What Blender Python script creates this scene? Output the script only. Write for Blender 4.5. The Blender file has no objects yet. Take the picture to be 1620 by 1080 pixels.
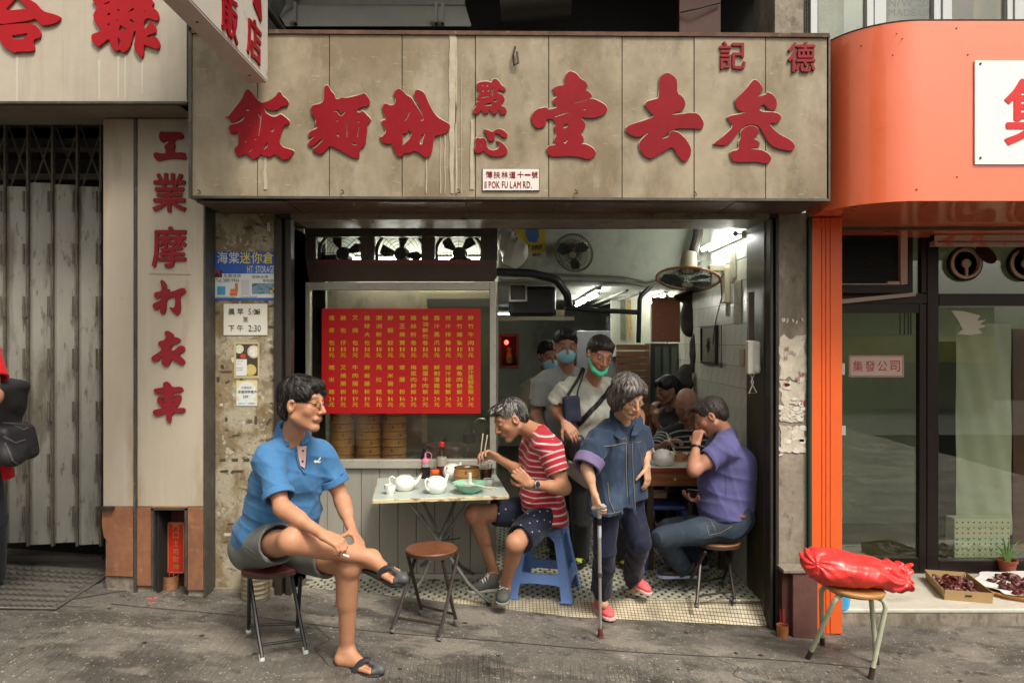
import bpy,math,random
import numpy as np
from mathutils import Vector,Matrix
random.seed(7)
rng=np.random.default_rng(5)
SC=bpy.context.scene
C=SC.collection
# ---------------------------------------------------------------- camera, world, sun, exposure
F,CY,CZ=1170.0,-4.6,1.6
cd=bpy.data.cameras.new('camera');cam=bpy.data.objects.new('camera',cd);C.objects.link(cam)
cam.location=(0,CY,CZ);cam.rotation_euler=(math.radians(90),0,0)
cd.sensor_width=36;cd.lens=36*F/1620;cd.clip_start=.05;cd.clip_end=400
SC.camera=cam
SUN_EL,SUN_AZ=54,34 
w=bpy.data.worlds.new('World');SC.world=w;w.use_nodes=True
nt=w.node_tree;nt.nodes.clear()
sky=nt.nodes.new('ShaderNodeTexSky');sky.sky_type='NISHITA';sky.sun_disc=False
sky.sun_elevation=math.radians(SUN_EL);sky.sun_rotation=math.radians(180-SUN_AZ)
sky.dust_density=6;sky.air_density=1.2;sky.ozone_density=.6
hs=nt.nodes.new('ShaderNodeHueSaturation');hs.inputs['Saturation'].default_value=.06
bg=nt.nodes.new('ShaderNodeBackground');bg.inputs['Strength'].default_value=.105
ow=nt.nodes.new('ShaderNodeOutputWorld')
wm=nt.nodes.new('ShaderNodeVectorMath');wm.operation='MULTIPLY';wm.inputs[1].default_value=(1.045,1.0,.92)
nt.links.new(sky.outputs[0],hs.inputs['Color']);nt.links.new(hs.outputs[0],wm.inputs[0]);nt.links.new(wm.outputs[0],bg.inputs[0]);nt.links.new(bg.outputs[0],ow.inputs[0])
ld=bpy.data.lights.new('sun','SUN');ld.energy=1.5;ld.angle=math.radians(12);ld.color=(1,.91,.78)
sun=bpy.data.objects.new('sun',ld);C.objects.link(sun)
sdir=Vector((math.sin(math.radians(SUN_AZ))*math.cos(math.radians(SUN_EL)),-math.cos(math.radians(SUN_AZ))*math.cos(math.radians(SUN_EL)),math.sin(math.radians(SUN_EL))))
sun.rotation_euler=sdir.to_track_quat('Z','Y').to_euler();sun.location=(3,-8,12)
SC.view_settings.view_transform='Standard';SC.view_settings.look='None'
SC.view_settings.gamma=1;SC.view_settings.exposure=0.86;SC.view_settings.use_curve_mapping=False
SC.render.engine='CYCLES'
SC.cycles.use_denoising=True;SC.cycles.max_bounces=8;SC.cycles.transparent_max_bounces=12
SC.cycles.use_adaptive_sampling=True;SC.cycles.adaptive_threshold=.02
SC.cycles.sample_clamp_indirect=4;SC.cycles.caustics_reflective=False;SC.cycles.caustics_refractive=False

# ---------------------------------------------------------------- helpers
V=Vector
def P(u,v,Y):
    d=Y-CY
    return V(((u-810)/F*d,Y,CZ-(v-540)/F*d))
def X(u,Y=0):return(u-810)/F*(Y-CY)
def Z(v,Y=0):return CZ-(v-540)/F*(Y-CY)
def ground(x,y=0):return max(-.071-.0714*x,-.226)
def srgb(r,g,b):
    f=lambda c:(c/255/12.92 if c/255<=.04045 else((c/255+.055)/1.055)**2.4)
    return(f(r),f(g),f(b),1)

def tag(o,label=None,cat=None,group=None,kind=None):
    if label:o['label']=label
    if cat:o['category']=cat
    if group:o['group']=group
    if kind:o['kind']=kind
    return o
def thing(name,label,cat,loc=(0,0,0),rz=0,group=None):
    o=bpy.data.objects.new(name,None);C.objects.link(o)
    o.location=loc;o.rotation_euler=(0,0,rz);o.empty_display_size=.1
    return tag(o,label,cat,group)
def world_loc(o):
    m=Matrix.Identity(4)
    while o is not None:
        m=(Matrix.Translation(o.location)@o.rotation_euler.to_matrix().to_4x4())@m
        o=o.parent
    return m
class MB:
    """collects shapes in one mesh; local=True when they are written round the thing's own origin"""
    def __init__(s):s.v=[];s.f=[];s.m=[];s.cur=0
    def add(s,vs,fs):
        n=len(s.v);s.v+=[tuple(v)for v in vs]
        s.f+=[tuple(i+n for i in f)for f in fs];s.m+=[s.cur]*len(fs);return s
    def box(s,x0,x1,y0,y1,z0,z1):
        vs=[(x,y,z)for z in(z0,z1)for y in(y0,y1)for x in(x0,x1)]
        return s.add(vs,[(0,2,3,1),(4,5,7,6),(0,1,5,4),(2,6,7,3),(0,4,6,2),(1,3,7,5)])
    def cyl(s,a,b,ra,rb=None,n=12,cap=True):
        a,b=V(a),V(b);rb=ra if rb is None else rb
        ax=(b-a).normalized();t=ax.orthogonal().normalized();w_=ax.cross(t)
        vs=[]
        for c_,r in((a,ra),(b,rb)):
            for i in range(n):
                q=2*math.pi*i/n;vs.append(c_+(t*math.cos(q)+w_*math.sin(q))*r)
        fs=[(i,(i+1)%n,n+(i+1)%n,n+i)for i in range(n)]
        if cap:fs+=[tuple(range(n-1,-1,-1)),tuple(range(n,2*n))]
        return s.add(vs,fs)
    def tube(s,pts,r,n=8,closed=False):
        pts=[V(p)for p in pts];rs=r if isinstance(r,(list,tuple))else[r]*len(pts)
        N=len(pts);vs=[];t=None
        for i,p in enumerate(pts):
            a=pts[(i-1)%N]if(closed or i)else p;b=pts[(i+1)%N]if(closed or i<N-1)else p
            ax=(b-a).normalized()
            t=ax.orthogonal()if t is None else(t-ax*t.dot(ax))
            if t.length<1e-5:t=ax.orthogonal()
            t.normalize();w_=ax.cross(t)
            for k in range(n):
                q=2*math.pi*k/n;vs.append(p+(t*math.cos(q)+w_*math.sin(q))*rs[i])
        fs=[]
        for i in range(N if closed else N-1):
            j=(i+1)%N
            fs+=[(i*n+k,i*n+(k+1)%n,j*n+(k+1)%n,j*n+k)for k in range(n)]
        if not closed:fs+=[tuple(range(n-1,-1,-1)),tuple(range((N-1)*n,N*n))]
        return s.add(vs,fs)
    def lathe(s,prof,c=(0,0,0),n=24,M=None,sx=1,sy=1):
        vs=[];c=V(c)
        for r,z in prof:
            for k in range(n):
                q=2*math.pi*k/n;p=V((r*math.cos(q)*sx,r*math.sin(q)*sy,z))
                vs.append(c+(M@p if M else p))
        fs=[]
        for i in range(len(prof)-1):
            fs+=[(i*n+k,i*n+(k+1)%n,(i+1)*n+(k+1)%n,(i+1)*n+k)for k in range(n)]
        if prof[0][0]>1e-6:fs.append(tuple(range(n-1,-1,-1)))
        if prof[-1][0]>1e-6:fs.append(tuple(range((len(prof)-1)*n,len(prof)*n)))
        return s.add(vs,fs)
    def prism(s,poly,vec):
        n=len(poly);vec=V(vec);vs=[V(p)for p in poly];vs+=[p+vec for p in vs]
        fs=[tuple(range(n-1,-1,-1)),tuple(range(n,2*n))]+[(i,(i+1)%n,n+(i+1)%n,n+i)for i in range(n)]
        return s.add(vs,fs)
    def quad(s,a,b,c,d):return s.add([a,b,c,d],[(0,1,2,3)])
    def grid(s,fn,nu,nv):
        vs=[fn(i/nu,j/nv)for j in range(nv+1)for i in range(nu+1)]
        return s.add(vs,[(j*(nu+1)+i,j*(nu+1)+i+1,(j+1)*(nu+1)+i+1,(j+1)*(nu+1)+i)for j in range(nv)for i in range(nu)])
    def build(s,name,mats,parent=None,smooth=False,bevel=0,local=False,label=None,seg=2,sub=0):
        me=bpy.data.meshes.new(name)
        inv=None
        if parent is not None and not local:inv=world_loc(parent).inverted()
        vs=[tuple(inv@V(v))for v in s.v]if inv else s.v
        me.from_pydata(vs,[],s.f);me.validate()
        mats=mats if isinstance(mats,(list,tuple))else[mats]
        for m in mats:me.materials.append(m)
        if len(mats)>1 and len(me.polygons)==len(s.m):me.polygons.foreach_set('material_index',s.m)
        fix_normals(me)
        if smooth:auto_smooth(me,smooth)
        o=bpy.data.objects.new(name,me);C.objects.link(o);o.parent=parent
        if bevel:
            b=o.modifiers.new('bevel','BEVEL');b.width=bevel;b.segments=seg;b.limit_method='ANGLE';b.angle_limit=math.radians(40)
        if sub:
            b=o.modifiers.new('sub','SUBSURF');b.levels=sub;b.render_levels=sub
        if label:o['label']=label
        return o
import bmesh
def fix_normals(me):
    bm=bmesh.new();bm.from_mesh(me);bmesh.ops.recalc_face_normals(bm,faces=bm.faces);bm.to_mesh(me);bm.free()
def auto_smooth(me,ang=True):
    a=math.radians(35 if ang is True else ang)
    me.polygons.foreach_set('use_smooth',[True]*len(me.polygons))
    bm=bmesh.new();bm.from_mesh(me)
    for e in bm.edges:
        e.smooth=not(len(e.link_faces)!=2 or e.calc_face_angle(0)>a)
    bm.to_mesh(me);bm.free()
def struct(o):o['kind']='structure';return o
def children(o):return[c for c in bpy.data.objects if c.parent is o]
def copy_tree(o,parent=None):
    c=o.copy();C.objects.link(c);c.parent=parent
    for ch in children(o):copy_tree(ch,c)
    return c

# ---------------------------------------------------------------- materials
def mat(name,col,rough=.6,metal=0,spec=.5,var=0,vscale=3,vstretch=(1,1,1),bump=0,bscale=60,bstretch=(1,1,1),
stains=(),trans=0,ior=1.45,emis=None,estr=0,coat=0,sheen=0,attr=None,alpha=1,sss=0,rvar=0):
    m=bpy.data.materials.new(name);m.use_nodes=True
    n=m.node_tree.nodes;L=m.node_tree.links
    b=n['Principled BSDF']
    b.inputs['Roughness'].default_value=rough;b.inputs['Metallic'].default_value=metal
    b.inputs['Specular IOR Level'].default_value=spec;b.inputs['IOR'].default_value=ior
    b.inputs['Transmission Weight'].default_value=trans;b.inputs['Coat Weight'].default_value=coat
    b.inputs['Sheen Weight'].default_value=sheen;b.inputs['Alpha'].default_value=alpha
    if sss:b.inputs['Subsurface Weight'].default_value=sss;b.inputs['Subsurface Scale'].default_value=.012;b.inputs['Subsurface Radius'].default_value=(1,.35,.2)
    if emis:b.inputs['Emission Color'].default_value=emis;b.inputs['Emission Strength'].default_value=estr
    tc=n.new('ShaderNodeTexCoord')
    def noise(scale,stretch,detail=5,rough_=.6,off=0):
        mp=n.new('ShaderNodeMapping');mp.inputs['Scale'].default_value=stretch;mp.inputs['Location'].default_value=(off,off*.7,off*1.3)
        L.new(tc.outputs['Object'],mp.inputs['Vector'])
        t=n.new('ShaderNodeTexNoise');t.inputs['Scale'].default_value=scale;t.inputs['Detail'].default_value=detail;t.inputs['Roughness'].default_value=rough_
        L.new(mp.outputs[0],t.inputs['Vector']);return t.outputs['Fac']
    col=tuple(col)if len(col)==4 else tuple(col)+(1,)
    cur=None
    if attr:
        a=n.new('ShaderNodeAttribute');a.attribute_name=attr;cur=a.outputs['Color']
    else:
        r_=n.new('ShaderNodeRGB');r_.outputs[0].default_value=col;cur=r_.outputs[0]
    def mixc(fac,c2,blend='MIX'):
        nonlocal cur
        x=n.new('ShaderNodeMix');x.data_type='RGBA';x.blend_type=blend
        if hasattr(fac,'links')or not isinstance(fac,(int,float)):L.new(fac,x.inputs[0])
        else:x.inputs[0].default_value=fac
        L.new(cur,x.inputs[6])
        if isinstance(c2,tuple):x.inputs[7].default_value=c2
        else:L.new(c2,x.inputs[7])
        cur=x.outputs[2]
    def ramp(fac,lo,hi,a=0.,b_=1.):
        r=n.new('ShaderNodeMapRange');r.inputs['From Min'].default_value=lo;r.inputs['From Max'].default_value=hi
        r.inputs['To Min'].default_value=a;r.inputs['To Max'].default_value=b_;r.clamp=True
        L.new(fac,r.inputs['Value']);return r.outputs[0]
    if var:
        f=ramp(noise(vscale,vstretch),.3,.7,1-var,1+var)
        h=n.new('ShaderNodeVectorMath');h.operation='SCALE';L.new(cur,h.inputs[0]);L.new(f,h.inputs['Scale']);cur=h.outputs[0]
        f2=ramp(noise(vscale*9,vstretch,4,.6,3),.3,.7,1-var*.5,1+var*.5)
        h=n.new('ShaderNodeVectorMath');h.operation='SCALE';L.new(cur,h.inputs[0]);L.new(f2,h.inputs['Scale']);cur=h.outputs[0]
    for i,st in enumerate(stains):
        c2,sc_,stretch,lo,hi,amt=st
        mixc(ramp(noise(sc_,stretch,7,.65,5.3*(i+1)),lo,hi,0,amt),tuple(c2)if len(c2)==4 else tuple(c2)+(1,))
    L.new(cur,b.inputs['Base Color'])
    if rvar:
        L.new(ramp(noise(vscale*2,vstretch,5,.6,9),.3,.7,max(0,rough-rvar),min(1,rough+rvar)),b.inputs['Roughness'])
    if bump:
        bp=n.new('ShaderNodeBump');bp.inputs['Strength'].default_value=1;bp.inputs['Distance'].default_value=bump
        L.new(noise(bscale,bstretch,6,.6,1),bp.inputs['Height']);L.new(bp.outputs[0],b.inputs['Normal'])
    m['_p']=1
    return m

def pane(name,tint=(.86,.92,.86),rough=.02,refl=1.,dirt=.0):
    m=bpy.data.materials.new(name);m.use_nodes=True;n=m.node_tree.nodes;L=m.node_tree.links;n.clear()
    o=n.new('ShaderNodeOutputMaterial');t=n.new('ShaderNodeBsdfTransparent');t.inputs[0].default_value=tuple(tint)+(1,)
    g=n.new('ShaderNodeBsdfGlossy');g.inputs['Roughness'].default_value=rough;ge=n.new('ShaderNodeNewGeometry');dt=n.new('ShaderNodeVectorMath');dt.operation='DOT_PRODUCT';L.new(ge.outputs['Incoming'],dt.inputs[0]);L.new(ge.outputs['Normal'],dt.inputs[1])
    def mth(op,a,b=0.):
        q=n.new('ShaderNodeMath');q.operation=op;q.use_clamp=op=='ADD'
        for i,z in enumerate((a,b)):
            if isinstance(z,float):q.inputs[i].default_value=z
            else:L.new(z,q.inputs[i])
        return q.outputs[0]
    f=mth('ADD',mth('MULTIPLY',mth('POWER',mth('SUBTRACT',1.,mth('ABSOLUTE',dt.outputs['Value'])),5.),.96),.04)
    ml=n.new('ShaderNodeMath');ml.operation='MULTIPLY';ml.inputs[1].default_value=refl;x=n.new('ShaderNodeMixShader')
    L.new(f,ml.inputs[0]);L.new(ml.outputs[0],x.inputs[0]);L.new(t.outputs[0],x.inputs[1]);L.new(g.outputs[0],x.inputs[2]);last=x.outputs[0]
    if dirt:
        d=n.new('ShaderNodeBsdfDiffuse');d.inputs[0].default_value=(.4,.4,.34,1);tc=n.new('ShaderNodeTexCoord');ns=n.new('ShaderNodeTexNoise');ns.inputs['Scale'].default_value=3;ns.inputs['Detail'].default_value=6
        L.new(tc.outputs['Object'],ns.inputs['Vector']);r=n.new('ShaderNodeMapRange');r.inputs[1].default_value=.4;r.inputs[2].default_value=.75;r.inputs[4].default_value=dirt;L.new(ns.outputs['Fac'],r.inputs[0])
        x2=n.new('ShaderNodeMixShader');L.new(r.outputs[0],x2.inputs[0]);L.new(last,x2.inputs[1]);L.new(d.outputs[0],x2.inputs[2]);last=x2.outputs[0]
    L.new(last,o.inputs[0]);return m

# ---------------------------------------------------------------- implicit surfaces (smooth bodies, cloth, bags)
class SDF:
    def __init__(s,k=.02):s.ops=[];s.k=k;s.disp=None
    def cap(s,a,b,ra,rb=None,k=None,sub=False):
        s.ops.append(('cap',np.array(a,np.float32),np.array(b,np.float32),ra,ra if rb is None else rb,s.k if k is None else k,sub));return s
    def cone(s,a,b,ra,rb=None,k=None,sub=False,sq=None):
        s.ops.append(('cone',np.array(a,np.float32),np.array(b,np.float32),ra,ra if rb is None else rb,s.k if k is None else k,sub));return s
    def ell(s,c,r,R=None,k=None,sub=False):
        R=np.eye(3,dtype=np.float32)if R is None else np.array(R,np.float32)
        s.ops.append(('ell',np.array(c,np.float32),np.array(r,np.float32),R,None,s.k if k is None else k,sub));return s
    def box(s,c,h,R=None,rr=.005,k=None,sub=False):
        R=np.eye(3,dtype=np.float32)if R is None else np.array(R,np.float32)
        s.ops.append(('box',np.array(c,np.float32),np.array(h,np.float32),R,rr,s.k if k is None else k,sub));return s
    @staticmethod
    def bound(o):
        t=o[0]
        if t in('cap','cone'):return(o[1]+o[2])/2,np.linalg.norm(o[2]-o[1])/2+max(o[3],o[4])
        if t=='ell':return o[1],float(o[2].max())
        return o[1],float(np.linalg.norm(o[2]))+o[4]
    @staticmethod
    def dist(o,p):
        t=o[0]
        if t in('cap','cone'):
            a,b,ra,rb=o[1:5];ab=b-a;L2=max(float(ab@ab),1e-9)
            q=p-a;h=(q@ab)/L2;hc=np.clip(h,0,1)
            d=np.linalg.norm(q-hc[...,None]*ab,axis=-1)-(ra+(rb-ra)*hc)
            if t=='cone':
                L=math.sqrt(L2);d2=np.linalg.norm(q-h[...,None]*ab,axis=-1)-(ra+(rb-ra)*hc)
                d=np.maximum(d2,np.maximum(-h*L,(h-1)*L))
            return d
        if t=='ell':
            q=(p-o[1])@o[3].T;k0=np.linalg.norm(q/o[2],axis=-1);k1=np.linalg.norm(q/(o[2]**2),axis=-1)
            return np.where(k1<1e-6,-float(o[2].min()),k0*(k0-1)/np.maximum(k1,1e-6))
        q=np.abs((p-o[1])@o[3].T)-o[2]
        return np.linalg.norm(np.maximum(q,0),axis=-1)+np.minimum(q.max(-1),0)-o[4]
    def eval(s,p,lo=None,hi=None,ctr=None,rad=0):
        """p: (B, n, 3) blocks with centres ctr and radius rad"""
        D=np.full(p.shape[:-1],.5,np.float32)
        for o in s.ops:
            c,r=s.bound(o);k=max(o[5],1e-4)
            sel=np.nonzero(np.linalg.norm(ctr-c,axis=-1)<r+rad+k+.03)[0]if ctr is not None else slice(None)
            if ctr is not None and len(sel)==0:continue
            d=s.dist(o,p[sel]);cur=D[sel]
            if o[6]:
                d=-d;h=np.maximum(k-np.abs(cur-d),0)/k;D[sel]=np.maximum(cur,d)+h*h*k*.25
            else:
                h=np.maximum(k-np.abs(cur-d),0)/k;D[sel]=np.minimum(cur,d)-h*h*k*.25
        if s.disp is not None:D=D+s.disp(p)
        return D.astype(np.float32)
    def mesh(s,h):
        los=[];his=[]
        for o in s.ops:
            if o[6]:continue
            c,r=s.bound(o)
            if o[0]in('cap','cone'):
                m=max(o[3],o[4]);los.append(np.minimum(o[1],o[2])-m);his.append(np.maximum(o[1],o[2])+m)
            else:los.append(c-r);his.append(c+r)
        lo=np.min(los,0)-.02;hi=np.max(his,0)+.02
        B=8;bs=B*h;nb=np.ceil((hi-lo)/bs).astype(int)
        g=np.stack(np.meshgrid(*[np.arange(n)for n in nb],indexing='ij'),-1).reshape(-1,3)
        ctr=(lo+(g+.5)*bs).astype(np.float32)
        d=s.eval(ctr[:,None,:])[:,0]
        rad=bs*.87
        act=np.abs(d)<rad*1.35+.012
        g=g[act];ctr=ctr[act]
        loc=np.stack(np.meshgrid(*[np.arange(B+1)]*3,indexing='ij'),-1).reshape(-1,3)
        Ds=[]
        for i in range(0,len(g),400):
            gi=g[i:i+400]
            p=(lo+(gi[:,None,:]*B+loc[None])*h).astype(np.float32)
            Ds.append(s.eval(p,ctr=ctr[i:i+400],rad=rad))
        D=np.concatenate(Ds).reshape(len(g),B+1,B+1,B+1)
        n1=nb*B+2
        def lin(q):return(q[...,0].astype(np.int64)*n1[1]+q[...,1])*n1[2]+q[...,2]
        S=D<0
        c8=[(a,b,c)for a in(0,1)for b in(0,1)for c in(0,1)]
        sub=lambda A,o:A[:,o[0]:o[0]+B,o[1]:o[1]+B,o[2]:o[2]+B]
        cnt=sum(sub(S,o).astype(np.int8)for o in c8)
        bi,ci,cj,ck=np.nonzero((cnt>0)&(cnt<8))
        cell=np.stack([ci,cj,ck],-1);base=g[bi]*B+cell
        val={o:D[bi,ci+o[0],cj+o[1],ck+o[2]]for o in c8}
        acc=np.zeros((len(bi),3),np.float64);num=np.zeros(len(bi))
        for ax in range(3):
            for o in c8:
                if o[ax]:continue
                o2=list(o);o2[ax]=1;o2=tuple(o2)
                a,b=val[o],val[o2];cr=(a<0)!=(b<0)
                t=np.where(cr,a/np.where(cr,a-b,1),0)
                pt=np.tile(np.array(o,float),(len(bi),1));pt[:,ax]+=t
                acc[cr]+=pt[cr];num[cr]+=1
        vert=lo+(base+acc/num[:,None])*h
        ids=lin(base);order=np.argsort(ids);ids_s=ids[order]
        quads=[]
        for ax in range(3):
            o2=[0,0,0];o2[ax]=1
            A=sub(S,(0,0,0));Bq=sub(S,tuple(o2));e=np.nonzero(A!=Bq)
            q=g[e[0]]*B+np.stack(e[1:],-1);ins=A[e]
            u_,v_=(ax+1)%3,(ax+2)%3
            cs=[]
            for du,dv in((0,0),(1,0),(1,1),(0,1)):
                qq=q.copy();qq[:,u_]-=du;qq[:,v_]-=dv
                L_=lin(qq);pos=np.clip(np.searchsorted(ids_s,L_),0,len(ids_s)-1)
                cs.append(np.where(ids_s[pos]==L_,order[pos],-1))
            Q=np.stack(cs,-1);ok=(Q>=0).all(1);Q=Q[ok];ins=ins[ok]
            Q[~ins]=Q[~ins][:,::-1];quads.append(Q)
        return vert,np.concatenate(quads)
    def build(s,name,mats,parent,h=.005,matfn=None,colfn=None,label=None,relax=1):
        vert,q=s.mesh(h)
        for _ in range(relax):
            acc=np.zeros_like(vert);n_=np.zeros(len(vert))
            for a,b in((0,1),(1,2),(2,3),(3,0)):
                for x,y in((a,b),(b,a)):
                    for ax in range(3):acc[:,ax]+=np.bincount(q[:,x],vert[q[:,y],ax],len(vert))
                    n_+=np.bincount(q[:,x],minlength=len(vert))
            vert=vert*.5+.5*acc/np.maximum(n_,1)[:,None]
        me=bpy.data.meshes.new(name)
        inv=np.array(world_loc(parent).inverted())if parent is not None else np.eye(4)
        lv=vert@inv[:3,:3].T+inv[:3,3]
        me.vertices.add(len(lv));me.vertices.foreach_set('co',lv.ravel())
        me.loops.add(q.size);me.loops.foreach_set('vertex_index',q.ravel().astype(np.int32))
        me.polygons.add(len(q));me.polygons.foreach_set('loop_start',np.arange(0,q.size,4,dtype=np.int32))
        me.polygons.foreach_set('loop_total',np.full(len(q),4,np.int32))
        mats=mats if isinstance(mats,(list,tuple))else[mats]
        for m in mats:me.materials.append(m)
        if matfn is not None:
            me.polygons.foreach_set('material_index',matfn(vert[q].mean(1)).astype(np.int32))
        me.polygons.foreach_set('use_smooth',np.ones(len(q),bool))
        if colfn is not None:
            a=me.color_attributes.new('tint','FLOAT_COLOR','POINT')
            a.data.foreach_set('color',colfn(vert).astype(np.float32).ravel())
        me.update(calc_edges=True)
        o=bpy.data.objects.new(name,me);C.objects.link(o);o.parent=parent
        if label:o['label']=label
        return o
def wrinkle(amp,scale,seed=0,stretch=(1,1,1)):
    r=np.random.default_rng(seed);st=np.array(stretch,np.float32)
    ks=[(r.normal(size=3).astype(np.float32),r.uniform(0,6.3),r.normal(size=3).astype(np.float32))for _ in range(5)]
    def f(p):
        q=p*st*scale;out=0
        for i,(k,ph,k2)in enumerate(ks):
            kk=k/np.linalg.norm(k)*(1+.5*i)
            out=out+np.sin(q@kk+ph+1.6*np.sin(q@(k2*.45)+ph*2))/(1+.4*i)
        return amp*(out/2.2)
    return f
def creases(amp,scale,seed=0,along=(0,0,1),n=3,sharp=3.):
    """narrow cloth ridges that run roughly along one direction, in patches"""
    r=np.random.default_rng(seed);al=np.array(along,float);al/=np.linalg.norm(al);ks=[]
    for i in range(n):
        k=r.normal(size=3);k-=al*(k@al)*.85;k/=np.linalg.norm(k);ks.append((k.astype(np.float32)*scale*(1+.55*i),r.uniform(0,6.3),r.normal(size=3).astype(np.float32)*scale*.35,r.normal(size=3).astype(np.float32)*scale*.22))
    def f(p):
        out=0
        for i,(k,ph,k2,k3)in enumerate(ks):
            w_=np.clip(.5+.9*np.sin(p@k3+ph*2),0,1)
            out=out+w_*(1-np.abs(np.sin(p@k+ph+1.3*np.sin(p@k2+ph))))**sharp/(1+.45*i)
        return -amp*out+amp*.35
    return f
# ---------------------------------------------------------------- lettering
_gl={}
def glyph(ch,bold=0.,depth=0.,cond=0):
    key=(ch,bold,depth)
    if key not in _gl:
        cu=bpy.data.curves.new('t','FONT');cu.body=ch;cu.size=1;cu.offset=bold;cu.extrude=depth;cu.resolution_u=2
        cu.align_x='LEFT'
        o=bpy.data.objects.new('t',cu);C.objects.link(o)
        me=bpy.data.meshes.new_from_object(o.evaluated_get(bpy.context.evaluated_depsgraph_get()))
        vs=[tuple(v.co)for v in me.vertices];fs=[tuple(p.vertices)for p in me.polygons]
        bpy.data.objects.remove(o);bpy.data.curves.remove(cu);bpy.data.meshes.remove(me)
        if vs:
            xs=[v[0]for v in vs];ys=[v[1]for v in vs];bb=(min(xs),max(xs),min(ys),max(ys))
        else:bb=(0,.3,0,.7)
        _gl[key]=(vs,fs,bb)
    return _gl[key]
def put_glyph(mb,ch,cx,cz,w_,h_,y,bold=0.,depth=0.,M=None):
    """glyph fitted into the box w_ x h_ centred on (cx, cz), facing the street"""
    if bold>.004:
        for i,(a,b)in enumerate(((1,0),(-1,0),(0,1),(0,-1))):put_glyph(mb,ch,cx+a*bold*(h_ or w_)*.62,cz+b*bold*(h_ or w_)*.62,w_,h_,y-i*.00025,0,depth,M)
        return
    vs,fs,bb=glyph(ch,0.,depth)
    if not vs:return
    bw,bh=max(bb[1]-bb[0],1e-3),max(bb[3]-bb[2],1e-3)
    if w_ is None:w_=bw/bh*h_
    if h_ is None:h_=bh/bw*w_
    out=[(cx+((v[0]-bb[0])/bw-.5)*w_,y-v[2]*(w_/bw),cz+((v[1]-bb[2])/bh-.5)*h_)for v in vs]
    if M:out=[M(p)for p in out]
    mb.add(out,fs)
def put_line(mb,text,x0,zc,h_,y,bold=0.,adv=None,wsc=1.,M=None,depth=0.):
    """a line of latin or chinese text starting at x0; h_ = cap height"""
    x=x0
    for ch in text:
        if ch==' ':x+=h_*.42*wsc;continue
        vs,fs,bb=glyph(ch,0.,depth);s=h_/.70
        cjk=ord(ch)>0x2000
        s2=h_/.86 if cjk else s
        zoff=zc-h_/2-(.07*s2 if not cjk else bb[2]*0-.06*s2)*0
        base=zc-h_/2+(.06*s2 if cjk else 0)
        for i,(a,b)in enumerate(((1,0),(-1,0),(0,1),(0,-1))if bold>.004 else((0,0),)):
            out=[(x+(v[0]-bb[0])*s2*wsc+a*bold*h_*.8*wsc,y-v[2]*s2-i*.0002,base+v[1]*s2+b*bold*h_*.8)for v in vs]
            if M:out=[M(p)for p in out]
            mb.add(out,fs)
        x+=((bb[1]-bb[0])*s2*wsc+h_*.17*wsc)if not cjk else(adv or s2*1.02)*wsc
    return x
def outline(polys,org,sc,Y,depth,name,material,parent,bevel=.0008,noise=0):
    """brush-cut sheet letter: closed outlines in photograph pixels, taken to the plane Y and given thickness towards the street"""
    cu=bpy.data.curves.new(name,'CURVE');cu.dimensions='2D';cu.fill_mode='BOTH';cu.extrude=depth/2;cu.bevel_depth=bevel;cu.bevel_resolution=0
    for poly in polys:
        sp=cu.splines.new('POLY');q=[P(org[0]+x/sc,org[1]+y/sc,Y)for x,y in poly]
        pts=[]
        n=len(q)
        if n>8:
            for i in range(n):
                a,b=q[i],q[(i+1)%n]
                if(b-a).length<.012:pts.append((a+b)/2)
                else:pts+=[a.lerp(b,.22),a.lerp(b,.78)]
        else:pts=q
        sp.points.add(len(pts)-1)
        for p,s_ in zip(pts,sp.points):s_.co=(p.x,p.z,0,1)
        sp.use_cyclic_u=True
    o=bpy.data.objects.new('t',cu);C.objects.link(o)
    me=bpy.data.meshes.new_from_object(o.evaluated_get(bpy.context.evaluated_depsgraph_get()))
    vs=[(v.co.x,Y-depth/2-bevel-v.co.z,v.co.y)for v in me.vertices];fs=[tuple(p.vertices)for p in me.polygons]
    bpy.data.objects.remove(o);bpy.data.curves.remove(cu);bpy.data.meshes.remove(me)
    m=MB();m.add(vs,fs)
    return m.build(name,material,parent)

# ---------------------------------------------------------------- materials of the street
S=srgb
m_pave=mat('pavement',(.118,.107,.092),.72,var=.28,vscale=1.7,bump=.006,bscale=38,rvar=.2,
stains=[((.045,.038,.031),1.3,(1,2.0,1),.50,.58,.70),((.24,.215,.18),1.9,(1,1.9,1),.52,.60,.6),
((.028,.024,.020),7,(1,1,1),.56,.64,.6),((.50,.47,.40),62,(1,1,1),.62,.65,.8),((.02,.018,.015),110,(1,1,1),.60,.66,.6)])
m_groove=mat('groove',(.03,.028,.025),.9)
m_sign=mat('sign_panel',(.31,.258,.182),.5,var=.15,vscale=1.4,vstretch=(1,1,.9),bump=.0006,bscale=30,rvar=.12,spec=.35,
stains=[((.17,.128,.075),1.5,(1.1,1,.8),.42,.62,.8),((.42,.37,.28),3,(1.6,1,.7),.52,.66,.45),((.12,.098,.065),5,(1.4,1,.9),.56,.68,.45),((.50,.44,.33),26,(.5,1,2.5),.62,.67,.35)])
m_sign2=mat('sign_panel_pale',(.47,.42,.34),.45,var=.08,vscale=1.5,bump=.0004,bscale=30,
stains=[((.34,.31,.26),3,(4,1,.3),.5,.7,.5),((.6,.57,.5),8,(5,1,.25),.6,.72,.35)])
m_rust=mat('rusty_iron',(.10,.05,.03),.8,var=.4,vscale=8,bump=.002,bscale=40,stains=[((.28,.21,.12),12,(1,1,1),.58,.68,.7)])
m_red=mat('red_letter',(.225,.004,.011),.5,var=.12,vscale=3,spec=.22,stains=[((.25,.012,.016),2.5,(1,1,1),.5,.7,.5)])
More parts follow.
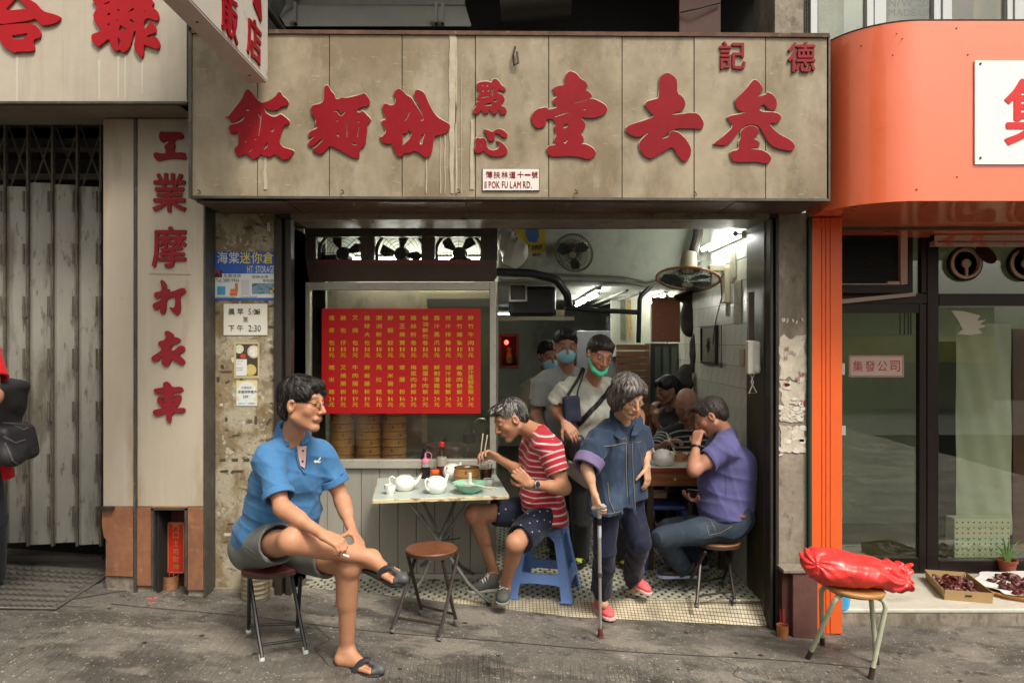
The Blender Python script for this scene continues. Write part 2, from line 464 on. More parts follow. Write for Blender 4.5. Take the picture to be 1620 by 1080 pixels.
m_red2=mat('red_letter_bright',(.38,.012,.018),.45,spec=.25,var=.06,vscale=3)
m_redm=mat('red_letter_faded',(.225,.016,.022),.6,spec=.25,var=.12,vscale=6)
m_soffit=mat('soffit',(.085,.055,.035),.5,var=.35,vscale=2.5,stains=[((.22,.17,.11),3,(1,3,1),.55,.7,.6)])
m_plaster=mat('old_plaster',(.225,.172,.10),.75,var=.2,vscale=2.6,bump=.006,bscale=20,rvar=.15,spec=.25,
stains=[((.40,.36,.27),3.6,(1,1,1),.48,.56,.8),((.17,.115,.055),3,(1.4,1,.7),.52,.60,.8),
((.075,.055,.035),11,(1,1,2.0),.58,.63,.85),((.5,.46,.37),16,(1,1,1),.60,.64,.75),((.10,.085,.06),42,(1,1,.5),.60,.66,.6)])
m_conc=mat('grey_concrete',(.25,.215,.165),.85,var=.22,vscale=3,bump=.004,bscale=30,
stains=[((.11,.09,.065),3,(1,1,.4),.48,.60,.7),((.36,.32,.26),5,(1,1,.7),.54,.62,.5),((.09,.075,.06),14,(1,1,.6),.58,.64,.6)])
m_dark=mat('dark_iron',(.028,.022,.018),.55,var=.3,vscale=4,bump=.001,bscale=40,stains=[((.10,.07,.045),6,(1,1,.3),.6,.72,.5)])
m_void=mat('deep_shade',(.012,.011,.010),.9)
m_pil=mat('pilaster_sheet',(.43,.375,.295),.42,var=.07,vscale=1.2,vstretch=(1,1,.5),bump=.0004,bscale=30,rvar=.08,
stains=[((.29,.21,.12),1.4,(2,1,.45),.54,.68,.8),((.5,.47,.40),3,(7,1,.2),.55,.7,.35),((.13,.11,.09),9,(2,1,1),.66,.75,.5)])
m_granite=mat('red_granite',(.27,.115,.06),.55,var=.25,vscale=3,bump=.002,bscale=60,stains=[((.12,.07,.045),2.4,(1,1,.6),.5,.66,.7),((.36,.22,.15),20,(1,1,1),.58,.68,.5)])
m_edge=mat('dull_steel',(.10,.092,.08),.45,metal=.5,var=.3,vscale=8,stains=[((.3,.28,.25),25,(1,1,.3),.62,.7,.6)])
m_gate=mat('gate_steel',(.28,.28,.245),.5,metal=.1,var=.12,vscale=2,vstretch=(1,1,.4),bump=.001,bscale=14,stains=[((.10,.085,.06),2.2,(3,1,.5),.50,.62,.75),((.07,.05,.03),12,(2,1,.6),.58,.64,.6),((.26,.27,.24),4,(3,1,.3),.58,.7,.4)])
m_gatebar=mat('gate_bar',(.13,.115,.09),.6,metal=.3,var=.3,vscale=9)
m_orange=mat('orange_sheet',(.84,.15,.05),.34,var=.05,vscale=2,spec=1.,coat=.8,rvar=.08,bump=.0004,bscale=5,stains=[((.60,.10,.03),2.2,(5,5,.35),.62,.76,.3),((.85,.35,.20),60,(1,1,2),.69,.71,.5)])
m_white=mat('white_sheet',(.80,.80,.78),.3)
m_marble=mat('worn_marble',(.52,.49,.42),.5,var=.1,vscale=3,bump=.001,bscale=30,stains=[((.30,.26,.20),4,(1,2,1),.55,.7,.6)])
m_bronze=mat('bronze_frame',(.022,.014,.012),.35,metal=.3,var=.15,vscale=6)
m_glass=pane('window_glass',(.90,.93,.87),.01,2.4)
m_alu=mat('aluminium',(.56,.53,.46),.42,metal=.35,var=.1,vscale=5,stains=[((.24,.20,.15),12,(1,1,1),.62,.72,.6)])
m_board=mat('grey_board',(.40,.385,.33),.42,metal=.1,var=.06,vscale=2,vstretch=(4,1,.3),rvar=.08)
m_menu=mat('menu_red',(.72,.014,.014),.5,var=.03,vscale=4)
m_yel=mat('menu_yellow',(.92,.62,.03),.5)
m_tilew=mat('wall_tile',(.60,.60,.52),.25,var=.12,vscale=3,stains=[((.26,.23,.15),5,(1,1,1),.55,.72,.6)])
m_grout=mat('wall_grout',(.085,.075,.055),.9)
m_ftile=mat('floor_tile',(.36,.36,.29),.32,var=.22,vscale=14,stains=[((.16,.14,.09),4,(1,1,1),.5,.68,.7)])
m_fblack=mat('floor_black_tile',(.022,.022,.02),.4)
m_room=mat('room_paint',(.38,.41,.34),.7,var=.12,vscale=1.5,stains=[((.12,.11,.08),2.5,(1,1,.6),.52,.7,.6)])
m_ceil=mat('room_ceiling',(.34,.35,.30),.7,var=.1,vscale=2,stains=[((.14,.13,.10),3,(1,1,1),.54,.7,.5)])
m_black=mat('black_plastic',(.012,.012,.013),.4)
m_jamb=mat('green_marble',(.055,.046,.022),.4,var=.4,vscale=2.5,stains=[((.03,.03,.02),2,(2,2,.5),.45,.62,.8),((.28,.24,.11),5,(1,1,.5),.58,.7,.5)])
def brickmat(name,c1,c2,mortar,bw,bh,ms,rough=.4,off=.5,ax='XY',stains_=None):
    m=mat(name,c1,rough,stains=stains_ or())
    n=m.node_tree.nodes;L=m.node_tree.links;b=n['Principled BSDF']
    tc=n.new('ShaderNodeTexCoord');mp=n.new('ShaderNodeMapping');L.new(tc.outputs['Object'],mp.inputs[0])
    if ax=='XZ':mp.inputs['Rotation'].default_value=(math.radians(-90),0,0)
    br=n.new('ShaderNodeTexBrick');L.new(mp.outputs[0],br.inputs['Vector']);br.offset=off;br.inputs['Scale'].default_value=1
    br.inputs['Color1'].default_value=tuple(c1)+(1,);br.inputs['Color2'].default_value=tuple(c2)+(1,);br.inputs['Mortar'].default_value=tuple(mortar)+(1,)
    br.inputs['Brick Width'].default_value=bw;br.inputs['Row Height'].default_value=bh;br.inputs['Mortar Size'].default_value=ms;br.inputs['Mortar Smooth'].default_value=.1
    ns=n.new('ShaderNodeTexNoise');ns.inputs['Scale'].default_value=6;L.new(tc.outputs['Object'],ns.inputs['Vector'])
    r=n.new('ShaderNodeMapRange');r.inputs[1].default_value=.35;r.inputs[2].default_value=.7;r.inputs[3].default_value=1;r.inputs[4].default_value=.5;L.new(ns.outputs['Fac'],r.inputs[0])
    sc_=n.new('ShaderNodeVectorMath');sc_.operation='SCALE';L.new(br.outputs['Color'],sc_.inputs[0]);L.new(r.outputs[0],sc_.inputs['Scale'])
    for l in list(b.inputs['Base Color'].links):L.remove(l)
    L.new(sc_.outputs[0],b.inputs['Base Color'])
    bp=n.new('ShaderNodeBump');bp.inputs['Distance'].default_value=.001;bp.invert=True;L.new(br.outputs['Fac'],bp.inputs['Height']);L.new(bp.outputs[0],b.inputs['Normal'])
    return m
m_cream=brickmat('cream_mosaic',(.72,.64,.47),(.60,.53,.38),(.16,.12,.07),.022,.022,.0022,.35,0)

# ---------------------------------------------------------------- ground
def edge(x):
    if x<-.95:return .14
    if x<.36:return .14-.18*(x+.95)/1.31
    return -.04+.08*(x-.36)/1.24
mb=MB()
def und(x,y):return .006*math.sin(x*1.9+y*2.3)+.004*math.sin(x*4.1-y*3.2)
def pv(a,b):
    x=-7+14*a;e=edge(x)if -1.6<=x<=1.75 else(1.2 if x<0 else .15)
    y=-9+b**.6*(e+9)
    return(x,y,ground(x)+(und(x,y)if y<-.3 else und(x,y)*max(0,(-y)/.3)))
xs=sorted(set([-7+i*.25 for i in range(57)]+[-1.6001,-1.5999,1.75,1.7501]))
vs=[];nv=60
for j in range(nv+1):
    for x in xs:
        vs.append(pv((x+7)/14,j/nv))
nx=len(xs)
mb.add(vs,[(j*nx+i,j*nx+i+1,(j+1)*nx+i+1,(j+1)*nx+i)for j in range(nv)for i in range(nx-1)])
pave=struct(mb.build('pavement',m_pave,smooth=True))
mb=MB()
for k in range(420):
    x=2.0-k*.0108+random.uniform(-.004,.004)
    if random.random()<.25:continue
    y0=-.55-random.random()*.28;y1=y0-.25-random.random()*.35
    q0,q1=ground(x)+und(x,y0),ground(x-.02)+und(x-.02,y1)
    xx=x-(y0-y1)*.05*(1 if x>0 else -1)
    mb.add([(x-.003,y0,q0-.001),(x+.003,y0,q0-.001),(xx+.003,y1,q1-.001),(xx-.003,y1,q1-.001),(x,y0,q0+.0013),(xx,y1,q1+.0013)],[(0,4,5,3),(4,1,2,5),(0,1,4),(3,5,2)])
tag(mb.build('combed_rib',m_pave,pave),kind='stuff')
mb=MB();gm=MB();rg=random.Random(11)
def pz_(x,y):return ground(x)+(und(x,y)if y<-.3 else und(x,y)*max(0,-y/.3))
for k in range(2600):
    x,y=rg.uniform(-3.6,3.4),rg.uniform(-1.5,-.06);r_=rg.uniform(.001,.0026)*(1 if rg.random()<.95 else 1.6);z=pz_(x,y)+.0022;a=rg.uniform(0,3)
    mb.add([(x+r_*math.cos(a+q)*1.2,y+r_*1.6*math.sin(a+q),z)for q in(0,1.5,2.9,4.4)],[(0,1,2,3)])
tag(mb.build('pale_grit',mat('pale_grit',(.36,.335,.29),.8),pave),kind='stuff')
for k in range(46):
    x,y=rg.uniform(-3.2,3.2),rg.uniform(-1.3,-.15);r_=rg.uniform(.008,.017)
    gm.add([(x+r_*math.cos(q)*rg.uniform(.8,1.1),y+r_*math.sin(q)*rg.uniform(.8,1.1),pz_(x,y)+.0025)for q in[i*math.pi/5 for i in range(10)]],[tuple(range(10))])
tag(gm.build('trodden_gum',mat('trodden_gum',(.035,.031,.028),.6),pave),kind='stuff')
mb=MB()
def strip_line(pts,w_):
    for(x0,y0),(x1,y1)in zip(pts,pts[1:]):
        dx,dy=x1-x0,y1-y0;L_=math.hypot(dx,dy);nx_,ny=-dy/L_*w_,dx/L_*w_
        N=max(1,int(L_/.12))
        for i in range(N):
            a,b=i/N,(i+1)/N
            q=[(x0+dx*t+s*nx_,y0+dy*t+s*ny)for t,s in((a,-1),(b,-1),(b,1),(a,1))]
            mb.add([(x,y,ground(x)+(und(x,y)if y<-.3 else und(x,y)*max(0,-y/.3))+.0035)for x,y in q],[(0,1,2,3)])
strip_line([(-4.2,-1.35),(-2.55,-.35),(-2.2,-.02)],.004)
strip_line([(-2.3,-.36),(-1.0,-.45),(.3,-.5),(2.0,-.5)],.003)
strip_line([(-3.9,-.62),(-2.36,-.42)],.0025);strip_line([(-1.1,-.46),(-.98,-.62),(-1.03,-.75),(-.9,-.95)],.0018);strip_line([(1.1,-.5),(1.22,-.62),(1.16,-.72),(1.3,-.9),(1.28,-1.1)],.0018)
mb.build('score_line',m_groove,pave)

# shop floor: dark bed, near tiles one by one
mb=MB();mb.box(-1.6,1.9,.16,7.2,-.25,-.066);mb.box(-1.6,1.9,.138,.162,-.25,-.070)
floor=struct(mb.build('shop_floor',m_grout))
mb=MB();fr=[(-1.44+i*.038)for i in range(81)]
vs=[];n4=7
for j in range(n4+1):
    for x in fr:
        t=j/n4;e=edge(x);y=e+(.165-e)*t;zf=ground(x)+.002 if x>.1 else min(ground(x)-.012,-.045)
        vs.append((x,y,zf*(1-t)+(-.058)*t))
mb.add(vs,[(j*81+i,j*81+i+1,(j+1)*81+i+1,(j+1)*81+i)for j in range(n4)for i in range(80)])
struct(mb.build('threshold_mosaic',m_cream,smooth=True))
tiles=[]
px_,py_=.068,.047
for k in range(60):
    y=.178+k*py_
    for j in range(-22,25):
        x=j*px_+(k%2)*px_/2
        if -1.42<x<1.60 and y<2.9:tiles.append((x,y))
tiles.sort(key=lambda t:(t[1]*1.0+abs(t[0])*.15))
def tile_mesh(lx,ly,lz):
    m=MB();m.box(-lx/2,lx/2,-ly/2,ly/2,0,lz);me=bpy.data.meshes.new('floor_tile');me.from_pydata(m.v,[],m.f);fix_normals(me);return me
tm=tile_mesh(.050,.043,.007);tm.materials.append(m_ftile)
far=MB()
for i,(x,y)in enumerate(tiles):
    if random.random()<.02:continue
    if i<290:
        o=bpy.data.objects.new('floor_tile',tm);C.objects.link(o);o.parent=floor
        o.location=(x,y,-.066+random.uniform(-.001,.0008));o.rotation_euler=(random.uniform(-.008,.008),random.uniform(-.008,.008),random.uniform(-.02,.02))
    else:
        far.box(x-.025,x+.025,y-.0215,y+.0215,-.066,-.059+random.uniform(-.001,.001))
tag(far.build('floor_tile_field',m_ftile,floor),kind='stuff')
bk=MB()
for(x,y)in tiles:bk.box(x+.0275,x+.0405,y-.0065,y+.0065,-.066,-.0600)
tag(bk.build('black_tile_field',m_fblack,floor),kind='stuff')

# road and low wall on the far side of the street (seen only in the panes)
mb=MB();mb.box(-30,30,-18,-9.0,-1.2,-.35)
struct(mb.build('road',mat('asphalt',(.05,.05,.05),.8,var=.2,vscale=2)))
rt=thing('retaining_wall','long low wall across the road with yellow band, opposite the shops','wall',(0,-15,-.4))
mb=MB();mb.box(-14,14,-15.4,-15,-.4,1.0);mb.box(-14,14,-15.4,-15,1.75,2.6);mb.build('wall_face',mat('wall_green',(.28,.31,.20),.8,var=.2,vscale=1),rt)
mb=MB();mb.box(-14,14,-15.4,-14.99,1.0,1.75);mb.build('yellow_band',mat('wall_yellow',(.6,.55,.12),.7,var=.1,vscale=1),rt)

bld=thing('shading_building','made-up dark building, unseen behind the viewer, added to shade the signs from the left','building',(-22,-17,-.4))  # unseen, added so left-facing surfaces such as the orange curve fall darker
mb=MB();mb.box(-44,-9,-24,-17,-.4,11.5);mb.build('block',mat('shading_building_grey',(.13,.12,.11),.8,var=.2,vscale=.3),bld)
mb=MB()
for i in range(12):
    for j in range(3):mb.box(-42+i*2.7,-40.6+i*2.7,-16.99,-16.93,1.6+j*3.1,3.2+j*3.1)
mb.build('window_band',m_bronze,bld)

# ---------------------------------------------------------------- manhole cover (left)
mh=thing('drain_cover','cast iron chequered drain cover let into the pavement before the folding gate','drain cover',(-2.9,-.1,ground(-2.9)))
mb=MB()
cor=[P(-40,957,0),P(88,963,0),P(172,905,0),P(30,893,0)]
def on_ground(u,v):
    a=-.0714*(u-810)/F;d=(CZ+.071)/((v-540)/F+a*-1*-1*1 if False else((v-540)/F-.0714*(u-810)/F*1))
    return d
def GP(u,v,dz=0):
    k=(u-810)/F;d=(CZ+.071-dz)/((v-540)/F-.0714*k);return V((k*d,d+CY,CZ-(v-540)/F*d))
c0,c1,c2,c3=GP(-40,960,.012),GP(88,962,.012),GP(173,907,.012),GP(10,895,.012)
mb.prism([c0,c1,c2,c3],(0,0,.006));mb.build('cover_plate',mat('cast_iron',(.15,.14,.12),.6,metal=.3,var=.25,vscale=6,bump=.002,bscale=60),mh)
m_iron2=mat('worn_iron',(.20,.185,.16),.5,metal=.3,var=.25,vscale=8)
m_stud_shade=mat('stud_shade',(.035,.032,.028),.7)
bumps=MB();shade_rings=MB()
def bl(a,b):return c0.lerp(c1,a).lerp(c3.lerp(c2,a),b)
for i in range(12):
    for j in range(8):
        a,b=(i+.5+(j%2)*.4)/12.6,(j+.5)/8
        if(.50<a<.62 or .68<a<.80)and .35<b<.68:continue
        p=bl(a,b);dx=(c1-c0).normalized()*.021;dy=(c3-c0).normalized()*.026
        bumps.prism([p-dx-dy*.3+V((0,0,.006)),p-dy+V((0,0,.006)),p+dx-dy*.3+V((0,0,.006)),p+dx*.8+dy*.5+V((0,0,.006)),p-dx*.8+dy*.5+V((0,0,.006))],(0,0,.008))
        shade_rings.prism([p-dx*1.15-dy*.4+V((0,0,.0062)),p-dy*1.5+V((0,0,.0062)),p+dx*1.15-dy*.4+V((0,0,.0062)),p+dx+dy*.75+V((0,0,.0062)),p-dx+dy*.75+V((0,0,.0062))],(0,0,.0008))
tag(bumps.build('tread_stud',m_iron2,mh),kind='stuff');shade_rings.build('stud_shade_ring',m_stud_shade,mh)  # thin dark rings paint the shade round each raised stud
for a in(.56,.74):
    mb=MB();p=bl(a,.52)+V((0,0,.0062));dx=(c1-c0).normalized();dy=(c3-c0).normalized()
    for s,t,hh in((.055,.052,.003),(.045,.042,.006)):
        mb.prism([p-dx*s-dy*t,p+dx*s-dy*t,p+dx*s+dy*t,p-dx*s+dy*t],(0,0,hh))
    mb.box(p.x-.02,p.x+.02,p.y-.004,p.y+.004,p.z+.006,p.z+.009)
    mb.build('letter_block',m_iron2,mh)
mb=MB();mb.tube([c0,c1,c2],.006,6);mb.build('frame_edge',m_iron2,mh)

# ---------------------------------------------------------------- facade walls
def wallbox(name,label,x0,x1,y0,y1,z0,z1,m,cat='wall',bevel=.004):
    t=thing(name,label,cat,((x0+x1)/2,y0,z0));mb=MB();mb.box(x0,x1,y0,y1,z0,z1)
    mb.build('wall_body',m,t,bevel=bevel);return t
pl=wallbox('plaster_pier','stained beige plaster pier with notices, left of the shop opening',-1.865,-1.475,0,1.3,-.1,2.40,m_plaster,'pier')
scr=MB();scr2=MB()
def scrap(mb,x,z,w_,h_,y,a=0,n=7,t=.0012):
    pts=[]
    for k in range(n*2):
        q=2*math.pi*k/(n*2);ex,ez=math.cos(q),math.sin(q)
        s_=1/max(abs(ex),abs(ez),.01)*random.uniform(.8,1.08)
        px,pz=ex*s_*w_/2,ez*s_*h_/2
        pts.append((x+px*math.cos(a)-pz*math.sin(a),y,z+px*math.sin(a)+pz*math.cos(a)))
    mb.prism(pts,(0,-t,0))
for u,v,w_,h_,a in((352,580,6,7,.2),(358,588,20,3,0),(405,517,60,5,0),(375,529,30,3,0),(358,663,4,7,.1),(405,665,5,15,0),(425,667,4,14,-.6),
(375,688,14,3,.1),(352,727,10,5,0),(372,727,11,5,0),(390,727,11,5,0),(355,745,14,4,0),(375,745,20,4,0),(372,828,28,2,0),(364,855,22,2,.2),(430,555,6,8,.3),(345,600,5,9,0),(360,604,8,3,.5)):
    scrap(scr,X(u),Z(v),w_/254,h_/254,-.001,a)
for u,v,w_,h_,a in((369,569,6,9,.3),(372,625,10,5,-.3),(360,505,8,5,0),(432,700,8,6,.4),(350,640,6,4,0),(425,360,5,14,0),(360,845,12,5,0)):
    scrap(scr2,X(u),Z(v),w_/254,h_/254,-.001,a)
tag(scr.build('tape_scrap',mat('old_tape',(.07,.052,.032),.7,var=.3,vscale=20),pl),kind='stuff')
tag(scr2.build('paper_scrap',mat('torn_paper',(.5,.46,.39),.8,var=.15,vscale=20),pl),kind='stuff')
mb=MB();mb.box(-1.90,-1.868,-.012,.03,-.05,2.40);mb.build('steel_angle',m_edge,pl)
mb=MB();mb.box(-1.86,-1.47,-.03,.0,-.1,ground(-1.6)+.03);mb.build('concrete_skirt',m_conc,pl)

m_sb,m_sw,m_sy,m_sk=mat('print_blue',(.025,.10,.42),.4,stains=[((.10,.22,.55),3,(1,1,1),.5,.6,.4)]),mat('print_white',(.62,.64,.62),.45,var=.04),mat('print_yellow',(.72,.60,.05),.5),mat('print_ink',(.05,.05,.06),.5)
def bill(name,label,u0,u1,v0,v1,y,m_,cat='poster',tilt=0):
    t=thing(name,label,cat,((X(u0)+X(u1))/2,y,Z(v1)));mb=MB();mb.prism([(X(u0),y,Z(v1)),(X(u1),y,Z(v1)+tilt),(X(u1),y,Z(v0)+tilt),(X(u0),y,Z(v0))],(0,-.0015,0));mb.build('sheet',m_,t);return t
def rct(par,nm,m_,*qs,y=-.0035,th=.0006):
    mb=MB()
    for u0,u1,v0,v1 in qs:mb.box(X(u0),X(u1),y-th,y,Z(v1),Z(v0))
    return mb.build(nm,m_,par)
def wr(par,m_,lines,y=-.0048,nm='print'):
    mb=MB()
    for tx,u,v,h_,b_,ws in lines:put_line(mb,tx,X(u),Z(v),h_/254,y,b_,wsc=ws)
    return mb.build(nm,m_,par)
hp=bill('storage_poster','blue and white mini storage advertisement, uppermost on the plaster pier',339,444.5,398,475,-.0015,m_sb)
rct(hp,'white_field',m_sw,(340,444,433,471));rct(hp,'photo_panel',mat('print_sea',(.16,.28,.36),.5,stains=[((.05,.05,.06),30,(1,1,2),.52,.6,.8),((.5,.55,.55),14,(1,1,2),.58,.64,.6)]),(399,443.5,448,465),y=-.0042)
wr(hp,m_sw,[('海棠',344,408,17,.012,.9),('STORAGE',405,426,11,.02,.40)]);wr(hp,m_sy,[('迷你倉',380,408,17,.012,.9),('HT',391.5,426,11,.0,.46)])
wr(hp,m_sk,[('Tel: 2189 9966',342,443.5,5.2,.02,.80),('免費送貨',354,436.5,5,0,1.2),('服務全港',399,438,4.2,0,1.3),('搬運服務',416,444,4.2,0,1.1),('www.htstorg.com',343,469.5,2.8,0,.9),('Whatsapp 9066 8299',381,469.5,2.4,0,.8)])
rct(hp,'blue_crate',mat('crate_blue',(.06,.30,.50),.5),(344,357,453,466.5),y=-.0046);rct(hp,'white_locker',mat('locker_pale',(.5,.5,.52),.5),(382,395,443,467),y=-.0046)
rct(hp,'orange_cart',mat('cart_orange',(.60,.16,.05),.5),(365,377,457,462),(364,376,462.5,468),(372,377,448,457),y=-.0046);rct(hp,'red_portrait',mat('portrait',(.35,.04,.05),.5,stains=[((.02,.02,.02),60,(1,1,1),.48,.52,.9)]),(340,352,427,439),y=-.0052);rct(hp,'yellow_mark',m_sy,(432,438,455,466),(428,442,459,463),y=-.0058)
hb=bill('hours_board','cream board with black opening hours below the storage advertisement',354,423.5,480.5,530,-.0015,mat('board_cream',(.66,.63,.54),.45,var=.05,vscale=9),'notice')
wr(hb,m_sk,[('晨',361.5,493,9.5,.012,1),('早',375.5,493,9.5,.012,1),('5:00',393.5,493,9.5,.012,.78),('至',385,505,7.5,.01,1),('下',361.5,519,9.5,.012,1),('午',375.5,519,9.5,.012,1),('2:30',393.5,519,10,.012,.80)])
rct(hb,'worn_spot',mat('brown_smudge',(.10,.06,.04),.7),(404,408,490,497),(407,412,492,495),y=-.0052);rct(hb,'dark_border',m_sk,(353.4,354,480,530.5),(423.5,424.1,480,530.5),(353.4,424.1,530,530.6))
fy=bill('food_flyer','photo flyer of bowls of food in an aged yellow border on the plaster pier',370.5,410.5,541,598,-.0015,mat('aged_border',(.46,.38,.20),.6))
rct(fy,'photo_panel',mat('dark_table',(.06,.04,.025),.5),(374,408,544,594));mb=MB()
for(u,v,r_,nm,c_)in((379,552,7,'pale_dish',(.50,.55,.42)),(402,556,10.5,'round_bowl',(.40,.38,.34)),(402,556,8.5,'bowl_filling',(.62,.58,.50)),(397,585,9,'yellow_noodles',(.50,.40,.14))):
    mb=MB();mb.prism([(min(X(407.8),max(X(374.2),X(u+r_*math.cos(q)))),-.0042-(.0004 if 'fill' in nm else 0),min(Z(544.3),Z(v+r_*math.sin(q))))for q in[k*math.pi/10 for k in range(20)]],(0,-.0004,0));mb.build(nm,mat(nm,c_,.5,var=.25,vscale=60),fy)
rct(fy,'red_chip',mat('chip_red',(.5,.05,.03),.5),(381,389,560,566),y=-.0052);rct(fy,'text_box',m_sw,(374,391,568,594),y=-.0048);wr(fy,m_sk,[('SUNTORY',375,571,2.2,0,.7),('3.5kg oz',375,575,2,0,.7),('PREMIUM',375,582,2.4,0,.7),('DELIVERY',375,585.5,2.2,0,.7)],y=-.0056)
nt_=bill('award_notice','small white notice with pale yellow corners, lowest on the plaster pier',374,407,602,642,-.0015,mat('notice_yellow',(.62,.52,.26),.5),'notice')
mb=MB();mb.prism([(X(390.5)+.062*math.cos(q),-.0035,Z(621)+.070*math.sin(q))for q in[k*math.pi/14 for k in range(28)]],(0,-.0006,0));mb.build('white_field',m_sw,nt_);rct(nt_,'foot_band',m_sw,(374.5,406.5,634,641.5),y=-.0042)
wr(nt_,m_sk,[('大眾點評',382,613,3.4,0,1.05),('年度好評商戶',377,619.5,4.2,.012,1.02),('2019',385,627,4,.02,.8),('大眾點評',392,638,2.6,0,1)],y=-.0052);wr(nt_,mat('cyan_print',(.10,.42,.62),.5),[('美團點評',377,638,2.6,0,1)],y=-.0052)

rc_=wallbox('concrete_column','grimy grey column with torn bills between the shop opening and the orange pillar',1.650,1.835,0,1.0,-.3,2.40,m_conc,'column')
# torn posters on the right column
bills=[(1.655,1.832,530,600,.0),(1.66,1.83,602,640,.05),(1.655,1.82,640,668,-.05),(1.66,1.83,672,716,.02)]
m_bill=mat('old_bill',(.52,.47,.38),.8,var=.22,vscale=9,stains=[((.24,.20,.15),18,(1,1,1),.56,.64,.8),((.42,.06,.05),30,(1,1,.6),.68,.70,.9),((.08,.12,.25),34,(1,1,.6),.69,.71,.8)])
for i,(x0,x1,v0,v1,a)in enumerate(bills):
    mb=MB();scrap(mb,(x0+x1)/2,(Z(v0)+Z(v1))/2,(x1-x0)*.97,Z(v0)-Z(v1),-.0015-.0012*i,a*.3,12,.001);mb.build('torn_bill',m_bill,rc_)
mb=MB()
for k in range(26):scrap(mb,random.uniform(1.665,1.825),random.uniform(Z(720),Z(600)),random.uniform(.015,.05),random.uniform(.01,.04),-.007,random.uniform(-.6,.6),5,.0009)
for k in range(8):scrap(mb,random.uniform(1.665,1.82),Z(508)+random.uniform(-.01,.015),.008,.022,-.001,random.uniform(-.3,.3),4)
tag(mb.build('paper_scrap',mat('torn_paper_pale',(.60,.56,.49),.8,var=.2,vscale=30),rc_),kind='stuff')
mb=MB()
for(u,v,tx,h_)in((1246,552,'同',.03),(1245,566,'日',.03),(1268,592,'58',.03),(1262,600,'招',.035),(1244,608,'租',.03),(1270,636,'28',.035)):
    put_line(mb,tx,X(u)-.02,Z(v),h_*.8,-.0085,.01)
mb.build('bill_print',m_redm,rc_)
mb=MB();mb.tube([(1.845,-.02,2.38),(1.845,-.02,1.6),(1.843,-.02,.9),(1.845,-.02,ground(1.84)+.38)],.013,10);o=mb.build('pipe',mat('green_pipe',(.012,.05,.035),.4),None,smooth=True)
tag(o,'thin dark green pipe running down beside the orange pillar','pipe')

# dark channels and jamb linings of the opening
op=thing('shop_opening','dark steel and marble surround of the noodle shop opening','door frame',(0,0,-.06))
mb=MB();mb.box(-1.472,-1.425,-.03,.06,-.1,2.36);mb.box(-1.405,-1.372,-.015,.06,-.1,2.36);mb.box(-1.425,-1.405,.02,.06,-.1,2.36);mb.build('left_channel',m_dark,op,bevel=.003)
mb=MB();mb.box(1.600,1.618,-.02,.08,-.2,2.36);mb.box(1.632,1.652,-.025,.08,-.2,2.36);mb.box(1.618,1.632,.03,.08,-.2,2.36);mb.build('right_channel',m_dark,op,bevel=.003)
mb=MB();mb.box(1.596,1.66,.081,.43,-.2,2.36);mb.build('marble_lining',m_jamb,op);mb=MB();mb.box(-1.47,-1.462,.061,1.2,-.1,2.36);mb.build('marble_lining',m_jamb,op)
mb=MB();mb.box(-1.47,1.66,.0,.44,2.368,2.44);mb.build('header',m_dark,op)
mb=MB();mb.box(-1.372,1.598,-.012,.0,2.366,2.396);mb.box(-1.372,1.598,.0,.35,2.358,2.366);mb.build('header_trim',mat('dirty_trim',(.20,.17,.12),.5,var=.3,vscale=4,vstretch=(1,1,1),stains=[((.03,.025,.02),9,(1,1,1),.55,.65,.8)]),op)

# ---------------------------------------------------------------- main shop sign
YS=-.41
def ztop(x):return 3.356-.0235*(x+1.817)/3.6
def zbot(x):return 2.412-.0165*(x+1.817)/3.6
sg=thing('shop_sign','long stained beige shop sign with big red letters above the noodle shop','shop sign',(0,0,2.41))
mb=MB();mb.prism([(-1.810,YS+.012,zbot(-1.8)),(1.790,YS+.012,zbot(1.8)),(1.790,YS+.012,ztop(1.8)),(-1.810,YS+.012,ztop(-1.8))],(0,.395,0));mb.build('sign_box',m_dark,sg)
ed=[303,407,521,636,752,868,984,1098,1211,1309]
for a,b in zip(ed,ed[1:]):
    x0,x1=X(a,YS)+.0022,X(b,YS)-.0022
    mb=MB();j=random.uniform(-.0015,.0015)
    mb.prism([(x0,YS+.010,zbot(x0)+.012),(x1,YS+.010,zbot(x1)+.012),(x1,YS+.010,ztop(x1)-.014),(x0,YS+.010,ztop(x0)-.014)],(0,-.011+j,0));mb.build('sign_panel',m_sign,sg,bevel=.0015,seg=1)
mb=MB();mb.prism([(-1.815,YS+.02,ztop(-1.8)-.014),(1.795,YS+.02,ztop(1.8)-.014),(1.795,YS+.02,ztop(1.8)+.008),(-1.815,YS+.02,ztop(-1.8)+.008)],(0,-.032,0));mb.build('top_rail',m_rust,sg)
mb=MB();mb.prism([(-1.822,YS+.02,zbot(-1.8)-.002),(1.80,YS+.02,zbot(1.8)-.002),(1.80,YS+.02,zbot(1.8)+.012),(-1.822,YS+.02,zbot(-1.8)+.012)],(0,-.028,0));mb.box(-1.828,-1.8105,YS-.012,.0,2.41,3.35);mb.box(1.7905,1.80,YS-.008,.0,2.41,3.33);mb.build('edge_strip',m_edge,sg)
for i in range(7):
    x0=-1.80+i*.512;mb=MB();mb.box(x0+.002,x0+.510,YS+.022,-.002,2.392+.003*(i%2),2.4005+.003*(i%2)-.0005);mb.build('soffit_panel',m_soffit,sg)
z1=(350,100);z2=(590,100);z3=(830,100);z4=(1060,50)
K6,K4=6.352,4.908
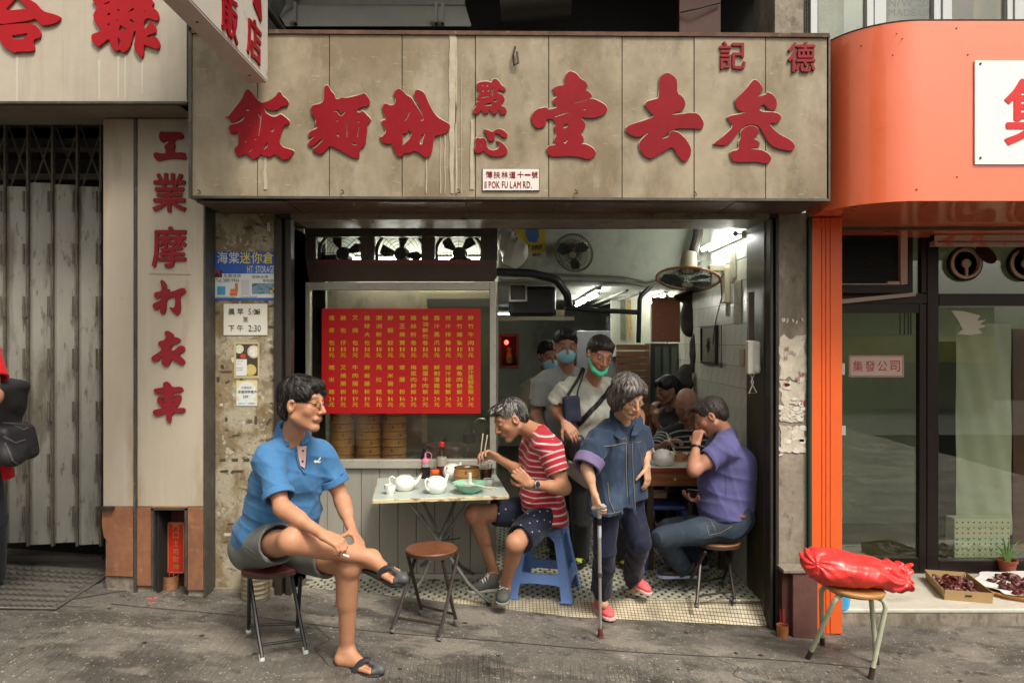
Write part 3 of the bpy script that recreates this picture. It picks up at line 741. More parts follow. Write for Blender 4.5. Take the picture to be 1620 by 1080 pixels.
L_fan=[[(45,543),(75,540),(110,500),(225,350),(250,280),(275,265),(305,290),(345,345),(385,395),(425,405),(490,385),(560,330),(570,305),(590,292),(605,300),(620,335),(665,370),(682,400),(672,435),(640,435),(600,450),(560,480),(500,480),(450,455),(435,440),(440,490),(470,520),(530,550),(590,530),(600,515),(630,535),(680,575),(692,595),(680,620),(640,625),(630,640),(600,730),(587,800),(620,850),(690,870),(740,885),(715,920),(690,965),(630,975),(580,945),(545,910),(515,940),(470,948),(425,930),(405,915),(370,955),(325,970),(280,935),(245,910),(190,945),(155,925),(135,860),(170,840),(180,800),(180,690),(120,715),(95,700),(80,645),(90,628),(200,600),(240,560),(225,535),(160,590),(120,605),(95,580),(80,555)],
[(250,470),(265,455),(290,485),(265,488)],[(370,505),(410,515),(412,560),(385,740),(375,735),(395,560)],[(505,665),(535,665),(530,690),(510,700)],[(440,850),(460,790),(475,820),(470,850),(430,880)],[(280,890),(300,865),(315,870),(290,905)],[(330,765),(365,762),(350,780)],[(240,790),(262,785),(250,810)],[(285,625),(298,630),(285,645)]]
L_mien=[[(905,455),(925,430),(1000,415),(1035,385),(1040,250),(1055,228),(1080,235),(1110,290),(1140,320),(1150,365),(1180,370),(1215,352),(1260,360),(1400,325),(1440,308),(1460,325),(1500,385),(1485,435),(1440,440),(1400,455),(1370,470),(1370,500),(1400,505),(1425,485),(1460,520),(1510,570),(1495,600),(1470,620),(1465,720),(1450,830),(1400,865),(1390,900),(1390,950),(1370,965),(1300,940),(1200,880),(1100,830),(1060,870),(1020,915),(990,918),(940,890),(925,868),(960,850),(1010,800),(1035,775),(1000,770),(930,840),(900,845),(875,815),(895,785),(950,745),(905,750),(885,735),(885,700),(980,655),(950,620),(960,570),(920,530)],
[(1115,500),(1150,478),(1180,475),(1215,525),(1230,490),(1260,488),(1225,535),(1195,540),(1160,490)],[(1150,570),(1180,575),(1175,600)],[(1160,720),(1180,695),(1195,750),(1170,740)],[(1256,600),(1266,600),(1276,750),(1262,748)],[(1388,640),(1380,640),(1363,750),(1375,748)],[(1305,810),(1340,805),(1388,835),(1340,830)],[(1362,588),(1390,583),(1390,607)],[(1318,650),(1332,650),(1326,668)]]
L_fun=[[(70,745),(95,750),(145,690),(105,620),(90,585),(140,575),(105,490),(97,450),(120,410),(155,420),(170,435),(225,425),(235,360),(213,330),(220,290),(255,262),(290,275),(340,330),(385,350),(440,440),(480,500),(510,560),(465,585),(520,585),(490,480),(450,390),(415,330),(425,290),(450,272),(500,290),(525,320),(550,380),(590,470),(650,550),(720,590),(782,625),(750,700),(690,722),(625,735),(610,780),(600,870),(580,930),(535,958),(490,920),(420,880),(370,910),(315,905),(290,945),(255,940),(215,880),(195,810),(150,820),(95,800)],
[(310,600),(345,570),(382,490),(362,490),(345,540)],[(300,710),(340,710),(370,660),(375,690),(400,710),(370,770),(300,835)],[(470,800),(490,730),(530,710),(510,760),(500,815),(475,825)]]
L_dim=[[(1045,215),(1080,195),(1150,190),(1195,205),(1205,170),(1235,162),(1270,190),(1285,225),(1330,255),(1335,280),(1300,290),(1265,265),(1250,310),(1300,320),(1325,370),(1300,400),(1290,435),(1330,450),(1345,490),(1330,520),(1290,520),(1275,480),(1255,470),(1245,510),(1215,520),(1190,490),(1165,470),(1160,500),(1140,515),(1110,500),(1095,465),(1080,490),(1050,520),(1015,510),(1012,470),(1045,440),(1040,400),(1080,390),(1055,370),(1060,330),(1075,310),(1050,250)],
[(1088,225),(1112,222),(1108,243)],[(1136,225),(1162,222),(1150,248)],[(1092,280),(1117,275),(1112,303)],[(1142,275),(1168,270),(1162,298)],[(1193,260),(1215,250),(1210,330),(1193,330)],[(1120,420),(1190,400),(1200,432),(1130,438)],[(1213,375),(1253,368),(1243,397),(1213,397)],[(1090,345),(1165,335),(1165,345),(1095,358)]]
L_sam=[[(1030,760),(1050,755),(1085,765),(1110,755),(1140,780),(1140,830),(1160,870),(1210,885),(1260,870),(1275,835),(1240,790),(1255,780),(1310,815),(1355,870),(1350,910),(1300,940),(1220,945),(1160,925),(1110,880),(1085,905),(1050,912),(1018,880),(1035,820)],
[(1115,680),(1130,670),(1180,690),(1205,700),(1240,672),(1290,668),(1340,700),(1355,735),(1340,755),(1310,750),(1270,720),(1235,705),(1220,725),(1225,770),(1205,790),(1170,790),(1150,740)],[(1088,800),(1098,800),(1094,845),(1086,845)]]
L_yat=[[(68,560),(75,520),(120,470),(225,448),(235,480),(340,450),(300,420),(282,375),(330,345),(300,300),(280,262),(340,235),(400,230),(405,150),(430,100),(465,88),(520,110),(560,165),(610,190),(635,235),(605,275),(655,300),(680,340),(640,366),(690,365),(760,395),(815,430),(832,470),(810,510),(740,545),(680,558),(550,548),(590,580),(612,625),(590,680),(560,712),(590,750),(595,785),(565,820),(620,820),(690,860),(718,910),(690,950),(635,972),(570,950),(450,935),(330,945),(260,940),(220,885),(235,840),(320,828),(295,780),(325,720),(295,660),(320,615),(280,560),(215,570),(215,620),(180,650),(130,660),(85,625)],
[(452,416),(550,390),(630,366),(635,374),(520,408)],[(290,545),(360,515),(500,483),(420,512),(310,548)],[(385,640),(420,610),(475,570),(430,610),(440,645),(395,665)],[(385,795),(430,772),(438,780),(405,818)],[(580,470),(610,460),(622,470),(600,482)]]
L_hoi=[[(1355,160),(1375,130),(1430,102),(1490,130),(1530,180),(1530,310),(1584,342),(1614,407),(1597,465),(1539,498),(1467,523),(1500,526),(1694,504),(1752,523),(1801,608),(1778,672),(1694,659),(1539,659),(1474,679),(1430,710),(1365,775),(1450,750),(1455,705),(1480,685),(1552,705),(1629,782),(1672,866),(1662,938),(1623,989),(1577,983),(1526,912),(1487,847),(1440,865),(1330,930),(1265,965),(1210,945),(1165,890),(1148,810),(1180,765),(1260,692),(1180,735),(1130,750),(1060,725),(1020,690),(1018,650),(1080,620),(1310,548),(1270,510),(1230,450),(1205,425),(1230,390),(1290,375),(1345,360),(1352,300)]]
L_saam=[[(500,545),(520,520),(590,450),(640,385),(660,378),(695,405),(720,450),(705,480),(670,515),(745,495),(750,475),(800,495),(828,550),(820,605),(790,622),(760,600),(735,570),(700,575),(690,628),(820,632),(860,660),(855,690),(820,712),(765,718),(800,765),(850,805),(940,850),(968,890),(955,925),(910,928),(830,910),(780,885),(735,820),(690,740),(650,725),(600,725),(540,765),(470,860),(420,888),(345,882),(335,872),(400,830),(495,740),(460,700),(440,665),(560,642),(600,628),(550,628),(515,600)],
[(545,780),(580,750),(635,732),(680,755),(690,790),(640,835),(690,860),(690,895),(640,908),(600,918),(700,920),(760,950),(785,985),(770,1020),(730,1028),(670,1012),(500,1018),(470,980),(465,935),(535,922),(530,865),(550,830)]]
m_halo=mat('old_glue_edge',(.40,.34,.25),.7,stains=[((.20,.155,.10),9,(1,1,1),.44,.56,.9)])
for nm,L_,z0,k in(('fan',L_fan,z1,K6),('mien',L_mien,z1,K6),('fun',L_fun,z2,K6),('dim',L_dim,z2,K6),('sam',L_sam,z2,K6),('yat',L_yat,z3,K6),('hoi',L_hoi,z3,K6),('saam',L_saam,z4,K4)):
    outline(L_,z0,k,YS-.006,.007,'sign_letter',m_red,sg);outline(L_,(z0[0]-.5,z0[1]-.6),k,YS-.0035,.001,'pale_letter_edge',m_halo,sg,.0042)
for ch,u,v,w_,h_ in(('記',1158,89,.145,.155),('德',1267,92,.150,.165)):
    mb=MB();put_glyph(mb,ch,X(u,YS),Z(v,YS),w_,h_,YS-.008,.022,.04);mb.build('sign_letter',m_redm,sg)
mb=MB()
def run(u,v0,v1,w0,w1,y=YS-.0045):
    N=12;L_=[];R_=[]
    for i in range(N+1):
        v=v0+(v1-v0)*i/N;ww=(w0+(w1-w0)*i/N)*random.uniform(.8,1.15)/2;uu=u+math.sin(i*.8+u)*.5
        L_.append((X(uu-ww,YS),y,Z(v,YS)));R_.append((X(uu+ww,YS),y,Z(v,YS)))
    mb.prism(L_+R_[::-1],(0,-.0008,0))
run(716,52,195,11,11);run(715,195,306,9,5);run(722,60,306,2,3);run(697,214,306,1.6,1.6);run(704,214,306,2,1.2);run(675,250,306,2,2);run(747,190,300,4,7);run(420,236,300,3,6);run(730,120,306,1.2,1)
tag(mb.build('paint_run',mat('paint_run',(.40,.345,.26),.6,var=.15,vscale=12),sg),kind='stuff')
for u,v in((724,302),(910,303),(1098,306),(313,303),(540,303)):mb=MB();mb.tube([P(u,v-3,YS-.012),P(u+3,v-1,YS-.03),P(u+4,v+3,YS-.03),P(u,v+3,YS-.014)],.003,5);mb.build('rusty_hook',m_dark,sg)
mb=MB();mb.tube([P(815,74,YS-.01),P(812,88,YS-.03),P(813,104,YS-.02),P(820,100,YS-.03),P(818,82,YS-.02)],.006,6)
mb.build('rusty_hook',m_dark,sg)
ap=thing('address_plate','small white plate with the street address in red, fixed low on the beige sign','plate',P(808,285,YS-.012))
mb=MB();mb.box(X(763,YS),X(853.5,YS),YS-.010,YS-.005,Z(302.5,YS),Z(267.5,YS));mb.build('plate_edge',m_dark,ap)
mb=MB();mb.box(X(764,YS),X(852.5,YS),YS-.013,YS-.0095,Z(301.8,YS),Z(268.2,YS));mb.build('plate',mat('plate_white',(.68,.64,.60),.5,var=.06,vscale=10),ap)
mb=MB()
for i,ch in enumerate('薄扶林道'):put_glyph(mb,ch,X(774+i*12.2,YS),Z(277.5,YS),.036,.038,YS-.0142,.03)
for i,ch in enumerate('十一號'):put_glyph(mb,ch,X(823.5+i*11.2,YS),Z(277.5,YS),.034,.036 if ch!='一' else .008,YS-.0142,.03)
put_line(mb,'11 POK FU LAM RD.',X(767,YS),Z(293,YS),.038,YS-.0142,.03,wsc=.575);mb.build('lettering',m_red,ap)

# ---------------------------------------------------------------- left shop: sign, pilaster, altar
ls=thing('left_shop_sign','pale sheet sign with two large red letters above the folding gate','shop sign',(-2.9,0,2.95))
mb=MB();mb.box(-4.6,-1.836,YS+.01,-.001,2.968,4.2);mb.build('sign_box',m_dark,ls)
mb=MB()
mb.grid(lambda a,b:(-4.6+a*(4.6-1.84),YS+(0 if a<.985 else(a-.985)*.8),2.955+b*1.3),60,1);mb.build('sign_panel',m_sign2,ls,smooth=True)
mb=MB();mb.box(-4.6,-1.838,YS-.008,YS+.03,2.944,2.957);mb.build('edge_strip',m_edge,ls)
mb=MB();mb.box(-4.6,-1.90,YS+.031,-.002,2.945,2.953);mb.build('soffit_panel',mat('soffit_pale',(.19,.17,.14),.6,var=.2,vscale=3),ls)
mb=MB()
for u,v0,v1,w_ in((157,95,158,4),(187,90,155,3),(198,88,158,3),(225,96,150,4),(27,88,160,4)):
    N=6;mb.prism([P(u-w_/2,v0,YS-.001),P(u+w_/2,v0,YS-.001),P(u+w_*.3,v1,YS-.001),P(u-w_*.3,v1,YS-.001)],(0,-.0008,0))
tag(mb.build('water_streak',mat('streak',(.56,.53,.46),.5),ls),kind='stuff')
L_hap=[[(-40,-20),(40,-90),(110,-100),(190,-30),(345,30),(400,100),(440,125),(540,150),(598,178),(540,235),(420,255),(390,235),(350,185),(300,205),(90,235),(50,240),(0,235),(-120,270),(-220,240),(-160,140)],[(70,100),(165,-8),(180,-8),(282,95),(200,102),(90,112)]]
L_hap2=[[(0,270),(30,250),(200,235),(330,235),(390,295),(400,340),(385,372),(345,380),(325,405),(340,480),(325,498),(180,500),(155,515),(90,480),(40,440),(20,390),(-20,340)],[(120,350),(275,325),(270,350),(230,385),(145,385)]]
L_luen=[[(885,0),(900,30),(940,75),(895,150),(905,190),(925,240),(985,300),(915,325),(880,340),(880,395),(945,458),(975,430),(1050,375),(1055,420),(1085,480),(1120,495),(1145,480),(1185,510),(1215,490),(1250,440),(1285,290),(1300,300),(1295,380),(1280,440),(1300,500),(1350,560),(1372,530),(1375,430),(1400,440),(1510,482),(1530,435),(1500,370),(1480,360),(1400,368),(1410,345),(1490,320),(1490,270),(1440,210),(1400,270),(1380,290),(1370,260),(1380,200),(1415,180),(1505,215),(1520,170),(1500,110),(1440,80),(1475,45),(1440,0),(1420,-60),(1300,-90),(1200,-60),(1100,-90),(950,-70)],
[(995,50),(1050,25),(1058,36),(1010,58)],[(1025,150),(1050,130),(1062,145),(1040,162)],[(1113,98),(1152,105),(1135,124)],[(1215,135),(1270,88),(1290,100),(1250,122)],[(1135,300),(1150,245),(1215,285),(1150,302)],[(1028,240),(1057,233),(1040,262)],[(1128,355),(1165,412),(1185,393),(1130,450)],[(1240,205),(1255,190),(1300,240),(1290,245)],[(1110,205),(1130,198),(1125,220)],[(1370,125),(1390,112),(1385,130)]]
for L_ in(L_hap,L_hap2,L_luen):outline(L_,(0,0),6,YS-.004,.012,'sign_letter',m_red2,ls)

YP=-.15
pi=thing('shop_pilaster','tall pale sheet-clad pilaster with a column of red letters, left of the plaster pier','pilaster',(-2.2,YP,.1))
xa,xb,xc,xd=X(163,YP),X(212,YP),X(217,YP),X(323,YP)
zt,zm=Z(188,YP),Z(801,YP)
mb=MB();mb.box(xa+.01,xd-.004,YP+.012,.2,.42+.45,3.0);mb.box(xa+.01,X(240,YP),YP+.012,.2,.05,.90);mb.box(X(297,YP),xd-.004,YP+.012,.2,.0,.90);mb.build('core',m_conc,pi)
mb=MB();mb.box(xa,xb,YP,YP+.011,zm,zt);mb.build('sheet_panel',m_pil,pi,bevel=.004)
mb=MB();mb.box(xc,xd,YP,YP+.011,zm,zt);mb.build('sheet_panel',m_pil,pi,bevel=.004)
mb=MB();mb.box(xb,xc,YP-.006,YP+.004,.05,zt);mb.box(xd-.002,xd+.008,YP-.006,.0,.0,zt-.4);mb.build('cover_strip',m_edge,pi)
mb=MB();mb.box(xd-.003,xd+.003,YP+.012,-.001,.02,2.8);mb.build('side_sheet',m_soffit,pi)
# red granite foot, one slab broken at its lower left corner
def gsl(u0,u1,v0,v1):
    mb=MB();mb.box(X(u0,YP),X(u1,YP),YP-.004,YP+.011,Z(v1,YP),Z(v0,YP));mb.build('granite_slab',m_granite,pi,bevel=.003)
mb=MB()
pp=[(163,801),(212,801),(212,911),(168,909),(171,885),(169,870),(172,855),(166,848),(163,830)]
mb.prism([P(u,v,YP+.011)for u,v in pp],(0,-.015,0));mb.build('granite_slab',m_granite,pi,bevel=.003,label='red granite slab with its lower left corner broken away')
gsl(217,240,802,926);gsl(297,322,802,933);gsl(240.5,296.5,800,803.5)
mb=MB();mb.box(X(240,YP),X(244,YP),YP-.01,YP+.02,Z(927,YP),Z(803,YP));mb.box(X(293,YP),X(297,YP),YP-.01,YP+.02,Z(927,YP),Z(803,YP));mb.box(X(240,YP),X(297,YP),YP-.01,YP+.02,Z(806,YP),Z(802.5,YP));mb.build('niche_frame',m_edge,pi)
mb=MB();mb.box(X(244,YP),X(293,YP),.02,.03,.05,.9);mb.build('niche_back',mat('sooty_red',(.10,.02,.015),.8,var=.4,vscale=6),pi)
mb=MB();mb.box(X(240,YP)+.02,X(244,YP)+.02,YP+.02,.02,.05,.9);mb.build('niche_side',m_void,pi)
mb=MB();mb.box(xa-.01,X(182,YP),YP-.035,YP-.005,Z(805,YP),Z(799.5,YP));mb.build('bolt_bracket',m_dark,pi)
# vertical letters 工 業 摩 打 衣 車
za,zb=(230,200),(230,440)
K1,K2=4.7,4.5
L_gung=[[(105,60),(125,40),(145,48),(265,45),(290,75),(275,100),(245,98),(215,110),(225,150),(215,180),(225,200),(290,195),(308,225),(305,248),(270,242),(180,240),(100,262),(72,240),(65,205),(90,195),(110,205),(160,205),(150,160),(145,150),(180,120),(170,105),(130,125),(110,100)]]
L_da=[[(110,20),(125,12),(155,45),(155,80),(175,78),(180,100),(215,90),(275,65),(295,100),(270,118),(252,130),(255,240),(235,268),(205,245),(170,205),(215,215),(220,130),(175,140),(155,160),(150,240),(130,262),(105,240),(120,190),(80,235),(55,200),(60,180),(120,155),(120,130),(85,150),(65,125),(75,100),(120,95),(120,55)]]
L_yi=[[(140,390),(155,370),(200,395),(210,420),(245,425),(258,450),(190,480),(185,510),(205,520),(250,475),(285,490),(285,520),(235,540),(290,590),(275,620),(230,600),(190,570),(175,620),(150,630),(115,600),(140,545),(80,600),(50,580),(48,560),(110,520),(125,495),(95,475),(100,450),(140,440),(155,420)]]
L_che=[[(60,790),(100,780),(135,775),(130,745),(155,732),(180,750),(190,775),(260,770),(278,805),(200,815),(200,830),(255,828),(262,860),(240,905),(215,925),(285,920),(288,955),(190,955),(188,1030),(165,1020),(152,995),(155,955),(85,985),(60,960),(60,935),(150,920),(110,910),(85,865),(100,838),(145,830),(145,820),(80,825)],[(120,858),(145,852),(145,862),(124,868)],[(195,850),(225,848),(222,858),(195,862)],[(125,885),(145,880),(145,890)],[(195,880),(218,878),(212,890),(195,890)]]
for L_,z0,k in((L_gung,za,K1),(L_da,zb,K2),(L_yi,zb,K2),(L_che,zb,K2)):outline(L_,z0,k,YP-.003,.009,'pilaster_letter',m_redm,pi)
for ch,v,w_,h_ in(('業',305,.195,.225),('摩',391,.20,.24)):
    mb=MB();put_glyph(mb,ch,X(269,YP),Z(v,YP),w_,h_,YP-.006,.030,.03);mb.build('pilaster_letter',m_redm,pi)
mb=MB();mb.prism([P(236,431,YP-.001),P(302,433,YP-.001),P(302,435,YP-.001),P(236,433.5,YP-.001)],(0,-.002,0));mb.build('old_sticker',mat('tan_tape',(.36,.30,.2),.6),pi)
al=thing('altar_plaque','red earth-god plaque with gold characters in the niche at the pilaster foot','altar',P(279,903,-.0))
mb=MB();mb.box(X(265,-.02),X(292,-.02),-.02,-.008,Z(905,0),Z(824,0));mb.build('plaque',mat('altar_red',(.55,.02,.015),.5,var=.1,vscale=8),al)
mb=MB()
fx0,fx1,fz0,fz1=X(265.5,-.02),X(291.5,-.02),Z(904,0),Z(825,0)
for q in((fx0,fx1,fz0,fz0+.006),(fx0,fx1,fz1-.008,fz1),(fx0,fx0+.006,fz0,fz1),(fx1-.006,fx1,fz0,fz1)):mb.box(q[0],q[1],-.024,-.019,q[2],q[3])
for i,ch in enumerate('門口土地財神'):put_glyph(mb,ch,X(278.5,-.02),Z(832+i*12.6,0),.036,.040,-.0225,.02)
mb.build('gold_lettering',mat('old_gold',(.45,.27,.07),.4,metal=.4),al)
def tin(name,label,cat,loc,r,h_,m,ribs=0,rim=None,group=None):
    t=thing(name,label,cat,loc,0,group)
    prof=[(0,0),(r,0)]
    if ribs:
        for i in range(ribs):
            z=h_*(.08+.84*i/ribs);prof+=[(r,z),(r*1.022,z+h_*.012),(r*1.022,z+h_*.03),(r,z+h_*.042)]
    prof+=[(r,h_),(r*1.03,h_),(r*1.03,h_*.985+.001),(r*.95,h_*.97),(r*.94,h_*.03),(0,h_*.03)]
    mb=MB();mb.lathe(prof,n=32);mb.build('can_body',m,t,smooth=True,local=True)
    return t
m_tin=mat('tin',(.40,.34,.24),.42,metal=.7,var=.2,vscale=12,stains=[((.20,.09,.03),14,(1,1,1),.58,.68,.6)])
p=GP(265,934);it=tin('incense_tin','small open tin with red incense sticks at the niche','tin',p+V((0,.04,0)),.047,.085,mat('rust_tin',(.33,.16,.08),.6,metal=.5,var=.3,vscale=20),3)
mb=MB()
for a,b in((-.01,.01),(0,-.01),(.012,.004),(.005,.015)):mb.cyl((a,b,.03),(a*2,b*2,.13),.0022,n=5)
mb.build('incense_stick',mat('joss_red',(.4,.03,.03),.7),it,local=True)
mb=MB();mb.lathe([(0,.068),(.043,.068)],n=20);mb.build('ash',mat('ash',(.3,.26,.22),.9,bump=.003,bscale=80),it,local=True)
for i,(u,v)in enumerate(((236,947),(241,954),(246,946))):
    p=GP(u,v);mb=MB();scrap(mb,0,0,.035,.02,0);mb.v=[(a,c,b+.004)for a,b,c in mb.v]
    o=mb.build('paper_scrap',mat('pink_scrap',(.6,.08,.09),.7));o.location=p;o.rotation_euler=(0,0,i);tag(o,['scrap of red paper on the pavement, leftmost of three by the altar','scrap of red paper on the pavement, nearest the street of three by the altar','scrap of red paper on the pavement, rightmost of three by the altar'][i],'litter','red paper scraps before the altar')
p=GP(399,952);bt=tin('biscuit_tin','large open ribbed tin can standing against the plaster pier behind the seated man','can',p+V((0,.06,0)),.083,.235,m_tin,7)

# ---------------------------------------------------------------- folding gate
YG=.15
gt=thing('folding_gate','grey concertina steel gate with open lattice above, left of the pilaster','gate',(-2.9,YG,.3))
def gx(u):return X(u,YG)
zt_,zb_=Z(289,YG),Z(858,YG)
pan=[(-62,-30),(-27,8),(12,44),(49,83),(87,122),(126,159)]
for i,(a,b)in enumerate(pan):
    mb=MB();x0,x1=gx(a)-.004,gx(b)+.004;d1,d2=.0,.014
    zz=zb_-.012*(i%2)
    mb.prism([(x0,YG+d1,zz),(x0+.02,YG+d1-.006,zz),(x1-.03,YG+d2,zz),(x1,YG+d2-.01,zz),(x1,YG+d2,zz),(x1-.03,YG+d2+.01,zz),(x0+.02,YG+d1,zz),(x0,YG+d1+.01,zz)],(0,0,zt_-zz-.012*(i%3)))
    mb.build('gate_plate',m_gate,gt)
for i,(a,b)in enumerate(pan):
    x=gx(b+1.8)
    mb=MB();mb.box(x-.007,x+.007,YG-.02,YG+.012,zb_-.02,3.05);mb.build('upright_bar',m_gatebar,gt,bevel=.003)
for i,(a,b)in enumerate(pan):
    x=gx(b+1.8)-.019
    for k in range(7):
        hg=MB();z0=zt_-.06-k*.335;hg.cyl((x,YG-.022,z0),(x,YG-.022,z0-.13),.007,n=6);hg.cyl((x+.024,YG-.03,z0),(x+.024,YG-.03,z0-.13),.005,n=6);hg.build('hinge_pin',m_gatebar,gt)
for i in range(len(pan)-1):
    x0,x1=gx(pan[i][1]+1.8),gx(pan[i+1][1]+1.8)
    mb=MB()
    mb.cyl((x0,YG+.015,3.0),(x1-.01,YG+.025,zt_-.02),.006,n=6);mb.cyl((x1,YG+.02,3.0),(x0+.01,YG+.03,zt_-.02),.006,n=6);mb.build('lattice_bar',m_gatebar,gt)
mb=MB();mb.box(-4.6,gx(160),YG-.01,YG+.05,2.985,3.03);mb.box(-4.6,gx(160),YG+.01,YG+.05,.19,.215);mb.build('rail',m_dark,gt)
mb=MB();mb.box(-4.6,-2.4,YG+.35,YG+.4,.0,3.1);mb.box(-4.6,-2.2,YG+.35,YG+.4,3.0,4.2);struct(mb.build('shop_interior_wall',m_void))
mb=MB();mb.box(-4.6,-2.5,YG+.1,YG+.3,2.66,2.70);mb.box(-4.6,-2.5,YG+.1,YG+.3,2.84,2.87);mb.build('inner_rail',m_edge,gt)

# ---------------------------------------------------------------- hanging sign at the top
hx=-1.353
hs_=thing('projecting_sign','white sign box jutting out towards the street at the top left','sign',(hx,-.5,3.04))
mb=MB();mb.box(hx-.115,hx,-3.4,-.50,3.037,4.4);mb.build('sign_case',mat('case_white',(.46,.43,.38),.55,var=.08,vscale=3,stains=[((.16,.14,.10),9,(1,1,1),.64,.70,.7)]),hs_,bevel=.004)
mb=MB();mb.box(hx-.112,hx-.003,-3.39,-.505,3.030,3.036);mb.build('bottom_sheet',mat('pinkish_sheet',(.52,.44,.39),.5,var=.08,vscale=2),hs_)
mb=MB();RM=lambda p:(hx+.002-p[1],p[0],p[2])
for ch,u,z_ in(('飯',362,3.155),('店',401,3.175)):
    d=1.353*F/(810-u);mb=MB();put_glyph(mb,ch,d+CY,z_,.20,.21,0,.03,.03,M=RM);mb.build('sign_letter',m_red,hs_)
mb=MB()
for u0,u1,v1 in((314,327,8),(399,411,15)):
    y0,y1=1.353*F/(810-u0)+CY,1.353*F/(810-u1)+CY
    mb.prism([(hx+.001,y0,3.36),(hx+.001,y1,3.31),(hx+.001,y1+.02,3.27+.06),(hx+.001,y1,3.43),(hx+.001,y0+.02,3.45)],(.006,0,0));mb.build('sign_letter',m_red,hs_);mb=MB()
mb=MB()
for u,v in((312,44),(395,120)):
    d=1.41*F/(810-u);mb.cyl((-1.41,d+CY,3.030),(-1.41,d+CY,3.026),.006,n=6)
mb.build('screw',m_black,hs_)
mb=MB();mb.tube([(hx-.05,-.49,3.5),(hx-.05,.3,3.5)],.02);mb.tube([(hx-.05,-.49,3.9),(hx-.05,.3,3.9)],.02);mb.build('bracket',m_dark,hs_)

# ---------------------------------------------------------------- upper floor behind the signs
up=thing('upper_facade','dark upper storey recess above the long beige sign','facade',(0,.5,3.4))
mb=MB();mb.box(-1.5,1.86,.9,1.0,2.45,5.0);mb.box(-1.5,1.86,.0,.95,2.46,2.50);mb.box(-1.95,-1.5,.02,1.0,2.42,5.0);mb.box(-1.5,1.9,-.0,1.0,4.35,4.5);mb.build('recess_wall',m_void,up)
m_box=mat('dusty_grey_metal',(.03,.031,.026),.6,var=.2,vscale=4)
mb=MB()
YU=.3
mb.prism([P(432,8,YU),P(735,10,YU),P(745,42,.05),P(452,42,.05)],(0,.02,.02));mb.box(X(432,YU),X(735,YU),YU,.8,Z(8,YU),Z(-8,YU))
for u in(470,690,700):mb.box(X(u,.1),X(u+4,.1),.02,.06,Z(44,.1),Z(12,.1))
mb.build('awning_tray',m_box,up)
mb=MB();mb.box(X(1075,.3),X(1140,.3),.3,.34,3.3,4.3);mb.build('door_leaf',mat('brown_door',(.06,.02,.012),.6),up)
mb=MB();mb.cyl(P(790,0,.4),P(900,-10,.4),.16,n=14);mb.build('drum',m_dark,up,smooth=True)
mb=MB();mb.tube([P(1076,20,.28),P(1100,15,.26),P(1125,8,.27),P(1139,5,.28)],.006,5);mb.build('cable',m_black,up)
cc=thing('upper_column','grey concrete column above the right end of the beige sign','column',(1.8,.1,3.2))
mb=MB();mb.box(X(1226,.1),X(1270,.1),.1,.5,2.45,4.6);mb.build('wall_body',m_conc,cc)
mb=MB()
for i in range(5):mb.box(X(1270+i*3.4,.12),X(1270.7+i*3.4,.12),.12,.124,3.3,4.4)
for i in range(26):mb.box(X(1270,.12),X(1285,.12),.125,.129,3.35+i*.025,3.353+i*.025)
mb.build('wire_mesh',m_edge,cc)
wn=thing('upper_window','white framed window strip above the orange sign with boxes behind its panes','window',(2.6,.1,3.3))
fr=MB();m_wf=mat('white_frame',(.52,.54,.54),.35)
for u0,u1 in((1283,1293),(1372,1382),(1384,1402),(1478,1488),(1492,1506),(1594,1602),(1606,1620)):fr.box(X(u0,.1),X(u1,.1),.1,.16,3.2,4.5)
fr.box(X(1283,.1),4.2,.12,.15,4.4,4.5);fr.build('window_frame',m_wf,wn)
for u0,u1 in((1294,1371),(1403,1477),(1507,1593),(1603,1720)):
    mb=MB();mb.box(X(u0,.1),X(u1,.1),.13,.136,3.2,4.4);mb.build('pane',m_glass,wn)
mb=MB();mb.box(1.95,5,.7,.75,3.0,5);mb.build('room_back',mat('pale_back',(.35,.37,.36),.8),wn)
m_card=mat('cardboard',(.34,.24,.14),.8,var=.1,vscale=5)
for u0,u1,vv,m_,lab in((1294,1336,-10,mat('grey_bag',(.30,.29,.26),.6,var=.2,vscale=8),'grey plastic wrapped bundle behind the first upper pane'),(1404,1470,8,mat('grey_box',(.22,.21,.19),.7),'grey printed carton behind the second upper pane'),(1540,1592,-6,m_card,'brown carton behind the third upper pane')):
    t=thing('stored_carton',lab,'carton',P((u0+u1)/2,40,.3),group='cartons behind the upper windows');mb=MB();mb.box(X(u0,.25),X(u1,.25),.25,.5,3.1,Z(vv,.25)+.2);mb.build('carton_body',m_,t,bevel=.01)
    if u0==1404:
        mb=MB();put_line(mb,'N/W 20 KGS',X(1406,.249),Z(5,.249),.05,.247,.02);put_line(mb,'MADE UP 1',X(1406,.249),Z(20,.249),.045,.247,.02);mb.build('print',m_dark,t)
# ---------------------------------------------------------------- interior shell of the noodle shop
mb=MB();mb.box(-1.65,-1.6,1.2,7.2,-.2,3.4);mb.box(-1.65,1.9,7.2,7.3,-.2,3.4);mb.box(-1.48,-1.462,.06,1.25,-.1,2.42)
struct(mb.build('room_wall',m_room))
mb=MB();mb.box(-1.6,1.9,1.45,7.2,2.085,2.2);struct(mb.build('room_ceiling',m_ceil))
mb=MB();mb.box(-1.65,1.9,.44,1.5,3.0,3.05);struct(mb.build('front_ceiling',m_ceil))
mb=MB();mb.box(-1.6,1.7,1.40,1.45,2.085,3.0);struct(mb.build('mezzanine_wall',m_room))
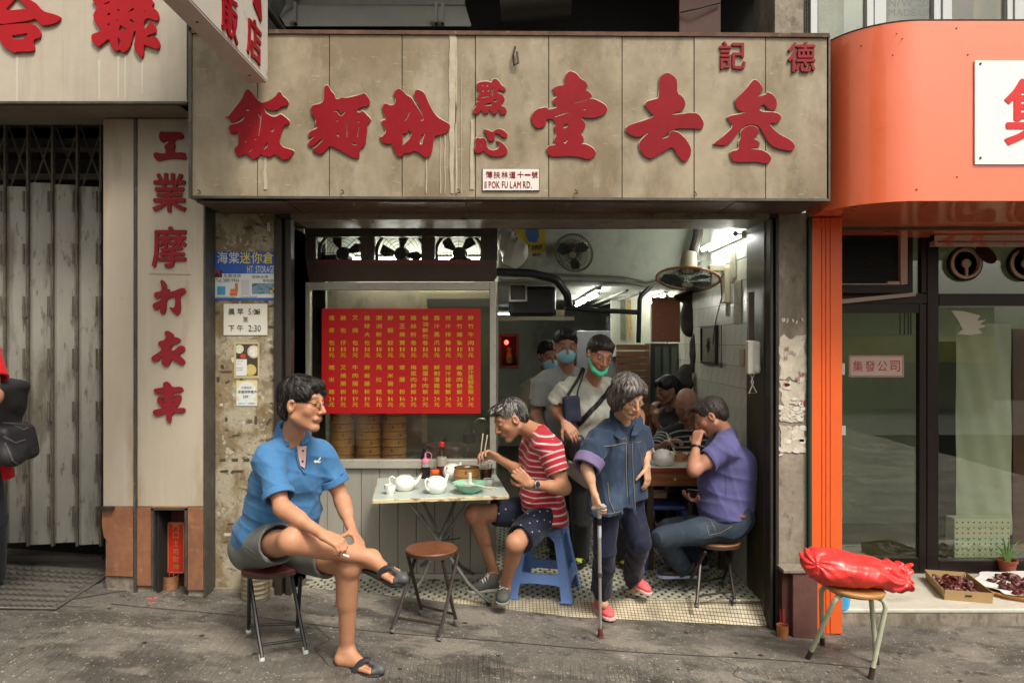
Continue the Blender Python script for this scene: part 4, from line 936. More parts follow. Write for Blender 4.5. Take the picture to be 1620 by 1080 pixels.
# tiled side wall
tw=thing('tiled_wall','grimy white tiled side wall at the right inside the noodle shop','wall',(1.6,1.5,0))
mb=MB();mb.box(1.608,1.72,.43,3.1,-.2,3.0);mb.build('wall_bed',m_grout,tw)
tl=bpy.data.meshes.new('wall_tile');m=MB();m.box(-.008,0,-.0735,.0735,-.0735,.0735);tl.from_pydata(m.v,[],m.f);fix_normals(tl);tl.materials.append(m_tilew)
n_=0
for k in range(15):
    for j in range(17):
        y,z=.51+j*.15,-.0+k*.15
        if z>2.05 and y>1.39:continue
        if random.random()<.015:continue
        o=bpy.data.objects.new('wall_tile',tl);C.objects.link(o);o.parent=tw;o.location=(.008+random.uniform(-.0012,.0012),y-1.5,z);n_+=1
        o.rotation_euler=(random.uniform(-.006,.006),0,random.uniform(-.006,.006))
mb=MB();mb.box(1.600,1.608,.44,1.39,2.18,2.99);mb.build('upper_plaster',mat('lit_plaster',(.55,.58,.52),.7,var=.1,vscale=4),tw)
mb=MB();mb.box(1.62,1.7,3.1,7.2,-.2,2.1);struct(mb.build('room_wall',m_room))

def emit(name,col,st):return mat(name,(.9,.9,.9),.5,emis=col,estr=st)
m_tube=emit('lit_tube',(1,1,.90,1),34)
m_tube2=emit('lit_tube_far',(1,1,.92,1),6)
m_batten=mat('batten',(.6,.6,.55),.5)
def lamp(a,b,label,off=(0,0,.04),r=.014,m=None,two=False):
    a,b,off=V(a),V(b),V(off)
    t=thing('fluorescent_lamp',label,'lamp',(a+b)/2+off,group='lit strip lamps in the noodle shop')
    mb=MB();mb.cyl(a,b,r,n=10)
    if two:mb.cyl(a+V((.035,0,.01)),b+V((.035,0,.01)),r,n=10)
    mb.build('tube',m or m_tube,t)
    mb=MB();s=off.normalized();q=(b-a).normalized().cross(s)*.022
    mb.prism([a+off-q,a+off+q,a+off+q+s*.02,a+off-q+s*.02],b-a);mb.build('batten',m_batten,t)
    mb=MB()
    for e in(a,b):mb.cyl(e-(b-a).normalized()*.012*(1 if e is a else -1),e,r*1.15,n=8);mb.cyl(e,e+off,.007,n=6)
    mb.build('end_cap',m_batten,t)
lamp((1.525,.46,2.335),(1.525,1.30,2.335),'lit strip lamp high on the tiled wall at the right of the opening',off=(.045,0,0),r=.017,m=emit('lit_tube_near',(1,1,.92,1),24))
lamp((1.50,2.58,2.03),(1.50,3.70,2.03),'lit strip lamp partly behind the big wall fan',off=(0,0,.035),r=.018)
lamp((.77,1.95,2.02),(.76,2.8,2.02),'lit strip lamp on the low ceiling, nearer of two in line',off=(0,0,.035))
lamp((.76,3.0,2.02),(.75,4.0,2.02),'lit strip lamp on the low ceiling, farther of two in line',off=(0,0,.035))
lamp((-1.30,1.25,2.235),(-.2,1.25,2.235),'lit strip lamp seen through the three extractor fans',off=(0,0,.03),m=emit('lit_tube_kitchen',(1,1,.88,1),36),r=.018)
lamp((-.2,5.6,1.98),(.05,5.6,1.98),'short lit strip lamp far back above the red shrine',off=(0,0,.03),m=m_tube2)

# ---------------------------------------------------------------- kitchen window cabinet
YC=.62
def cx(u):return X(u,YC)
def cz(v):return Z(v,YC)
kb=thing('kitchen_cabinet','metal kitchen front with a glazed window over grey boards, behind the folding table','kitchen front',(-.78,YC,-.06))
def cbar(mb,u0,u1,v0,v1,y0=-.03,y1=.03):mb.box(cx(u0),cx(u1),YC+y0,YC+y1,cz(v1),cz(v0))
mb=MB();cbar(mb,485,492,447,905);mb.build('frame_post',m_alu,kb,bevel=.003)
mb=MB();cbar(mb,775,785,447,725);mb.build('frame_post',m_alu,kb,bevel=.003)
mb=MB();cbar(mb,492.3,774.7,447,459,-.028,.028);mb.build('frame_head',m_alu,kb,bevel=.003)
mb=MB();cbar(mb,492.3,785,725.5,739,-.045,.03);mb.build('sill',m_alu,kb,bevel=.004)
mb=MB();cbar(mb,493,774,460,725,-.003,.002);mb.build('pane',pane('dirty_glass',(.90,.90,.84),.03,1.0,.07),kb)
us=[492.5,518,544,572,601,630,659,688,716,744,770,785]
for a,b in zip(us,us[1:]):
    mb=MB();cbar(mb,a+.35,b-.35,740,905,-.012+random.uniform(-.001,.001),.0);mb.build('grey_board',m_board,kb,bevel=.0025,seg=1)
mb=MB();cbar(mb,486,785,905.5,913,-.03,.0);mb.build('kick_strip',m_alu,kb)
mb=MB();cbar(mb,493,785,740,912,.001,.02);mb.box(cx(485),cx(785),YC+.02,1.35,.70,.72);mb.build('carcass',m_dark,kb)
mb=MB();mb.box(cx(785)-.03,cx(785)-.004,YC+.031,1.38,-.05,.74);mb.build('side_board',m_board,kb)
mb=MB();mb.box(cx(785)-.035,cx(785),YC+.031,YC+.06,.74,2.0);mb.box(cx(785)-.035,cx(785),1.34,1.38,.74,2.45);mb.build('side_post',m_alu,kb)
mb=MB();mb.box(cx(785)-.02,cx(785)-.015,YC+.06,1.34,.74,2.0);mb.build('side_pane',m_glass,kb)
# fan box over the window
m_fbox=mat('greasy_brown',(.06,.045,.033),.5,var=.3,vscale=5,stains=[((.13,.10,.07),6,(1,1,1),.55,.7,.6)])
mb=MB();cbar(mb,486,787,344,376,-.06,.0);mb.build('fan_box_head',m_fbox,kb)
for a,b in((486,503),(573,594),(668,689),(761,787)):
    mb=MB();cbar(mb,a,b,376.5,412,-.055,.0);mb.build('fan_box_post',m_fbox,kb)
mb=MB();mb.prism([(cx(487),YC-.055,cz(412)),(cx(786),YC-.055,cz(412)),(cx(783),YC-.035,cz(446)),(cx(491),YC-.035,cz(446))],(0,.012,0));mb.build('flap',mat('flap_brown',(.085,.05,.04),.35,var=.15,vscale=3),kb)
mb=MB();mb.prism([(cx(505),YC-.0565,cz(412.5)),(cx(765),YC-.0565,cz(412.5)),(cx(755),YC-.050,cz(420)),(cx(515),YC-.050,cz(419))],(0,.001,0));mb.build('red_band',mat('faded_red',(.22,.03,.028),.4),kb)
mb=MB();mb.prism([(cx(787),YC-.06,cz(366)),(cx(780),YC-.06,cz(372)),(cx(779),YC-.04,cz(446)),(cx(786),YC-.04,cz(440))],(0,.012,0));mb.build('side_flap',m_fbox,kb)
m_cage=mat('fan_cage',(.08,.06,.03),.4,metal=.4)
for i,(a,b)in enumerate(((503,573),(594,668),(689,761))):
    cxx,czz=(cx(a)+cx(b))/2,cz(399);yy=YC+.10;R=(cx(b)-cx(a))/2+.006
    t=thing('extractor_fan',['left of the three round extractor fans over the kitchen window','middle of the three round extractor fans over the kitchen window','right of the three round extractor fans over the kitchen window'][i],'fan',(cxx,yy,czz),group='extractor fans over the kitchen window')
    mb=MB();mb.tube([(cxx+R*math.cos(q),yy-.04,czz+R*math.sin(q))for q in[k*math.pi/14 for k in range(28)]],.011,6,True);mb.build('rim',m_dark,t,smooth=True)
    mb=MB()
    for rr in(.35,.5,.65,.8,.92):mb.tube([(cxx+R*rr*math.cos(q),yy-.045+.03*(rr-1),czz+R*rr*math.sin(q))for q in[k*math.pi/12 for k in range(24)]],.0022,4,True)
    for k in range(8):q=k*math.pi/4;mb.cyl((cxx+R*.2*math.cos(q),yy-.07,czz+R*.2*math.sin(q)),(cxx+R*math.cos(q),yy-.045,czz+R*math.sin(q)),.0025,n=4)
    mb.build('guard',m_cage,t)
    mb=MB();mb.lathe([(0,-.05),(.045,-.05),(.055,.0),(.055,.09),(0,.09)],(cxx,yy+.02,czz),16,Matrix.Rotation(math.radians(-90),3,'X'));mb.build('motor',m_black,t,smooth=True)
    for k in range(4):
        q=k*math.pi/2+.4+i;mb=MB()
        pts=[(cxx+r_*math.cos(q+s),yy-.01+.03*s,czz+r_*math.sin(q+s))for r_,s in((.05,-.3),(R*.85,-.32),(R*.9,.12),(R*.7,.34),(.05,.3))]
        mb.prism(pts,(0,.003,0));mb.build('blade',m_dark,t)
# menu poster
mn=thing('menu_poster','large red menu sheet with yellow dish names and prices on the kitchen window','menu',(cx(635),YC-.032,cz(653)))
ymn=YC-.034
mb=MB();mb.grid(lambda a,b:(cx(511)+a*(cx(760.5)-cx(511)),ymn-.003*math.sin(a*9+b*3)*math.sin(b*5),cz(653)+b*(cz(488.5)-cz(653))),24,16)
o=mb.build('sheet',m_menu,mn,smooth=True)
s_=o.modifiers.new('thick','SOLIDIFY');s_.thickness=.0012;s_.offset=0
cols=[526.8,545.1,563.8,582.5,601,619.1,637.6,655.4,673.9,692,709.8,727.7,745.4]
top=['蓮蓉包','雞包仔','叉燒包','雞球大包','潮洲粉果','鮮蝦餃','蟹王燒賣','雞絲粉卷','蠔油鮮竹卷','醬汁鳳爪','豉汁排骨','鮮竹雞紮','鮮竹牛肉']
bot=['糯米雞24','叉燒腸粉19','牛肉腸粉19','鮮蝦腸粉19','馬拉糕16','蝦米腸粉16','齋腸粉16','梅菜肉餅飯24','窩蛋牛肉飯24','鮮制滑雞飯24','豉汁排骨飯24','鹹魚肉餅飯24','豉汁蒸鯇魚飯24']
for i,u in enumerate(cols):
    mb=MB();yt=ymn-.0062
    for names,va,vb,vp,ve in((top[i],503,542,552.3,561.5),(bot[i][:-2],580.8,618.8,630,639)):
        for k,ch in enumerate(names):
            v=va+(vb-va)*k/(len(names)-1);put_glyph(mb,ch,cx(u),cz(v),8.8/224,7.2/224,yt,.016)
        pr='18' if names is top[i]and va<510 else bot[i][-2:]
        for k,ch in enumerate(pr):put_glyph(mb,ch,cx(u-2.4+4.8*k),cz(vp),(2.0 if ch=='1' else 3.7)/224,6.2/224,yt,.0)
        put_glyph(mb,'元',cx(u),cz(ve),8.6/224,6.6/224,yt,.022)
    mb.build('dish_column',m_yel,mn)

# bamboo steamers behind the glass
m_bam=mat('bamboo',(.50,.25,.08),.5,var=.12,vscale=9,vstretch=(1,1,4),stains=[((.22,.11,.04),10,(1,1,3),.56,.7,.6)])
m_bamd=mat('bamboo_dark',(.16,.085,.035),.6,var=.2,vscale=20)
def steamer(label,loc,R=.087,h_=.054,group=None,rz=0):
    t=thing('bamboo_steamer',label,'steamer',loc,rz,group)
    mb=MB();mb.lathe([(R,0),(R,h_),(R-.009,h_),(R-.009,.012),(0,.012),(0,.006),(R-.004,.006)],n=28);mb.build('rim_band',m_bam,t,smooth=True,local=True)
    mb=MB();mb.lathe([(R+.003,h_*.02),(R+.003,h_*.36),(R+.0005,h_*.38)],n=28);mb.lathe([(R+.0005,h_*.40),(R+.0015,h_*.43),(R+.0005,h_*.46)],n=28);mb.build('hoop',m_bam,t,smooth=True,local=True)
    mb=MB();mb.lathe([(R+.0008,h_*.97),(R+.0014,h_*.985),(R+.0008,h_*1.0)],n=28);mb.box(-.004,.005,-R-.004,-R,h_*.35,h_*.75);mb.build('cane_tie',m_bamd,t,local=True)
    return t
names=['left','middle','right'];ords=['lowest','second','third','fourth','fifth','sixth','seventh','topmost']
s0=None
for si,(u,Y_)in enumerate(((541,.84),(583,.83),(624,.85))):
    for k in range(8):
        loc=V((X(u,Y_)+random.uniform(-.002,.002),Y_,.722+k*.0565));lab=f'{ords[k]} bamboo steamer of the {names[si]} stack behind the kitchen window'
        if s0 is None:s0=o=steamer(lab,loc,group='bamboo steamers stacked behind the window')
        else:o=copy_tree(s0);o['label']=lab
        o.location=loc;o.rotation_euler=(0,0,random.uniform(-.8,.8))
# kitchen things behind the glass
mb=MB();mb.box(-1.45,-.12,1.32,1.36,-.05,2.08);struct(mb.build('kitchen_wall',mat('kitchen_wall',(.30,.27,.21),.5,var=.15,vscale=4,stains=[((.12,.09,.06),4,(1,1,1),.5,.65,.6)])))
kd=thing('kitchen_hatch','pale framed service hatch behind the upper right of the menu sheet','hatch',(-.5,1.3,1.5));mb=MB();yh=1.28
for u0,u1,v0,v1 in((667,675,463,700),(675,775,463,472)):mb.box(X(u0,yh),X(u1,yh),yh,yh+.03,Z(v1,yh),Z(v0,yh))
mb.build('hatch_frame',mat('cream_frame',(.5,.48,.33),.5),kd);mb=MB();mb.box(X(676,yh),X(774,yh),yh+.02,yh+.025,Z(700,yh),Z(473,yh));mb.build('hatch_pane',mat('greenish_pane',(.16,.22,.17),.25),kd)
tp=thing('curved_tap','thin curved steel tap behind the right end of the kitchen window','tap',(X(742,.9),.9,.72));mb=MB()
mb.tube([P(740,722,.9),P(741,690,.9),P(746,672,.9),P(756,663,.9),P(766,662,.9),P(769,666,.9)],.0075,8);mb.build('spout',mat('chrome',(.6,.6,.58),.15,metal=1),tp,smooth=True)
mb=MB();mb.lathe([(0,0),(.045,0),(.05,.07),(.03,.1),(0,.1)],P(742,700,.9),16);mb.build('tap_body',m_black,tp,smooth=True)
ctn=thing('kitchen_counter_pot','dark wide cooking pot on the counter behind the sauce bottles','pot',P(700,722,.95));mb=MB();mb.lathe([(0,-.01),(.13,-.01),(.15,.08),(.155,.09),(.14,.085),(.12,.02),(0,.02)],P(705,722,.97),24);mb.build('pot_body',mat('brown_pot',(.12,.06,.035),.35),ctn,smooth=True)
gw=thing('wrapped_bundle','clear plastic wrapped bundle on top of the middle steamer stack behind the pane','bundle',P(583,663,.83)+V((0,0,.03)));s=SDF(.02);c_=P(573,648,.83)
c_=V((X(583,.83),.83,.722+8*.0565+.035));s.ell(c_,(.05,.045,.032)).ell(c_+V((.03,0,.0)),(.035,.03,.03));s.disp=wrinkle(.004,60,3);s.build('bundle_body',mat('cling_film',(.6,.58,.52),.2,trans=.5),gw,h=.007)

# ---------------------------------------------------------------- fittings of the room
def wallfan(name,label,c,nrm,R,mcage,rim,hub,motor_m,up=(0,0,1),motor_len=.12,blades=3):
    c=V(c);n=V(nrm).normalized();t_=thing(name,label,'fan',c)
    Mx=n.to_track_quat('Z','Y').to_matrix()
    def T(p):return c+Mx@V(p)
    mb=MB();mb.tube([T((R*math.cos(q),R*math.sin(q),0))for q in[k*math.pi/20 for k in range(40)]],.009,8,True);mb.build('rim',rim,t_,smooth=True)
    mb=MB()
    for k in range(44):
        q=k*2*math.pi/44
        mb.tube([T((R*s*math.cos(q),R*s*math.sin(q),.045*(1-s*s)**.6))for s in(.15,.5,.8,1)],.0022,4)
        mb.tube([T((R*s*math.cos(q),R*s*math.sin(q),-.06*(1-s*s)**.5))for s in(.2,.6,1)],.0022,4)
    for s in(.45,.75):mb.tube([T((R*s*math.cos(q),R*s*math.sin(q),.046*(1-s*s)**.6))for q in[k*math.pi/15 for k in range(30)]],.0018,4,True)
    tag(mb.build('guard',mcage,t_),kind='stuff')
    mb=MB();mb.lathe([(0,.055),(R*.16,.052),(R*.18,.045),(R*.16,.04),(0,.04)],c,20,Mx);mb.build('badge',hub,t_,smooth=True)
    for b_ in range(blades):
        q0=b_*2*math.pi/blades+.3;mb=MB()
        mb.prism([T((r_*math.cos(q0+s),r_*math.sin(q0+s),.01+.03*s))for r_,s in((.03,-.2),(R*.6,-.25),(R*.88,0),(R*.86,.5),(R*.6,.8),(.03,.5))],n*.002);mb.build('blade',mat('fan_blade',(.05,.08,.09),.3),t_)
    mb=MB();mb.lathe([(0,-.06-motor_len),(R*.22,-.06-motor_len),(R*.27,-.06-motor_len*.6),(R*.29,-.06),(0,-.055)],c,20,Mx);mb.build('motor_housing',motor_m,t_,smooth=True)
    return t_,T
m_fcream=mat('fan_cream',(.50,.46,.32),.4,var=.1,vscale=10)
m_forange=mat('fan_orange_rim',(.42,.17,.035),.4)
f1,T1=wallfan('wall_fan','small dark caged fan high on the far wall inside, tilted down',P(908,400,1.22),(-.35,-.9,-.45),.152,mat('fan_dark_cage',(.06,.055,.04),.5),mat('fan_grey_rim',(.20,.19,.14),.5),mat('fan_badge',(.25,.23,.16),.5),m_fcream)
mb=MB();mb.tube([T1((0,0,-.16)),P(925,385,1.39),P(928,385,1.40)],.014,6);mb.tube([P(915,418,1.37),P(922,430,1.38),P(935,436,1.38)],.004,5);mb.build('bracket',m_fcream,f1)
f2,T2=wallfan('wall_fan','large wall fan with orange rim facing down beneath the right-hand lamp',P(1088,441,.78),(-.12,-.25,-.95),.225,mat('fan_steel_cage',(.07,.075,.07),.35,metal=.4),m_forange,mat('fan_badge_silver',(.5,.5,.48),.3),m_fcream,motor_len=.14)
mb=MB();mb.box(X(1120,.9),1.598,.84,.92,Z(430,.9),Z(420,.9));mb.box(1.56,1.598,.82,.94,Z(480,.9),Z(424,.9));mb.build('bracket',m_fcream,f2,bevel=.006)
mb=MB();mb.tube([P(1148,428,.85),P(1140,440,.85),P(1142,470,.9),P(1134,500,.95),P(1130,520,1.0),P(1128,545,1.1)],.005,5);mb.build('cable',m_black,f2)
# poster high on the back wall, hung plastic bag
pz=thing('yellow_poster','yellow and blue printed calendar on the far wall at the left','poster',P(836,405,1.38))
mb=MB();mb.box(X(812,1.39),X(864,1.39),1.388,1.398,Z(407,1.39),Z(345,1.39));mb.build('sheet',mat('poster_white',(.42,.42,.36),.6),pz)
mb=MB();mb.box(X(817,1.38),X(863,1.38),1.383,1.387,Z(399,1.38),Z(350,1.38));mb.build('yellow_field',mat('poster_yellow',(.42,.33,.03),.6),pz)
mb=MB();mb.prism([P(u,v,1.382)for u,v in((834,352),(851,352),(853,375),(848,384),(836,382),(831,370))],(0,-.003,0));mb.build('blue_figure',mat('poster_blue',(.05,.12,.30),.6),pz)
mb=MB();put_line(mb,'73917',X(834,1.38),Z(391,1.38),.038,1.380,.02);put_line(mb,'銀行',X(842,1.38),Z(403,1.38),.03,1.385,.01);mb.build('print',m_dark,pz)
bgx=thing('hung_bag','white plastic bag hanging from the header beside the kitchen front','bag',P(812,360,.7))
s=SDF(.04);s.ell(P(800,385,.72),(.06,.06,.11)).ell(P(818,398,.70),(.085,.07,.10)).ell(P(812,412,.70),(.07,.06,.05)).cap(P(800,362,.72),P(812,385,.70),.03,.05)
w1=wrinkle(.010,18,5);w2=creases(.022,20,55,(0,0,1),3,2);s.disp=lambda p:w1(p)+w2(p)+.004;s.build('bag_body',mat('milky_plastic',(.55,.55,.50),.4,spec=.5,alpha=.8,bump=.004,bscale=30),bgx,h=.007)
# ducts and pipes
m_pipe=mat('pipe_grey',(.20,.20,.17),.5,var=.2,vscale=10)
def pipe(label,pts,r,m,name='pipe',cat='pipe'):
    mb=MB()
    P2=[V(p)for p in pts]
    if len(P2)>2:
        q=[P2[0]]
        for i in range(1,len(P2)-1):
            q+=[P2[i].lerp(P2[i-1],.25),P2[i].lerp(P2[i-1],.1),P2[i].lerp(P2[i+1],.1),P2[i].lerp(P2[i+1],.25)]
        P2=q+[P2[-1]]
    mb.tube(P2,r,10);return tag(mb.build(name,m,smooth=True),label,cat)
pipe('thick black hose arching from the left above the shelf',[P(786,430,1.0),P(840,432,1.0),P(880,442,1.05),P(897,465,1.1),P(900,482,1.15)],.032,m_black,'hose','hose')
pipe('black horizontal pipe ending at an elbow right of the shelf',[P(895,487,1.3),P(950,491,1.3),P(1009,494,1.3)],.020,m_black)
pipe('black vertical pipe with elbow at the back right',[P(1030,452,1.38),P(1012,470,1.34),P(1011,510,1.34),P(1010,542,1.34)],.019,m_black)
pipe('grey conduit under the mezzanine wall, upper one',[P(850,432,1.37),P(960,436,1.37),P(990,438,1.37),P(1023,446,1.37),P(1045,440,1.37),P(1110,412,1.37)],.010,m_pipe)
pipe('grey conduit under the mezzanine wall, lower one',[P(790,441,1.37),P(990,446,1.37),P(1022,453,1.37),P(1055,442,1.37),P(1110,422,1.37)],.010,m_pipe)
pipe('dark drain pipe in the corner beside the lit lamp',[P(1106,345,1.30),P(1104,372,1.30),P(1098,395,1.30),P(1096,425,1.30)],.04,mat('soot_pipe',(.03,.024,.018),.7))
pipe('pale conduit running back along the low ceiling',[(.95,1.5,2.02),(.98,4.5,2.05)],.012,m_pipe)
pipe('second pale conduit running back along the low ceiling',[(1.06,1.5,2.0),(1.10,5.0,2.05)],.012,m_pipe)
shf=thing('wall_shelf','shelf with dark clutter at the left inside the shop','shelf',P(848,505,1.6))
mb=MB();mb.box(X(788,1.6),X(907,1.6),1.5,1.8,Z(507,1.6),Z(501,1.6));mb.build('board',mat('shelf_cream',(.38,.37,.26),.5,var=.15,vscale=8),shf)
ac=thing('old_television','small dark set with a pale framed square front on the shelf','television',P(830,495,1.6))
mb=MB();mb.box(X(805,1.55),X(880,1.55),1.56,1.78,Z(500,1.55),Z(452,1.55));mb.build('case',m_black,ac,bevel=.03)
mb=MB()
for q in((805,834,448,451),(805,834,474,477),(805,808,451,474),(831,834,451,474)):mb.box(X(q[0],1.5),X(q[1],1.5),1.5,1.53,Z(q[3],1.5),Z(q[2],1.5))
mb.build('square_frame',mat('frame_pale',(.42,.42,.38),.4),ac)
mb=MB();mb.box(X(808,1.52),X(831,1.52),1.52,1.535,Z(474,1.5),Z(451,1.5));mb.build('screen',mat('dim_screen',(.05,.045,.035),.2),ac)
mb=MB();mb.box(X(880,1.55),X(893,1.55),1.55,1.6,Z(500,1.55),Z(490,1.55));tag(mb.build('small_box',m_fcream),'small cream box at the right end of the shelf','box')
sh=thing('red_shrine','small dark red wall shrine with a red lamp at the left edge of the room','shrine',P(805,580,2.2))
mb=MB();y=2.2;m_shr=mat('shrine_red',(.14,.015,.01),.5)
for q in((790,821,528,532),(790,821,578,583),(790,793,532,578),(817,821,532,578)):mb.box(X(q[0],y),X(q[1],y),y,y+.25,Z(q[3],y),Z(q[2],y))
mb.box(X(790,y),X(821,y),y+.2,y+.25,Z(583,y),Z(528,y));mb.build('case',m_shr,sh)
mb=MB();mb.lathe([(0,-.02),(.016,-.01),(.02,.005),(.012,.02),(0,.025)],P(801,542,2.15),12);mb.build('red_lamp',emit('red_glow',(1,.03,.02,1),7),sh)
mb=MB();mb.lathe([(0,0),(.03,0),(.035,.06),(.02,.1),(.025,.13),(0,.15)],P(805,574,2.25),10);mb.build('figurine',mat('gilt',(.35,.16,.03),.4),sh)
fg=thing('steel_fridge','tall grey fridge behind the standing men at the back','fridge',(X(940,3),3,-.06));mb=MB();mb.box(X(912,3.0),X(980,3.0),3.0,3.5,-.055,Z(523,3));mb.build('fridge_body',mat('fridge_grey',(.19,.19,.21),.35,var=.1),fg,bevel=.01)
mb=MB();mb.box(X(945,3.0),X(947,3.0),2.985,2.998,.6,Z(530,3));mb.build('handle',m_alu,fg)
sl=thing('slatted_screen','brown slatted wooden screen at the back right of the standing men','screen',(X(1000,2.4),2.4,-.06));m_slat=mat('brown_slat',(.16,.07,.03),.5,var=.2,vscale=10)
for k in range(28):
    z=Z(545,2.4)-k*.062;mb=MB();mb.box(X(975,2.4),X(1027,2.4),2.4,2.42,z-.052,z);mb.build('slat',m_slat,sl)
bp_=thing('brown_menu_board','hanging brown printed menu sheet below the far right lamp','menu',P(1052,470,2.3));mb=MB();mb.box(X(1031,2.3),X(1076,2.3),2.3,2.31,Z(541,2.3),Z(470,2.3));mb.build('sheet',mat('menu_brown',(.22,.085,.05),.5,stains=[((.45,.3,.16),60,(1,1,.3),.62,.68,.6)]),bp_)
cbn=thing('glass_cupboard','dark glass fronted cupboard at the back right','cupboard',P(1055,640,2.5));mb=MB();mb.box(X(1029,2.5),X(1078,2.5),2.5,2.8,-.05,Z(543,2.5));mb.build('case',mat('dark_teal',(.035,.045,.038),.3),cbn)
for u in(1036,1049,1062):
    mb=MB();mb.box(X(u,2.49),X(u+9,2.49),2.49,2.498,Z(640,2.5),Z(549,2.5));mb.build('pane',mat('dim_pane',(.10,.12,.10),.15),cbn)
bl_=thing('blue_lit_cabinet','narrow cabinet glowing violet blue at the far back','cabinet',P(967,525,3.3));mb=MB();mb.box(X(961,3.3),X(976,3.3),3.3,3.4,Z(533,3.3),Z(501,3.3));mb.build('case',m_black,bl_)
mb=MB()
for v in(508,519,527):mb.lathe([(0,-.012),(.013,-.006),(.013,.006),(0,.012)],P(969,v,3.28),8)
mb.build('blue_lamp',emit('blue_glow',(.12,.1,1,1),5),bl_)
for u0,u1,v0,v1,c_,lab in((981,989,475,537,(.10,.10,.07),'narrow dark strip banner on the back wall, left of a pair'),(992,998,474,536,(.30,.20,.06),'narrow tan strip banner on the back wall, right of a pair')):
    mb=MB();mb.box(X(u0,2.9),X(u1,2.9),2.88,2.89,Z(v1,2.9),Z(v0,2.9));tag(mb.build('strip_banner',mat('banner',c_,.6,var=.3,vscale=30)),lab,'banner')
mb=MB();mb.box(X(966,2.95),X(1028,2.95),2.92,2.96,1.45,2.08);struct(mb.build('rear_partition',mat('pale_partition',(.42,.44,.36),.7,var=.1)))
clut=thing('hanging_clutter','dark bags and jackets hanging on hooks beside the tiled wall','bags',P(1095,480,2.0));s=SDF(.03)
s.ell(P(1092,505,2.0),(.10,.07,.16)).ell(P(1105,560,1.9),(.08,.06,.2)).ell(P(1088,470,2.0),(.12,.05,.05)).ell(P(1084,600,1.9),(.07,.06,.14));s.disp=wrinkle(.012,20,9);s.build('bag_pile',mat('dark_cloth_pile',(.035,.03,.022),.8),clut,h=.012)
pf=thing('picture_frame','black framed picture with a dark sprig on the tiled wall','picture',(1.58,1.6,1.6))
y0,y1=1.596*F/(1112-810)+CY,1.596*F/(1136-810)+CY;zA,zB=Z(573,y1),Z(518,y1)
mb=MB()
for a in((y0,y0-.02,zA,zB),(y1,y1+.02,zA,zB)):mb.box(1.572,1.598,min(a[0],a[1]),max(a[0],a[1]),a[2],a[3])
mb.box(1.572,1.598,min(y0,y1),max(y0,y1),zB,zB+.02);mb.box(1.572,1.598,min(y0,y1),max(y0,y1),zA-.02,zA);mb.build('frame',m_black,pf)
mb=MB();mb.box(1.585,1.597,min(y0,y1)+.01,max(y0,y1)-.01,zA,zB);mb.build('picture',mat('picture_olive',(.17,.16,.10),.4),pf)
mb=MB()
for k in range(7):mb.tube([(1.58,(y0+y1)/2+.02,(zA+zB)/2-.05),(1.578,(y0+y1)/2+.05*math.cos(k),(zA+zB)/2+.06*math.sin(k*.9))],.004,4)
mb.build('sprig',m_black,pf)
for i,(u,v0,v1,wd)in enumerate(((1158,395,440,.10),(1165,445,512,.12),(1150,450,500,.06))):
    yy=1.596*F/(u-810)+CY;mb=MB();mb.box(1.590,1.5985,yy-wd,yy+wd*.3,Z(v1,yy),Z(v0,yy));tag(mb.build('wall_notice',mat('stained_notice',(.36,.34,.25),.8,var=.2,vscale=9,stains=[((.12,.10,.07),30,(1,1,3),.58,.64,.7)])),['faded notice on the tiled wall just below the plaster','long handwritten sheet on the tiled wall beside the jamb','narrow paper strip on the tiled wall left of the long sheet'][i],'notice','papers on the tiled wall')
sp_=thing('wall_socket','yellowed socket plate on the tiled wall near the phone','socket',(1.59,.5,1.5));mb=MB();yy=1.596*F/(1178-810)+CY;mb.box(1.585,1.598,yy-.02,yy+.09,Z(577,yy),Z(552,yy));mb.build('plate',mat('yellowed',(.36,.27,.14),.5),sp_,bevel=.003)
mb=MB();mb.tube([(1.585,1.0,1.72),(1.585,1.0,1.5),(1.58,.99,1.42)],.004,5);mb.cyl((1.58,.99,1.44),(1.58,.99,1.40),.012,n=6);tag(mb.build('pull_cord',m_edge),'thin pull cord with a small knob on the tiled wall','cord')
ph=thing('wall_phone','off-white wall telephone with coiled cord on the jamb','telephone',(1.55,.12,1.45));m_ph=mat('phone_white',(.55,.54,.48),.35)
yy=.14;s=SDF(.012);c_=P(1187,565,yy);s.box(c_,(.018,.022,.10),rr=.008).box(c_+V((.034,-.015,0)),(.010,.018,.085),rr=.008).ell(c_+V((.036,-.03,.08)),(.016,.02,.025)).ell(c_+V((.036,-.03,-.08)),(.016,.02,.025));s.build('handset',m_ph,ph,h=.005)
mb=MB();pts=[P(1186,588,yy),P(1192,605,yy),P(1185,622,yy),P(1197,621,yy),P(1188,604,yy),P(1195,588,yy)];mb.tube(pts,.0045,6);mb.build('coiled_cord',m_ph,ph,smooth=True)
mb=MB();mb.box(X(1183,.2),X(1192,.2),.18,.2,Z(540,.2),Z(462,.2));mb.build('back_plate',mat('brown_plate',(.10,.07,.05),.5),ph)

